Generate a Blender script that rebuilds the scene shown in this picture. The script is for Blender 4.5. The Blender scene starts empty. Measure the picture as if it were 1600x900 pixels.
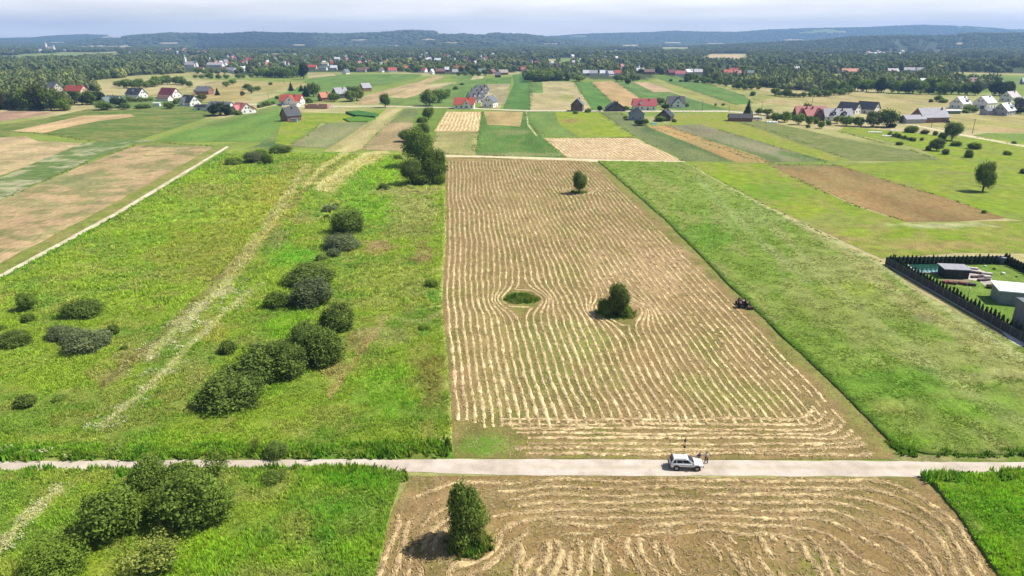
import bpy, bmesh, math, random
import numpy as np
from mathutils import Vector, Matrix
from mathutils.geometry import delaunay_2d_cdt
R = math.radians
SC = bpy.context.scene
COL = SC.collection
rng = np.random.default_rng(7)
random.seed(7)

# ------------------------------------------------------------------ camera, sky, sun, exposure
HC = 52.0                       # drone height in metres
FPX = 1067.0                    # focal length in photo pixels (24 mm on a 36 mm frame)
PITCH = math.atan2(388.0, FPX)
SP, CP = math.sin(PITCH), math.cos(PITCH)
cam = bpy.data.cameras.new('camera')
cam.sensor_width = 36; cam.lens = 36*FPX/1600; cam.clip_start = 1; cam.clip_end = 60000
camo = bpy.data.objects.new('camera', cam); COL.objects.link(camo)
camo.location = (0, 0, HC); camo.rotation_euler = (math.pi/2-PITCH, 0, 0)
SC.camera = camo

SUN_EL = R(53); SUN_AZ = R(82)          # azimuth measured clockwise from the view direction
w = bpy.data.worlds.new('World'); SC.world = w; w.use_nodes = True
nt = w.node_tree; nt.nodes.clear()
sky = nt.nodes.new('ShaderNodeTexSky'); sky.sky_type = 'NISHITA'; sky.sun_disc = False
sky.sun_elevation = SUN_EL; sky.sun_rotation = SUN_AZ; sky.altitude = 200
sky.air_density = 1.0; sky.dust_density = 1.2; sky.ozone_density = 1.5
bgn = nt.nodes.new('ShaderNodeBackground'); bgn.inputs[1].default_value = 0.072
out = nt.nodes.new('ShaderNodeOutputWorld')
tc = nt.nodes.new('ShaderNodeTexCoord')
mp = nt.nodes.new('ShaderNodeMapping'); mp.inputs['Scale'].default_value = (3.0, 3.0, 26.0)
cl = nt.nodes.new('ShaderNodeTexNoise'); cl.inputs['Scale'].default_value = 1.6; cl.inputs['Detail'].default_value = 6
cr = nt.nodes.new('ShaderNodeMapRange'); cr.inputs['From Min'].default_value = 0.36; cr.inputs['From Max'].default_value = 0.74
cr.inputs['To Min'].default_value = 0.36; cr.inputs['To Max'].default_value = 0.56
mixc = nt.nodes.new('ShaderNodeMix'); mixc.data_type = 'RGBA'
mixc.inputs[7].default_value = (24, 22.0, 21.2, 1)
nt.links.new(tc.outputs['Generated'], mp.inputs[0]); nt.links.new(mp.outputs[0], cl.inputs['Vector'])
nt.links.new(cl.outputs['Fac'], cr.inputs['Value'])
sx = nt.nodes.new('ShaderNodeSeparateXYZ'); nt.links.new(tc.outputs['Generated'], sx.inputs[0])     # cloud cover faded out overhead to lower the sky fill and deepen shadows
hi = nt.nodes.new('ShaderNodeMapRange'); hi.interpolation_type = 'SMOOTHSTEP'; hi.inputs['From Min'].default_value = 0.05; hi.inputs['From Max'].default_value = 0.30; hi.inputs['To Min'].default_value = 1.0; hi.inputs['To Max'].default_value = 0.03
nt.links.new(sx.outputs['Z'], hi.inputs['Value'])
mm = nt.nodes.new('ShaderNodeMath'); mm.operation = 'MULTIPLY'; nt.links.new(cr.outputs[0], mm.inputs[0]); nt.links.new(hi.outputs[0], mm.inputs[1]); nt.links.new(mm.outputs[0], mixc.inputs[0])
nt.links.new(sky.outputs[0], mixc.inputs[6]); nt.links.new(mixc.outputs[2], bgn.inputs[0])
nt.links.new(bgn.outputs[0], out.inputs[0])

sl = bpy.data.lights.new('sun', 'SUN'); sl.energy = 5.0; sl.angle = R(0.53); sl.color = (1.0, 0.95, 0.87)
slo = bpy.data.objects.new('sun', sl); COL.objects.link(slo); slo.location = (0, 0, 200)
sd = Vector((math.sin(SUN_AZ)*math.cos(SUN_EL), math.cos(SUN_AZ)*math.cos(SUN_EL), math.sin(SUN_EL)))
slo.rotation_euler = sd.to_track_quat('Z', 'Y').to_euler()

vs = SC.view_settings
vs.view_transform = 'Standard'; vs.look = 'None'; vs.exposure = 0.55; vs.gamma = 1; vs.use_curve_mapping = False
SC.cycles.max_bounces = 6; SC.cycles.diffuse_bounces = 2; SC.cycles.volume_bounces = 0
SC.cycles.transparent_max_bounces = 6; SC.cycles.use_denoising = True

# ------------------------------------------------------------------ the photograph's rays on the ground
def G(px, py, z=0.0):
    dx = (px-800.0)/FPX; dy = (450.0-py)/FPX
    t = (HC-z)/(SP-dy*CP)
    return np.array((t*dx, t*(CP+dy*SP), z))
def depth(py, z=0.0): return (HC-z)/(SP-(450.0-py)/FPX*CP)
def GA(pts): return np.array([G(*p)[:2] for p in pts])
def PX(x, y, z=0.0):            # ground point -> photo pixel (arrays)
    dz = z-HC
    dep = y*CP-dz*SP
    up = y*SP+dz*CP
    return 800+FPX*x/dep, 450-FPX*up/dep

# ------------------------------------------------------------------ noise
def _h(ix, iy, s):
    n = (ix.astype(np.int64)*374761393+iy.astype(np.int64)*668265263+s*1442695041) & 0xffffffff
    n = ((n ^ (n >> 13))*1274126177) & 0xffffffff
    return ((n ^ (n >> 16)) & 0xffff)/65535.0
def vn(x, y, s=0):
    x = np.asarray(x, float); y = np.asarray(y, float)
    ix = np.floor(x); iy = np.floor(y); fx = x-ix; fy = y-iy
    fx = fx*fx*(3-2*fx); fy = fy*fy*(3-2*fy)
    a = _h(ix, iy, s); b = _h(ix+1, iy, s); c = _h(ix, iy+1, s); d = _h(ix+1, iy+1, s)
    return (a*(1-fx)+b*fx)*(1-fy)+(c*(1-fx)+d*fx)*fy
def fbm(x, y, s=0, o=4):
    v = 0; a = 0.5; n = 0
    for k in range(o):
        v = v+a*vn(x*2**k+k*17.3, y*2**k+k*9.1, s+k); n += a; a *= 0.5
    return v/n
def sst(v, a, b):
    t = np.clip((v-a)/(b-a), 0, 1); return t*t*(3-2*t)
def inpoly(px, py, poly):
    px = np.asarray(px); py = np.asarray(py); r = np.zeros(px.shape, bool); n = len(poly)
    for i in range(n):
        x1, y1 = poly[i]; x2, y2 = poly[(i+1) % n]
        if y1 == y2: continue
        c = ((y1 > py) != (y2 > py)) & (px < (x2-x1)*(py-y1)/(y2-y1)+x1)
        r ^= c
    return r
def segd(px, py, pl):
    d = np.full(np.shape(px), 1e9)
    for (x1, y1), (x2, y2) in zip(pl[:-1], pl[1:]):
        vx, vy = x2-x1, y2-y1
        t = np.clip(((px-x1)*vx+(py-y1)*vy)/(vx*vx+vy*vy+1e-9), 0, 1)
        d = np.minimum(d, np.hypot(px-x1-t*vx, py-y1-t*vy))
    return d

ORD = 'first second third fourth fifth sixth seventh eighth ninth tenth eleventh twelfth thirteenth fourteenth fifteenth sixteenth seventeenth eighteenth nineteenth twentieth'.split()
def nth(i):
    if i < 20: return ORD[i]
    t, u = divmod(i+1, 10); tn = {2: 'twent', 3: 'thirt', 4: 'fort', 5: 'fift'}[t]
    return tn+'ieth' if u == 0 else tn+'y '+ORD[u-1]
# ------------------------------------------------------------------ objects
def link(o): COL.objects.link(o); return o
def tag(o, label=None, cat=None, group=None, kind=None):
    if label: o['label'] = label
    if cat: o['category'] = cat
    if group: o['group'] = group
    if kind: o['kind'] = kind
    return o
def thing(name, label, cat, loc=(0, 0, 0), rz=0, group=None):
    o = link(bpy.data.objects.new(name, None)); o.location = loc; o.rotation_euler = (0, 0, rz)
    o.empty_display_size = 0.5
    return tag(o, label, cat, group)
def mobj(name, me, mat=None, parent=None, loc=None, rz=None, scl=None):
    o = link(bpy.data.objects.new(name, me))
    if parent is not None: o.parent = parent
    if loc is not None: o.location = loc
    if rz is not None: o.rotation_euler = (0, 0, rz)
    if scl is not None: o.scale = scl
    if mat is not None:
        if len(me.materials) == 0: me.materials.append(mat)
        elif me.materials[0] != mat:
            o.material_slots[0].link = 'OBJECT'; o.material_slots[0].material = mat
    return o
def npmesh(name, v, f, smooth=False):
    v = np.asarray(v, np.float32); f = np.asarray(f, np.int32)
    me = bpy.data.meshes.new(name); k = f.shape[1]
    me.vertices.add(len(v)); me.vertices.foreach_set('co', v.ravel())
    me.loops.add(f.size); me.loops.foreach_set('vertex_index', f.ravel())
    me.polygons.add(len(f)); me.polygons.foreach_set('loop_start', np.arange(0, f.size, k, dtype=np.int32))
    me.polygons.foreach_set('loop_total', np.full(len(f), k, np.int32))
    if smooth: me.polygons.foreach_set('use_smooth', np.ones(len(f), bool))
    me.update(calc_edges=True)
    return me
def setcol(me, c, name='tint'):
    c = np.asarray(c, np.float32)
    if c.shape[1] == 3: c = np.concatenate([c, np.ones((len(c), 1), np.float32)], 1)
    a = me.attributes.new(name, 'FLOAT_COLOR', 'POINT'); a.data.foreach_set('color', c.ravel())
class MB:                       # collects simple solids into one mesh
    def __init__(s): s.v = []; s.f = []
    def add(s, vs, fs):
        b = len(s.v); s.v += [tuple(map(float, p)) for p in vs]; s.f += [tuple(b+i for i in q) for q in fs]; return s
    def box(s, c, d, rz=0, taper=1.0):
        x, y, z = d[0]/2, d[1]/2, d[2]/2; t = taper
        p = [(-x, -y, -z), (x, -y, -z), (x, y, -z), (-x, y, -z), (-x*t, -y*t, z), (x*t, -y*t, z), (x*t, y*t, z), (-x*t, y*t, z)]
        ca, sa = math.cos(rz), math.sin(rz)
        p = [(a*ca-b*sa+c[0], a*sa+b*ca+c[1], e+c[2]) for a, b, e in p]
        return s.add(p, [(0, 3, 2, 1), (4, 5, 6, 7), (0, 1, 5, 4), (1, 2, 6, 5), (2, 3, 7, 6), (3, 0, 4, 7)])
    def tube(s, a, b, r0, r1=None, n=8):
        r1 = r0 if r1 is None else r1
        a = Vector(a); b = Vector(b); q = (b-a).to_track_quat('Z', 'Y')
        vs = []
        for p, r in ((a, r0), (b, r1)):
            for i in range(n):
                an = 2*math.pi*i/n; vs.append(p+q@Vector((r*math.cos(an), r*math.sin(an), 0)))
        fs = [(i, (i+1) % n, n+(i+1) % n, n+i) for i in range(n)]+[tuple(range(n-1, -1, -1)), tuple(range(n, 2*n))]
        return s.add(vs, fs)
    def prism(s, prof, axis, a, b):     # profile polygon extruded along an axis 0/1
        n = len(prof)
        mk = (lambda t, u, z: (t, u, z)) if axis == 0 else (lambda t, u, z: (u, t, z))
        vs = [mk(a, u, z) for u, z in prof]+[mk(b, u, z) for u, z in prof]
        fs = [(i, (i+1) % n, n+(i+1) % n, n+i) for i in range(n)]+[tuple(range(n-1, -1, -1)), tuple(range(n, 2*n))]
        return s.add(vs, fs)
    def lathe(s, prof, c=(0, 0, 0), axis='z', n=20):
        vs = []
        for r, h in prof:
            for i in range(n):
                a = 2*math.pi*i/n
                p = (r*math.cos(a), r*math.sin(a), h) if axis == 'z' else ((r*math.cos(a), h, r*math.sin(a)) if axis == 'y' else (h, r*math.cos(a), r*math.sin(a)))
                vs.append((p[0]+c[0], p[1]+c[1], p[2]+c[2]))
        m = len(prof)
        fs = [(k*n+i, k*n+(i+1) % n, (k+1)*n+(i+1) % n, (k+1)*n+i) for k in range(m-1) for i in range(n)]
        return s.add(vs, fs)
    def mesh(s, name, smooth=False):
        me = bpy.data.meshes.new(name); me.from_pydata(s.v, [], s.f)
        bm = bmesh.new(); bm.from_mesh(me); bmesh.ops.recalc_face_normals(bm, faces=bm.faces); bm.to_mesh(me); bm.free()
        if smooth: me.polygons.foreach_set('use_smooth', np.ones(len(me.polygons), bool))
        return me
    def build(s, name, mat, parent=None, smooth=False, loc=None, rz=None):
        return mobj(name, s.mesh(name, smooth), mat, parent, loc, rz)

# ------------------------------------------------------------------ materials
def newmat(name):
    m = bpy.data.materials.new(name); m.use_nodes = True; n = m.node_tree
    return m, n, n.nodes['Principled BSDF']
def nd(n, t, **k):
    x = n.nodes.new(t)
    for a, b in k.items(): setattr(x, a, b)
    return x
def plain(name, col, rough=0.7, metal=0.0, var=0.25, scale=3.0, bump=0.0, spec=0.3):
    m, n, b = newmat(name)
    tcn = nd(n, 'ShaderNodeTexCoord'); no = nd(n, 'ShaderNodeTexNoise'); no.inputs['Scale'].default_value = scale; no.inputs['Detail'].default_value = 5
    mr = nd(n, 'ShaderNodeMapRange'); mr.inputs['To Min'].default_value = 1-var; mr.inputs['To Max'].default_value = 1+var
    mr.inputs['From Min'].default_value = .3; mr.inputs['From Max'].default_value = .7
    mx = nd(n, 'ShaderNodeVectorMath', operation='SCALE'); mx.inputs[0].default_value = col[:3]
    n.links.new(tcn.outputs['Object'], no.inputs['Vector']); n.links.new(no.outputs['Fac'], mr.inputs['Value'])
    n.links.new(mr.outputs[0], mx.inputs['Scale']); n.links.new(mx.outputs[0], b.inputs['Base Color'])
    b.inputs['Roughness'].default_value = rough; b.inputs['Metallic'].default_value = metal
    b.inputs['Specular IOR Level'].default_value = spec
    if bump:
        bp = nd(n, 'ShaderNodeBump'); bp.inputs['Strength'].default_value = bump; bp.inputs['Distance'].default_value = 0.05
        n.links.new(no.outputs['Fac'], bp.inputs['Height']); n.links.new(bp.outputs[0], b.inputs['Normal'])
    return m
def ridged(name, col, axis, freq, depth_=0.25, rough=0.6, var=0.2):    # roof courses, bricks rows, cladding ribs
    m = plain(name, col, rough, var=var, scale=1.2); n = m.node_tree; b = n.nodes['Principled BSDF']
    tcn = nd(n, 'ShaderNodeTexCoord'); wv = nd(n, 'ShaderNodeTexWave'); wv.bands_direction = axis
    wv.inputs['Scale'].default_value = freq; wv.inputs['Distortion'].default_value = 0.2
    bp = nd(n, 'ShaderNodeBump'); bp.inputs['Strength'].default_value = depth_; bp.inputs['Distance'].default_value = 0.06
    n.links.new(tcn.outputs['Object'], wv.inputs['Vector']); n.links.new(wv.outputs['Fac'], bp.inputs['Height'])
    n.links.new(bp.outputs[0], b.inputs['Normal'])
    return m
def ground_mat(name, fine=2.2, mid=0.35, contrast=0.45, bump=0.6, dist=0.25, stretch=None, angle=0.0, alt=None, altamt=0.0):
    m, n, b = newmat(name)
    at = nd(n, 'ShaderNodeAttribute'); at.attribute_name = 'tint'
    geo = nd(n, 'ShaderNodeNewGeometry')
    mpn = nd(n, 'ShaderNodeMapping'); mpn.inputs['Rotation'].default_value = (0, 0, angle)
    if stretch: mpn.inputs['Scale'].default_value = (1, 1/stretch, 1)
    n.links.new(geo.outputs['Position'], mpn.inputs['Vector'])
    n1 = nd(n, 'ShaderNodeTexNoise'); n1.inputs['Scale'].default_value = fine; n1.inputs['Detail'].default_value = 6; n1.inputs['Roughness'].default_value = 0.7
    n2 = nd(n, 'ShaderNodeTexNoise'); n2.inputs['Scale'].default_value = mid; n2.inputs['Detail'].default_value = 4
    n.links.new(mpn.outputs[0], n1.inputs['Vector']); n.links.new(mpn.outputs[0], n2.inputs['Vector'])
    m1 = nd(n, 'ShaderNodeMapRange'); m1.inputs['From Min'].default_value = .3; m1.inputs['From Max'].default_value = .7
    m1.inputs['To Min'].default_value = 1-contrast; m1.inputs['To Max'].default_value = 1+contrast
    m2 = nd(n, 'ShaderNodeMapRange'); m2.inputs['From Min'].default_value = .3; m2.inputs['From Max'].default_value = .7
    m2.inputs['To Min'].default_value = 1-contrast*.6; m2.inputs['To Max'].default_value = 1+contrast*.6
    n.links.new(n1.outputs['Fac'], m1.inputs['Value']); n.links.new(n2.outputs['Fac'], m2.inputs['Value'])
    mu = nd(n, 'ShaderNodeMath', operation='MULTIPLY'); n.links.new(m1.outputs[0], mu.inputs[0]); n.links.new(m2.outputs[0], mu.inputs[1])
    sc = nd(n, 'ShaderNodeVectorMath', operation='SCALE'); n.links.new(mu.outputs[0], sc.inputs['Scale'])
    src = at.outputs['Color']
    if alt:
        n3 = nd(n, 'ShaderNodeTexNoise'); n3.inputs['Scale'].default_value = mid*3.1; n3.inputs['Detail'].default_value = 5
        n.links.new(mpn.outputs[0], n3.inputs['Vector'])
        m3 = nd(n, 'ShaderNodeMapRange'); m3.inputs['From Min'].default_value = .48; m3.inputs['From Max'].default_value = .68; m3.inputs['To Max'].default_value = altamt
        n.links.new(n3.outputs['Fac'], m3.inputs['Value'])
        mx = nd(n, 'ShaderNodeMix', data_type='RGBA'); mx.inputs[7].default_value = (*alt, 1)
        n.links.new(m3.outputs[0], mx.inputs[0]); n.links.new(src, mx.inputs[6]); src = mx.outputs[2]
    n.links.new(src, sc.inputs[0]); n.links.new(sc.outputs[0], b.inputs['Base Color'])
    b.inputs['Roughness'].default_value = 0.95; b.inputs['Specular IOR Level'].default_value = 0.1
    bp = nd(n, 'ShaderNodeBump'); bp.inputs['Strength'].default_value = bump; bp.inputs['Distance'].default_value = dist
    n.links.new(n1.outputs['Fac'], bp.inputs['Height']); n.links.new(bp.outputs[0], b.inputs['Normal'])
    return m
def leaf_mat(name, a, bcol, trans=0.36, attr='GEOMETRY'):
    m, n, b = newmat(name)
    at = nd(n, 'ShaderNodeAttribute'); at.attribute_name = 'tint'; at.attribute_type = attr
    oi = nd(n, 'ShaderNodeObjectInfo')
    sep = nd(n, 'ShaderNodeSeparateColor'); n.links.new(at.outputs['Color'], sep.inputs[0])
    mx = nd(n, 'ShaderNodeMix', data_type='RGBA'); mx.inputs[6].default_value = (*a, 1); mx.inputs[7].default_value = (*bcol, 1)
    n.links.new(sep.outputs[0], mx.inputs[0])
    mr = nd(n, 'ShaderNodeMapRange'); mr.inputs['To Min'].default_value = .8; mr.inputs['To Max'].default_value = 1.2
    n.links.new(oi.outputs['Random'], mr.inputs['Value'])
    sc = nd(n, 'ShaderNodeVectorMath', operation='SCALE'); n.links.new(mx.outputs[2], sc.inputs[0]); n.links.new(mr.outputs[0], sc.inputs['Scale'])
    n.links.new(sc.outputs[0], b.inputs['Base Color']); b.inputs['Roughness'].default_value = .8; b.inputs['Specular IOR Level'].default_value = .04
    tr = nd(n, 'ShaderNodeBsdfTranslucent'); n.links.new(sc.outputs[0], tr.inputs[0])
    ms = nd(n, 'ShaderNodeMixShader'); ms.inputs[0].default_value = trans
    n.links.new(b.outputs[0], ms.inputs[1]); n.links.new(tr.outputs[0], ms.inputs[2])
    n.links.new(ms.outputs[0], n.nodes['Material Output'].inputs[0])
    return m
def tint_mat(name, trans=0.3, attr='GEOMETRY', rough=.7):
    m, n, b = newmat(name)
    at = nd(n, 'ShaderNodeAttribute'); at.attribute_name = 'tint'; at.attribute_type = attr
    n.links.new(at.outputs['Color'], b.inputs['Base Color']); b.inputs['Roughness'].default_value = rough; b.inputs['Specular IOR Level'].default_value = .15
    if trans:
        tr = nd(n, 'ShaderNodeBsdfTranslucent'); n.links.new(at.outputs['Color'], tr.inputs[0])
        ms = nd(n, 'ShaderNodeMixShader'); ms.inputs[0].default_value = trans
        n.links.new(b.outputs[0], ms.inputs[1]); n.links.new(tr.outputs[0], ms.inputs[2])
        n.links.new(ms.outputs[0], n.nodes['Material Output'].inputs[0])
    return m
# ================================================================== TERRAIN
LIME = (.21, .31, .012); GRASS = (.115, .215, .02); DGREEN = (.055, .145, .018); OLIVE = (.23, .22, .045)
TAN = (.45, .325, .165); PALETAN = (.50, .41, .22); ORANGE = (.42, .255, .095); PINKB = (.27, .165, .115)
HAY = (.60, .47, .26); STUB = (.27, .195, .085); GREYG = (.20, .23, .10); WHITE = (.62, .60, .38)
RIDGES = [  # forward distance, front width, back width, silhouette in the photo (x, y)
    (9000, 2600, 2500, [(-400, 60), (0, 60), (50, 59), (90, 55.5), (140, 54), (178, 56), (220, 58), (300, 62), (400, 66)]),
    (6300, 1900, 1800, [(100, 66), (150, 60), (200, 56), (265, 51.5), (350, 53), (400, 50), (450, 51.5), (540, 53), (600, 50.5), (640, 47), (680, 49.5), (720, 52), (780, 52), (820, 53.5), (850, 57), (880, 61), (960, 67), (1100, 70)]),
    (9300, 2800, 2500, [(760, 66), (860, 57), (920, 53), (960, 52), (1020, 50.5), (1050, 48.5), (1100, 50), (1150, 50.5), (1200, 46.5), (1260, 44.5), (1350, 43), (1400, 40.5), (1440, 39.5), (1500, 41), (1560, 45), (1600, 47), (1800, 46), (2100, 48)]),
    (4300, 1300, 1500, [(1000, 76), (1100, 72), (1200, 67), (1290, 62.5), (1330, 58), (1400, 55.5), (1480, 56), (1510, 52.5), (1600, 52), (1800, 53), (2100, 55)]),
    (4600, 700, 900, [(310, 80), (340, 72), (380, 67.5), (430, 69), (480, 75), (520, 73), (600, 72), (640, 66), (700, 62), (760, 64), (830, 70), (900, 78)])]
def hz(x, y):
    x = np.asarray(x, float); y = np.asarray(y, float); h = np.zeros(x.shape)
    ys = np.maximum(y, 1.0); p0 = 800+FPX*(x/ys)/CP
    for Y0, wf, wb, pl in RIDGES:
        a = np.array(pl, float)
        k = (450-np.interp(p0, a[:, 0], a[:, 1]))/FPX
        top = HC+Y0*(k*CP-SP)/(CP+k*SP)
        d = (y-Y0)
        g = np.where(d < 0, 1-np.clip(-d/wf, 0, 1), 1-np.clip(d/wb, 0, 1)); g = g*g*(3-2*g)
        rough_ = 1-.45*(1-g)*fbm(x/520, y/520, 5, 4)
        h = np.maximum(h, np.where(y > 500, np.maximum(top-9, 0)*g*rough_, 0))
    return h
WOODS = [  # wooded ground on the plain, outlined on the photograph
    [(-300, 178), (0, 171), (55, 171), (105, 168), (118, 150), (160, 140), (60, 132), (-300, 134)],
    [(-300, 134), (100, 134), (140, 126), (230, 119), (300, 114), (330, 104), (300, 93), (150, 90), (-300, 92)],
    [(290, 106), (340, 113), (420, 121), (445, 122), (470, 114), (540, 112), (600, 111), (690, 116), (790, 114), (812, 112), (822, 126), (880, 126), (900, 122), (960, 124), (1010, 124), (1030, 116),
     (1090, 126), (1180, 137), (1200, 124), (1300, 138), (1290, 116), (1380, 115), (1440, 118), (1500, 112), (1600, 116), (2000, 118), (2000, 70), (290, 70)],
    [(-300, 82), (60, 82), (170, 78), (200, 88), (290, 106), (300, 70), (-300, 74)],
    [(1060, 118), (1100, 124), (1230, 140), (1290, 142), (1290, 128), (1200, 116)],
    [(1250, 128), (1300, 130), (1310, 141), (1260, 144)],
    [(1300, 137), (1370, 136), (1500, 141), (1530, 143), (1560, 132), (1480, 126), (1440, 118), (1400, 124), (1310, 126)]]
CLEAR = [   # clearings in those woods
    [(-300, 86), (0, 87), (80, 86), (185, 80), (182, 89), (60, 95), (-300, 95)], [(1088, 92), (1112, 84), (1168, 84), (1172, 99), (1090, 99)], [(940, 79), (1010, 79), (1005, 86), (945, 86)], [(1030, 74), (1080, 74), (1078, 82), (1032, 82)], [(1180, 96), (1290, 93), (1285, 99), (1180, 101)],
    [(850, 92), (930, 91), (925, 97), (855, 98)], [(600, 92), (650, 90), (655, 96), (600, 97)], [(400, 84), (470, 83), (465, 89), (400, 90)], [(1480, 92), (1700, 91), (1700, 97), (1490, 98)],
    [(-300, 86), (0, 86), (60, 84), (140, 82), (185, 79), (180, 84), (60, 90), (-300, 90)],
    [(1095, 92), (1110, 86), (1150, 85), (1163, 88), (1150, 92), (1120, 91)],
    [(1330, 126), (1300, 122), (1290, 115), (1440, 116), (1450, 124)],
    [(1480, 126), (1490, 119), (1700, 121), (1700, 136), (1560, 132)],
    [(200, 90), (290, 86), (330, 89), (300, 92)], [(1280, 91), (1300, 82), (1420, 82), (1480, 84), (1470, 88), (1380, 89)],
    [(560, 104), (600, 100), (640, 103), (600, 107)], [(870, 103), (930, 101), (940, 106), (880, 108)]]
HILLP = [(175, 58, 18, 1.6), (170, 72.5, 44, 2), (265, 67, 16, 1.4), (415, 73.5, 15, 1.4), (470, 70, 12, 1.3), (700, 51.8, 18, 1.5), (745, 52, 20, 1.5), (672, 61.5, 16, 1.4), (704, 66, 12, 1.4), (985, 71, 16, 2), (1052, 66.5, 15, 1.8), (785, 78, 18, 1.8), (1120, 68, 15, 1.4), (90, 66, 14, 1.2), (560, 62, 14, 1.2), (1240, 62, 16, 1.4), (1380, 66, 18, 1.5), (1500, 68, 14, 1.3), (620, 71, 16, 1.3), (860, 68, 14, 1.3)]
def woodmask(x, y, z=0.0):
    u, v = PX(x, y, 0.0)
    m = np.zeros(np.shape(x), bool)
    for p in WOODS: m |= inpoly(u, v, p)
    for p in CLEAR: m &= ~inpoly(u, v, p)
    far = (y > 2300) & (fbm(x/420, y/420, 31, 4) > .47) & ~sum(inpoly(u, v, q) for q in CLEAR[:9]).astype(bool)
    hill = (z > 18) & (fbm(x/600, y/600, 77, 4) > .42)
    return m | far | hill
def terr(name, r0, r1, nr, az0, az1, na, hills):
    rr = np.geomspace(r0, r1, nr); aa = np.linspace(az0, az1, na)
    A, Rr = np.meshgrid(aa, rr); x = Rr*np.sin(A); y = Rr*np.cos(A)
    z = hz(x, y) if hills else np.zeros_like(x)
    c = np.empty(x.shape+(3,))
    n1 = fbm(x/60, y/60, 3)[..., None]; n2 = fbm(x/260, y/200, 9)[..., None]
    c[:] = np.array(GRASS)*(1-n1)+np.array((.19, .22, .05))*n1
    c = c*(1-sst(n2, .5, .62)*.8)+np.array(PALETAN)*.8*sst(n2, .5, .62)*.8
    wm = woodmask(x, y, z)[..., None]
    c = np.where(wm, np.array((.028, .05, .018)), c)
    if hills:
        u, v = PX(x, y, z)
        for (cx, cy, rx, ry) in HILLP:
            e = np.exp(-(((u-cx)/rx)**4+((v-cy)/ry)**4))[..., None]
            c = c*(1-e)+np.array((.42, .36, .22))*e
    idx = np.arange(nr*na).reshape(nr, na)
    f = np.stack([idx[:-1, :-1], idx[1:, :-1], idx[1:, 1:], idx[:-1, 1:]], -1).reshape(-1, 4)[:, ::-1]
    v = np.stack([x, y, z], -1).reshape(-1, 3)
    if not hills:           # close the middle
        v = np.vstack([v, [[0, 0, 0]]])
        c = np.vstack([c.reshape(-1, 3), [GRASS]])
        me = bpy.data.meshes.new(name)
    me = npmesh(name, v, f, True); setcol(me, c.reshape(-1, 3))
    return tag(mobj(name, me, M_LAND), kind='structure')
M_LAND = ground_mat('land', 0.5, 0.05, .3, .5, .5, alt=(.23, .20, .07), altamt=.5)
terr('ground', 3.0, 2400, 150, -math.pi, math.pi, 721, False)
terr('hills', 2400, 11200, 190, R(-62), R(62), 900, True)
mb = MB(); mb.v = []    # the rest of the plain, behind the camera and to the sides
aa = np.linspace(R(62), R(298), 60)
vv = [(r*math.sin(a), r*math.cos(a), 0) for r in (2400, 11200) for a in aa]
me = npmesh('plain', vv, [(i, i+1, 60+i+1, 60+i) for i in range(59)]); setcol(me, [GRASS]*120)
tag(mobj('plain', me, M_LAND), kind='structure')

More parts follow.
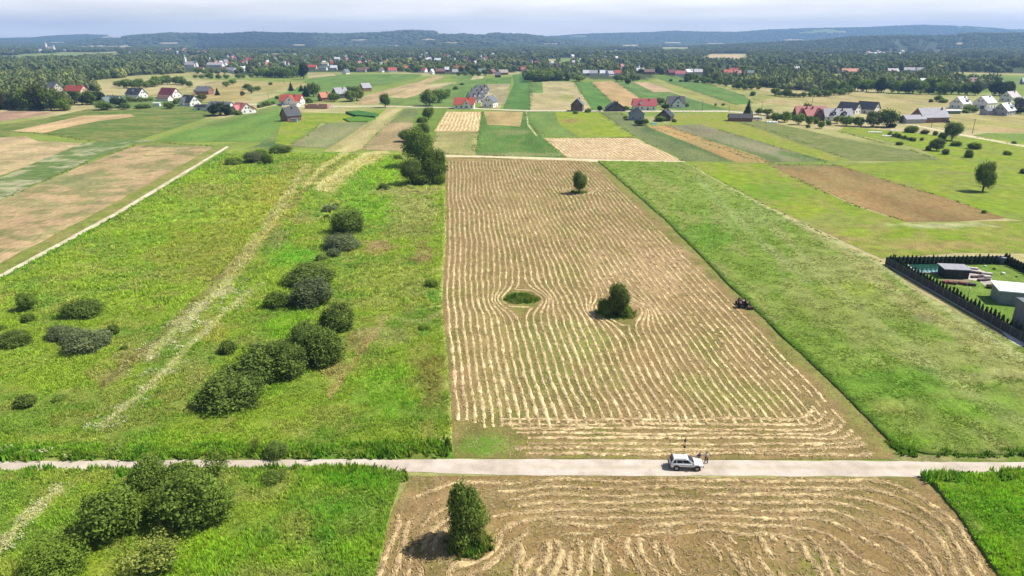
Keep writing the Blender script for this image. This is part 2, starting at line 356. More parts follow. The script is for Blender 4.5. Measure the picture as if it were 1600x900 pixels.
# ================================================================== FIELDS
# paint marks: pixel ellipses (cx, cy, rx, ry, colour, strength) and lines ([(x, y)...], half width px at the near end, colour, strength)
ELL = [(255, 330, 130, 70, (.20, .30, .02), .4), (330, 400, 90, 45, OLIVE, .55), (190, 340, 50, 14, (.17, .19, .05), .5), (150, 425, 60, 10, (.26, .30, .06), .4),
       (320, 300, 60, 14, (.21, .20, .06), .6), (280, 270, 40, 10, LIME, .5), (470, 265, 40, 12, OLIVE, .5), (400, 330, 70, 40, (.25, .27, .04), .6), (430, 300, 40, 26, (.28, .25, .05), .5),
       (620, 270, 60, 22, (.19, .31, .018), .8), (560, 300, 30, 40, (.15, .27, .025), .7), (590, 330, 60, 25, (.16, .28, .02), .7),
       (650, 330, 40, 30, (.25, .25, .08), .8), (660, 400, 14, 22, (.28, .19, .10), .5), (655, 408, 22, 7, (.29, .17, .11), .5), (590, 388, 26, 12, (.30, .20, .11), .7),
       (640, 360, 40, 16, (.23, .23, .07), .6), (600, 440, 60, 40, (.23, .26, .05), .7), (660, 450, 30, 22, (.20, .23, .06), .6), (680, 465, 14, 12, (.09, .21, .02), .8), (665, 520, 12, 8, (.10, .24, .02), .7),
       (580, 480, 30, 14, (.25, .27, .06), .6), (560, 540, 26, 18, (.26, .20, .09), .65), (525, 580, 30, 14, (.26, .21, .085), .65), (600, 530, 40, 16, (.31, .29, .12), .5),
       (675, 590, 26, 50, (.20, .18, .05), .8), (670, 680, 20, 25, (.27, .27, .07), .5), (600, 610, 50, 40, (.15, .30, .02), .6), (440, 400, 30, 20, (.14, .30, .02), .6),
       (450, 510, 40, 22, (.17, .31, .015), .7), (420, 600, 30, 20, (.14, .28, .02), .4), (470, 400, 30, 12, (.13, .30, .02), .7), (470, 345, 26, 12, (.24, .22, .07), .6), (430, 370, 20, 20, (.20, .19, .08), .5),
       (210, 560, 40, 16, (.26, .22, .09), .6), (160, 590, 30, 12, (.25, .23, .08), .6), (60, 560, 60, 14, (.21, .28, .04), .5), (240, 600, 30, 14, (.24, .27, .05), .5), (270, 625, 30, 12, (.25, .22, .07), .5),
       (310, 580, 22, 22, (.25, .24, .09), .5), (335, 520, 22, 22, (.28, .25, .06), .6), (120, 690, 60, 10, (.25, .27, .06), .6), (110, 655, 40, 14, (.25, .24, .06), .4), (300, 690, 90, 10, (.18, .31, .012), .5),
       (640, 250, 20, 50, (.26, .22, .09), .35), (640, 300, 50, 8, (.30, .26, .12), .5),
       (60, 800, 60, 25, (.20, .30, .02), .5), (140, 860, 40, 40, (.25, .31, .02), .6), (180, 790, 60, 30, (.22, .32, .015), .6), (330, 870, 120, 40, (.20, .32, .015), .5), (560, 750, 70, 16, (.11, .25, .015), .8), (520, 800, 50, 20, (.11, .25, .02), .5),
       (440, 870, 60, 30, (.19, .31, .015), .5), (560, 860, 40, 30, (.18, .30, .015), .5), (510, 845, 20, 14, (.09, .22, .02), .6)]
LIN = [([(560, 238), (500, 275), (450, 330), (400, 385), (340, 440), (280, 500), (225, 555), (160, 605)], 8, (.19, .155, .065), .6),
       ([(480, 262), (435, 330), (395, 390), (340, 460)], 13, (.33, .31, .13), .75),
       ([(600, 236), (540, 268), (505, 295)], 14, (.44, .38, .16), .8), ([(540, 240), (505, 262), (475, 292)], 6, (.45, .40, .17), .7), ([(575, 240), (530, 270), (498, 294)], 4, (.5, .46, .2), .7),
       ([(450, 330), (430, 350), (405, 380)], 4, (.40, .36, .10), .6), ([(395, 455), (350, 492), (300, 540), (240, 602), (160, 668)], 6, (.42, .41, .2), .6),
       ([(360, 450), (300, 490), (255, 540), (230, 565)], 9, (.42, .40, .2), .6), ([(325, 470), (295, 505), (290, 520)], 5, (.48, .46, .26), .6),
       ([(-20, 880), (40, 815), (95, 768)], 10, (.44, .42, .2), .7), ([(515, 620), (560, 560), (600, 500)], 6, (.34, .25, .12), .6), ([(600, 500), (660, 505), (690, 490)], 4, (.34, .33, .14), .5),
       ([(707, 690), (700, 560), (692, 480)], 5, (.32, .33, .10), .7), ([(692, 480), (695, 380), (697, 250)], 3, (.36, .36, .12), .7),
       ([(0, 440), (180, 340), (355, 238)], 6, (.10, .22, .015), .6), ([(0, 700), (300, 705), (690, 700)], 8, (.12, .24, .015), .6)]
# the tall meadow right of the hay field
ELR = [(1350, 480, 120, 40, (.21, .23, .06), .6), (1300, 420, 80, 26, (.24, .25, .08), .6), (1480, 560, 80, 25, (.27, .28, .09), .6), (1400, 600, 90, 25, (.095, .22, .015), .6), (1120, 300, 60, 20, (.21, .28, .06), .5),
       (1180, 340, 60, 20, (.22, .27, .08), .6), (1100, 370, 50, 22, (.09, .21, .015), .6), (1330, 560, 60, 20, (.20, .28, .05), .5), (1520, 640, 60, 20, (.13, .26, .015), .6), (1390, 640, 30, 12, (.25, .24, .06), .5),
       (1445, 500, 22, 9, (.17, .16, .07), .6), (1330, 455, 50, 14, (.23, .29, .04), .5), (1540, 590, 60, 12, (.31, .29, .12), .5), (1250, 600, 30, 30, (.09, .20, .015), .5), (1430, 690, 60, 12, (.12, .24, .012), .6)]
LNR = [([(1140, 270), (1300, 380), (1400, 460), (1620, 590)], 16, (.30, .28, .11), .55), ([(1210, 360), (1290, 440), (1500, 610), (1620, 680)], 12, (.26, .29, .10), .45), ([(1090, 280), (1180, 370), (1260, 440)], 8, (.26, .31, .11), .45),
       ([(950, 262), (1040, 345), (1160, 465), (1290, 590), (1400, 700)], 9, (.085, .18, .015), .75), ([(1075, 255), (1200, 325), (1370, 412), (1450, 470), (1600, 560)], 7, (.33, .34, .15), .7)]
def paint(x, y, c, ells, lins):
    u, v = PX(x, y)
    wob = (fbm(x/3.5, y/3.5, 11, 3)-.5)*1.2
    for cx, cy, rx, ry, col, s in ells:
        d = ((u-cx)/rx)**2+((v-cy)/ry)**2
        e = (s*(1-sst(np.sqrt(d)+wob, .55, 1.25)))[..., None]
        c = c*(1-e)+np.array(col)*e
    for pl, hw, col, s in lins:
        a = np.array(pl, float); ymin, ymax = a[:, 1].min(), a[:, 1].max()
        wd = hw*(np.clip(v, ymin, ymax)-62)/(ymax-62)
        d = segd(u, v*1.0, pl)/np.maximum(wd, .5)
        on = (v > ymin-6) & (v < ymax+6)
        e = np.where(on, s*(1-sst(d+wob, .4, 1.3)), 0)[..., None]
        c = c*(1-e)+np.array(col)*e
    return c
def spec_fn(base, second=None, scale=14, lo=.42, hi=.62, amt=.8, third=None, t_amt=.5, rows=None, ells=(), lins=(), aniso=1.0, rowcol=None, rowamt=.5, rowvp=695):
    def fn(x, y):
        x = np.asarray(x, float); y = np.asarray(y, float)
        c = np.empty(x.shape+(3,)); c[:] = base
        if second is not None:
            e = (amt*sst(fbm(x/scale, y/scale/aniso, 21), lo, hi))[..., None]; c = c*(1-e)+np.array(second)*e
        if third is not None:
            e = (t_amt*sst(fbm(x/scale/.45, y/scale/.45/aniso, 57), lo+.06, hi+.04))[..., None]; c = c*(1-e)+np.array(third)*e
        if rows:
            s = (x+y*math.tan(R(-5.6))*-1)          # across the strips
            e = (rowamt*sst(np.sin(2*math.pi*(s+1.2*fbm(x/12, y/25, 4)*rows*.3)/rows), .0, .8))[..., None]; c = c*(1-e)+np.array(rowcol)*e
        if len(ells) or len(lins): c = paint(x, y, c, ells, lins)
        c = c*(.92+.16*vn(x*1.3, y*1.3, 2))[..., None]
        return c
    return fn
M_GRASS = ground_mat('meadow_ground', 2.0, .30, .38, 1.0, .35)
M_CROP = ground_mat('crop_ground', 1.1, .07, .36, .8, .4, stretch=4.0, angle=R(-5.6), alt=(.20, .21, .06), altamt=.28)
M_DRY = ground_mat('dry_ground', 2.6, .35, .30, .8, .2)
NF = [0]
def field(name, poly, fn0, mat, h=None, step=None, wig=.35, smooth_edges=True, kind='structure', relief=0.0):
    NF[0] += 1
    mul = (.80 if name in ('grain_field', 'dry_meadow', 'stubble_field', 'mown_strip') else .74 if name in ('green_field', 'grass_strip', 'potato_field', 'lawn') else .84 if name == 'rough_meadow' else 1.0)
    fn = lambda x, y: fn0(x, y)*mul+(np.array((.008, .0, .012)) if mul < .75 else 0)
    z0 = .012+.004*(NF[0] % 30) if h is None else h
    P = GA(poly); n = len(P); B = []
    area = .5*abs(sum(P[i][0]*P[(i+1) % n][1]-P[(i+1) % n][0]*P[i][1] for i in range(n)))
    if step is None: step = min(max(1.0, math.sqrt(area/3200)), 14)
    for i in range(n):
        a, b = P[i], P[(i+1) % n]; L = np.hypot(*(b-a)); k = max(1, int(L/max(step*.8, .6)))
        nr = np.array([-(b-a)[1], (b-a)[0]])/max(L, 1e-6)
        for j in range(k):
            p = a+(b-a)*j/k
            amp = wig*(1 if step < 3 else 2.5)
            B.append(p+nr*amp*(2*float(fbm(p[0]/(4*max(step, 1)), p[1]/(4*max(step, 1)), 8, 3))-1)*(1 if 0 < j else .2))
    B = np.array(B)
    x0, y0 = B.min(0); x1, y1 = B.max(0)
    gx, gy = np.meshgrid(np.arange(x0, x1, step), np.arange(y0, y1, step))
    gx = gx+rng.uniform(-.25, .25, gx.shape)*step; gy = gy+rng.uniform(-.25, .25, gy.shape)*step
    gx = gx.ravel(); gy = gy.ravel(); k = inpoly(gx, gy, B); gx = gx[k]; gy = gy[k]
    if len(gx):
        d = segd(gx, gy, list(map(tuple, B))+[tuple(B[0])]); k = d > step*.45; gx = gx[k]; gy = gy[k]
    V = [Vector(p) for p in B]+[Vector(p) for p in zip(gx, gy)]
    nb = len(B)
    r = delaunay_2d_cdt(V, [(i, (i+1) % nb) for i in range(nb)], [], 1, 1e-5)
    ov = np.array([tuple(p) for p in r[0]]); of = np.array(r[2], dtype=np.int32)
    a = ov[of]; s = (a[:, 1, 0]-a[:, 0, 0])*(a[:, 2, 1]-a[:, 0, 1])-(a[:, 1, 1]-a[:, 0, 1])*(a[:, 2, 0]-a[:, 0, 0])
    of[s < 0] = of[s < 0][:, ::-1]
    zz = np.full(len(ov), z0)
    if relief: zz = zz+relief*(fbm(ov[:, 0]/2.2, ov[:, 1]/2.2, 15, 3)-.5)*2
    v3 = np.column_stack([ov, zz]); c = fn(ov[:, 0], ov[:, 1])
    if h:                                   # the standing grass has a side
        m = len(ov); e2 = {}
        for t in of:
            for i in range(3):
                e = (int(t[i]), int(t[(i+1) % 3])); e2[e] = e2.get(e, 0)+1
        be = [e for e in e2 if (e[1], e[0]) not in e2]
        bl = v3.copy(); bl[:, 2] = -.05
        v3 = np.vstack([v3, bl]); c = np.vstack([c, c])
        sk = []
        for a_, b_ in be: sk += [(b_, a_, m+a_), (b_, m+a_, m+b_)]
        of = np.vstack([of, np.array(sk, np.int32)])
    me = npmesh(name, v3, of, False); setcol(me, c)
    return tag(mobj(name, me, mat), kind=kind)
F = field; S = spec_fn
LEFT_MEADOW = [(-420, 640), (0, 437), (180, 340), (355, 236), (405, 236), (470, 236), (515, 238), (547, 238), (600, 236), (690, 238), (696, 250), (695, 300), (696, 380), (690, 450), (690, 480), (699, 560), (705, 640), (707, 700), (690, 707), (430, 711), (200, 713), (0, 716), (-420, 724)]
meadow_fn = S((.195, .27, .028), (.135, .22, .03), 9, .42, .62, .8, (.25, .25, .065), .5, ells=ELL, lins=LIN)
F('meadow', LEFT_MEADOW, meadow_fn, M_GRASS, h=.30, step=1.25, relief=.16)
LOW_MEADOW = [(-300, 748), (0, 738), (200, 738), (330, 735), (560, 732), (632, 741), (610, 800), (585, 905), (560, 1000), (-300, 1010)]
F('meadow', LOW_MEADOW, meadow_fn, M_GRASS, h=.32, step=.8, relief=.16)
RIGHT_MEADOW = [(934, 252), (1070, 254), (1190, 320), (1372, 410), (1430, 455), (1610, 552), (1900, 700), (1900, 716), (1700, 712), (1450, 710), (1400, 700), (1290, 590), (1175, 482), (1040, 345)]
right_fn = S((.145, .22, .03), (.19, .24, .05), 10, .42, .62, .7, (.24, .25, .08), .55, ells=ELR, lins=LNR, aniso=3.5)
F('meadow', RIGHT_MEADOW, right_fn, M_GRASS, h=.28, step=1.25, relief=.14)
CORNER = [(1452, 748), (1600, 741), (1900, 742), (1900, 1000), (1630, 1000), (1560, 900), (1500, 810)]
F('meadow', CORNER, S((.125, .25, .014), (.18, .29, .015), 6, ells=[(1480, 760, 40, 16, (.09, .2, .02), .6)], lins=[([(1460, 750), (1510, 810), (1570, 890)], 10, (.19, .18, .06), .6)]), M_GRASS, h=.35, step=.8, relief=.16)

# the road, field tracks
road_fn = S((.50, .43, .36), (.40, .34, .275), 3, lins=[([(-300, 728), (300, 727), (700, 729), (1100, 731), (1600, 731), (1900, 731)], 1.6, (.33, .30, .19), .5)])
F('dirt_road', [(-420, 725), (0, 721.5), (200, 719.5), (700, 717), (1050, 718.5), (1450, 721.5), (1900, 723), (1900, 741), (1600, 742), (1440, 745), (1100, 744), (800, 742.5), (620, 738), (330, 733), (200, 737), (0, 736), (-420, 742)], road_fn, ground_mat('gravel', 5, .7, .16, .5, .05), step=.7, wig=.25)
F('grass_verge', [(690, 708), (430, 712), (200, 714), (200, 719), (690, 717), (712, 716.5), (709, 706)], S((.10, .19, .02), (.17, .2, .04), 3), M_GRASS, step=.6)
F('grass_verge', [(1372, 690), (1405, 706), (1450, 713), (1900, 716), (1900, 723), (1450, 721), (1390, 719)], S((.24, .23, .09), (.13, .21, .02), 4), M_GRASS, step=.8)
F('farm_track', [(-300, 600), (0, 429), (180, 332), (354, 228.5), (358, 229.5), (185, 335), (0, 436), (-300, 612)], S((.55, .49, .37), (.42, .36, .22), 5), M_DRY, step=1.0, wig=.2)
F('field_margin', [(-300, 560), (0, 411), (165, 325), (335, 229), (354, 228.5), (180, 332), (0, 429), (-300, 600)], S((.17, .2, .04), (.24, .22, .07), 7), M_GRASS)
# the hay fields (their windrows are laid on them further down)
HAYF = [(697, 247), (760, 245), (934, 253), (1043, 345), (1178, 482), (1294, 590), (1398, 700), (1396, 718), (1050, 718), (790, 716.5), (711, 716), (708, 690), (706, 640), (700, 560), (691, 480), (692, 450), (697, 380), (696, 300)]
hay_fn = S((.215, .16, .062), (.15, .15, .035), 7, .40, .6, .85, (.27, .185, .085), .6, aniso=2,
    ells=[(752, 698, 44, 16, (.10, .20, .02), .85), (900, 540, 60, 40, (.185, .215, .045), .75), (950, 590, 40, 25, (.19, .21, .05), .6), (860, 560, 50, 70, (.14, .17, .035), .6), (770, 610, 40, 40, (.15, .17, .04), .5), (760, 450, 40, 60, (.19, .18, .05), .5), (1085, 600, 40, 20, (.18, .21, .04), .5), (1160, 625, 60, 14, (.20, .21, .04), .5), (1010, 430, 90, 50, (.40, .27, .15), .6),
          (1000, 570, 40, 25, (.26, .17, .07), .6), (815, 467, 40, 16, (.17, .21, .04), .6), (960, 700, 160, 12, (.30, .25, .08), .5), (820, 330, 60, 40, (.33, .26, .10), .4), (770, 560, 40, 80, (.30, .25, .09), .4)],
    lins=[([(930, 256), (1043, 352), (1178, 488), (1290, 598), (1392, 704)], 9, (.17, .20, .04), .8)])
HAY1 = F('hay_field', HAYF, hay_fn, M_DRY, step=1.2, wig=.2)
HAYL = [(642, 744), (800, 744), (1100, 746), (1440, 747), (1495, 805), (1560, 905), (1620, 1000), (560, 1000), (585, 905), (612, 800)]
hayl_fn = S((.225, .155, .06), (.155, .14, .036), 4, .45, .62, .7, (.29, .195, .095), .6,
    ells=[(960, 850, 120, 40, (.27, .165, .07), .6), (850, 800, 80, 20, (.31, .21, .09), .5), (1120, 800, 50, 20, (.30, .2, .09), .4), (1280, 890, 30, 26, (.17, .22, .03), .6), (1320, 800, 60, 20, (.22, .21, .06), .4), (800, 890, 40, 20, (.22, .22, .05), .5), (760, 840, 20, 16, (.28, .26, .08), .6)],
    lins=[([(640, 746), (612, 800), (588, 900)], 8, (.20, .19, .05), .6)])
HAY2 = F('hay_field', HAYL, hayl_fn, M_DRY, step=.8, wig=.2)
F('farm_track', [(690, 242.5), (830, 245.5), (950, 249.5), (1070, 252), (1068, 254), (930, 253), (760, 246.3), (697, 245)], S((.55, .47, .30)), M_DRY, wig=.3)

# left side crops
F('ploughed_field', [(-400, 205), (0, 190), (40, 184), (85, 176), (50, 174), (-400, 180)], S(PINKB, (.33, .22, .15), 20), M_CROP)
F('rough_meadow', [(-400, 235), (0, 222), (0, 195), (70, 185), (140, 170), (200, 172), (330, 165), (345, 176), (260, 205), (205, 222), (150, 221), (70, 209), (20, 206), (0, 225), (-400, 260)], S((.10, .17, .035), (.17, .21, .05), 22, .4, .6, .8, (.27, .24, .08), .5, aniso=.5), M_GRASS)
F('grain_field', [(18, 205), (70, 194), (130, 181), (205, 178.5), (210, 182), (150, 190), (100, 200), (70, 208)], S((.53, .37, .2), (.40, .32, .15), 16, .5, .66, .6), M_CROP)
F('grain_field', [(-400, 400), (0, 275), (70, 250), (130, 224), (60, 221), (40, 213), (0, 215), (-400, 262)], S((.50, .37, .21), (.40, .32, .16), 22, .45, .62, .7, (.22, .24, .09), .5, aniso=.4), M_CROP)
F('potato_field', [(-400, 480), (0, 313), (130, 255), (205, 226), (250, 219), (185, 219), (130, 224), (60, 252), (0, 278), (-400, 405)], S((.15, .23, .05), (.42, .42, .22), 9, .46, .58, .9, (.09, .18, .03), .5), M_GRASS)
F('grain_field', [(-400, 640), (0, 412), (165, 325), (335, 229.5), (260, 226), (215, 227), (130, 258), (0, 315), (-400, 485)], S((.47, .335, .18), (.41, .32, .16), 16, .45, .6, .6, (.20, .22, .08), .75, aniso=.7, ells=[(130, 285, 70, 10, (.15, .21, .07), .6), (60, 320, 60, 8, (.22, .24, .09), .6), (250, 260, 60, 6, (.2, .21, .08), .6), (260, 228, 60, 3, (.10, .16, .04), .7)]), M_CROP)
F('green_field', [(238, 221), (330, 190), (400, 172), (440, 163), (447, 185), (452, 215), (430, 222)], S((.13, .26, .03), (.155, .28, .035), 30, lins=[([(300, 200), (390, 178), (440, 168)], 4, (.24, .27, .08), .5)]), M_CROP)
F('green_field', [(405, 226), (447, 190), (505, 190), (470, 222), (455, 228), (400, 236), (380, 232)], S((.16, .24, .045), (.20, .26, .04), 16, ells=[(425, 225, 40, 7, (.07, .15, .03), .8)]), M_CROP)
F('rough_meadow', [(445, 175), (560, 178), (600, 172), (606, 171), (560, 195), (500, 192), (452, 228), (430, 224)], S((.23, .30, .02), (.16, .26, .02), 14, .42, .6, .8, (.30, .28, .08), .5, ells=[(530, 172, 40, 3, (.33, .27, .1), .6)]), M_GRASS)
F('corn_field', [(540, 177.5), (560, 175.5), (592, 181), (586, 185), (555, 183)], S((.05, .135, .03)), M_GRASS, h=1.6)
F('corn_field', [(536, 187), (560, 183), (588, 186.5), (575, 191), (545, 191)], S((.09, .19, .02)), M_GRASS, h=.8)
F('stubble_field', [(452, 228), (512, 192.5), (540, 191.5), (578, 190), (512, 232)], S(GREYG, (.25, .25, .11), 14, aniso=3), M_CROP)
F('mown_strip', [(604, 170), (630, 169.5), (608, 186), (565, 233), (545, 240), (500, 240), (515, 231), (580, 190)], S((.42, .36, .16), (.33, .32, .11), 8, aniso=4, lins=[([(615, 172), (575, 205), (530, 240)], 6, (.5, .43, .2), .6)]), M_CROP)
F('grass_strip', [(608, 192), (632, 170), (664, 170), (652, 192)], S((.16, .215, .06), (.21, .24, .06), 14), M_CROP)
F('stubble_field', [(566, 234), (608, 192), (653, 192), (650, 200), (628, 236)], S((.33, .25, .125), (.40, .29, .16), 12, .42, .62, .8, (.27, .24, .1), .5, aniso=2), M_CROP)
F('grass_strip', [(655, 170), (698, 170), (697, 176), (668, 237), (690, 243), (640, 238), (630, 232)], S((.14, .25, .02), (.20, .27, .03), 10), M_GRASS)
HAYU = [(697, 174.5), (752, 175), (748, 206), (678, 206)]
HAY3 = F('hay_field', HAYU, S((.36, .27, .12), (.42, .31, .15), 8), M_DRY)
F('stubble_field', [(678, 206), (748, 206), (742, 241.5), (690, 241), (668, 237)], S((.34, .31, .12), (.27, .27, .09), 10, lins=[([(735, 210), (732, 232)], 8, (.17, .22, .05), .5)]), M_CROP)
F('green_field', [(753, 174), (823, 174), (826, 195), (878, 243), (880, 247), (742, 242), (748, 206)], S((.085, .20, .02), (.12, .22, .03), 14, .42, .6, .6, ells=[(800, 207, 30, 5, (.22, .25, .07), .7), (810, 241, 70, 3, (.24, .26, .09), .8)]), M_CROP)
F('grain_field', [(756, 174), (817, 174.5), (813, 198), (790, 196), (762, 195)], S((.42, .31, .13), (.36, .29, .12), 12), M_CROP)
F('farm_track', [(821.5, 174), (823.5, 174), (826, 193), (840, 212), (838, 213), (824, 196)], S((.36, .38, .17)), M_DRY, wig=.1)
F('green_field', [(824, 174), (868, 175), (872, 190), (905, 213.5), (850, 215), (838, 208), (826, 193)], S((.14, .25, .035), (.17, .26, .04), 14), M_CROP)
F('rough_meadow', [(868, 175), (938, 176), (965, 197), (992, 214), (905, 214), (872, 192)], S((.24, .31, .02), (.19, .26, .02), 12, .42, .6, .7, (.3, .3, .08), .4, ells=[(892, 189, 18, 4, (.27, .20, .07), .8)]), M_GRASS)
HAYM = [(850, 216), (992, 215.5), (1068, 252), (950, 249.5), (886, 246.5)]
HAY4 = F('hay_field', HAYM, S((.36, .265, .15), (.41, .31, .19), 9, ells=[(1010, 240, 40, 6, (.33, .23, .13), .6)]), M_DRY)
F('grass_strip', [(938, 176), (966, 176), (1012, 197), (1100, 222), (1170, 249), (1190, 254), (1072, 252), (992, 213)], S((.155, .205, .06), (.19, .23, .07), 14, aniso=3, lins=[([(1010, 200), (1080, 226), (1150, 250)], 8, (.075, .165, .03), .75)]), M_CROP)
F('stubble_field', [(1045, 197), (1092, 194), (1150, 210), (1225, 232), (1300, 252), (1205, 254), (1110, 221)], S((.21, .215, .11), (.25, .22, .13), 14, .45, .6, .7, aniso=2.5, lins=[([(1110, 222), (1170, 240), (1215, 250)], 6, (.08, .17, .03), .7), ([(1220, 238), (1290, 252)], 5, (.09, .18, .03), .7)]), M_CROP)
F('grain_field', [(1012, 198), (1042, 196), (1110, 220), (1185, 244), (1208, 255), (1150, 254), (1085, 227)], S((.40, .26, .10), (.34, .26, .10), 14), M_CROP)
F('rough_meadow', [(1040, 178), (1140, 176), (1142, 186), (1200, 203), (1290, 235), (1330, 250), (1300, 253), (1220, 231), (1140, 207), (1092, 194), (1050, 196)], S((.23, .28, .035), (.28, .27, .06), 14, .42, .6, .7), M_GRASS)
F('rough_meadow', [(1142, 189), (1200, 190), (1310, 215), (1420, 235), (1470, 250), (1400, 252), (1330, 251), (1240, 222), (1190, 203)], S((.165, .20, .055), (.21, .22, .08), 10, .42, .6, .8), M_GRASS)
F('rough_meadow', [(1070, 254), (1197, 256), (1330, 320), (1418, 348), (1600, 345), (1900, 352), (1900, 470), (1620, 396), (1500, 395), (1378, 404), (1200, 322)], S((.20, .285, .02), (.25, .27, .05), 9, .42, .6, .7, (.31, .25, .09), .5, ells=[(1130, 285, 60, 24, (.21, .31, .012), .7), (1200, 300, 60, 16, (.13, .26, .015), .6), (1260, 330, 40, 14, (.26, .33, .02), .6), (1300, 345, 50, 12, (.23, .27, .06), .6), (1300, 370, 60, 10, (.34, .25, .10), .6), (1480, 385, 80, 8, (.35, .25, .10), .7), (1340, 365, 30, 6, (.24, .34, .02), .7), (1480, 352, 80, 5, (.42, .42, .22), .7), (1550, 365, 60, 8, (.25, .3, .04), .5)]), M_GRASS)
F('grain_field', [(1197, 257), (1305, 258), (1400, 285), (1490, 314), (1572, 341), (1500, 346), (1417, 347), (1330, 318)], S((.29, .19, .075), (.25, .185, .07), 14, .4, .6, .8, lins=[([(1260, 270), (1360, 310), (1490, 345)], 4, (.28, .18, .06), .4), ([(1200, 258), (1305, 259)], 3, (.2, .22, .08), .6)]), M_CROP)
F('rough_meadow', [(1305, 257), (1400, 253), (1470, 250), (1440, 232), (1310, 205), (1320, 198), (1480, 213), (1600, 216), (1900, 225), (1900, 360), (1600, 345), (1572, 341), (1490, 313)], S((.215, .30, .02), (.26, .29, .04), 16, .42, .6, .7, (.18, .22, .06), .5, aniso=.5, ells=[(1400, 270, 80, 6, (.17, .24, .03), .5), (1550, 320, 60, 12, (.21, .31, .015), .6), (1480, 270, 40, 4, (.25, .20, .08), .5)]), M_GRASS)
F('dry_meadow', [(1180, 160), (1230, 148), (1340, 147), (1450, 148), (1490, 160), (1470, 178), (1385, 178), (1240, 166)], S((.40, .33, .15), (.34, .31, .11), 24), M_CROP)
F('dry_meadow', [(1405, 180), (1600, 178), (1900, 180), (1900, 212), (1560, 207), (1440, 196)], S((.38, .33, .13), (.30, .30, .08), 20, ells=[(1560, 204, 60, 4, (.44, .3, .15), .6)]), M_CROP)
F('green_field', [(1520, 212), (1540, 208), (1900, 212), (1900, 226), (1600, 222)], S((.17, .28, .03), (.2, .3, .03), 20), M_CROP)
F('farm_track', [(1418, 195), (1424, 194), (1500, 209), (1600, 227), (1900, 262), (1900, 266), (1600, 230), (1495, 211)], S((.50, .45, .27)), M_DRY, wig=.2)
# beyond the lane
F('farm_track', [(300, 162), (430, 162.5), (480, 166), (600, 165.5), (700, 167.5), (820, 172), (1000, 173), (1130, 172.8), (1240, 180), (1240, 182), (1130, 175), (1000, 175), (820, 174), (700, 169), (600, 167), (480, 168), (430, 165)], S((.46, .42, .30)), M_DRY, wig=.2)
F('green_field', [(400, 162), (460, 140), (480, 124), (540, 116.5), (655, 115.5), (660, 118), (640, 125), (565, 140), (480, 163)], S((.115, .235, .03), (.15, .25, .04), 40, aniso=.5), M_CROP)
F('dry_meadow', [(300, 152), (330, 135), (400, 128), (480, 130), (480, 134), (420, 143), (380, 146), (395, 156), (320, 160)], S((.40, .31, .13), (.30, .29, .09), 24), M_CROP)
F('dry_meadow', [(480, 117.5), (522, 115.5), (525, 118), (482, 122.5)], S((.44, .35, .2)), M_CROP)
F('grain_field', [(556, 163), (575, 148), (660, 126), (675, 120), (695, 119), (690, 123), (600, 152), (588, 163)], S((.45, .325, .17), (.40, .31, .16), 24), M_CROP)
F('grain_field', [(606, 152), (660, 132), (714, 128), (690, 137), (634, 154)], S((.47, .35, .19)), M_CROP)
F('green_field', [(590, 163), (606, 152), (634, 154), (690, 137), (720, 125), (700, 120), (735, 118), (760, 121), (740, 140), (700, 168)], S((.12, .235, .03), (.17, .25, .045), 20), M_CROP)
F('dry_meadow', [(668, 133), (714, 128.5), (712, 131), (675, 135.5)], S((.40, .41, .2)), M_CROP)
F('dry_meadow', [(735, 125), (740, 119), (757, 118.5), (754, 123)], S((.46, .39, .22)), M_CROP)
F('green_field', [(700, 168), (722, 145), (748, 130), (762, 123), (800, 120), (797, 131), (758, 131), (742, 150), (735, 166)], S((.10, .225, .025), (.13, .24, .03), 20), M_CROP)
F('dry_meadow', [(758, 132), (797, 131), (790, 160), (780, 170), (750, 168)], S((.42, .35, .18), (.26, .24, .13), 12, .4, .6, .8), M_CROP)
F('green_field', [(785, 171), (803, 131), (800, 117), (816, 115), (828, 130), (829, 172.5)], S((.075, .20, .022), (.09, .21, .025), 40), M_CROP)
F('green_field', [(828, 130), (847, 130), (849, 145), (829, 145)], S((.125, .245, .04)), M_CROP)
F('dry_meadow', [(847, 127), (897, 128), (912, 152), (926, 173), (829, 173), (829, 146), (849, 145)], S((.44, .36, .19), (.36, .33, .14), 14, .42, .6, .8, ells=[(885, 152, 12, 5, (.28, .32, .06), .7), (875, 140, 18, 4, (.30, .28, .13), .6)]), M_CROP)
F('green_field', [(898, 128.5), (924, 128), (945, 148), (962, 166), (948, 174), (926, 173)], S((.09, .225, .022), (.105, .235, .03), 30), M_CROP)
F('grain_field', [(924, 128), (960, 127), (990, 146), (1010, 158), (985, 167), (962, 166), (945, 148)], S((.46, .31, .145), (.42, .3, .14), 30), M_CROP)
F('green_field', [(960, 127), (992, 127), (1050, 145), (1140, 172), (1065, 173), (1010, 160)], S((.14, .24, .05), (.10, .21, .03), 26, ells=[(1090, 160, 40, 8, (.085, .205, .025), .7)]), M_CROP)
F('grain_field', [(990, 128.5), (1012, 128), (1052, 143), (1022, 144)], S((.50, .35, .21)), M_CROP)
F('rough_meadow', [(1012, 127), (1030, 124), (1060, 130), (1130, 150), (1165, 164), (1180, 172), (1140, 173), (1052, 143)], S((.25, .28, .06), (.30, .26, .1), 24, .42, .6, .8), M_CROP)
F('green_field', [(1022, 119), (1045, 119), (1110, 132), (1160, 148), (1195, 160), (1150, 164), (1090, 144), (1040, 128)], S((.10, .22, .03), (.12, .23, .035), 40), M_CROP)
F('rough_meadow', [(1110, 131), (1180, 140), (1240, 150), (1180, 163), (1160, 147)], S((.26, .28, .07), (.33, .3, .12), 20), M_CROP)
F('dry_meadow', [(1160, 120), (1200, 124), (1280, 136), (1285, 141), (1230, 138), (1170, 126)], S((.24, .29, .07), (.42, .37, .2), 26), M_CROP)
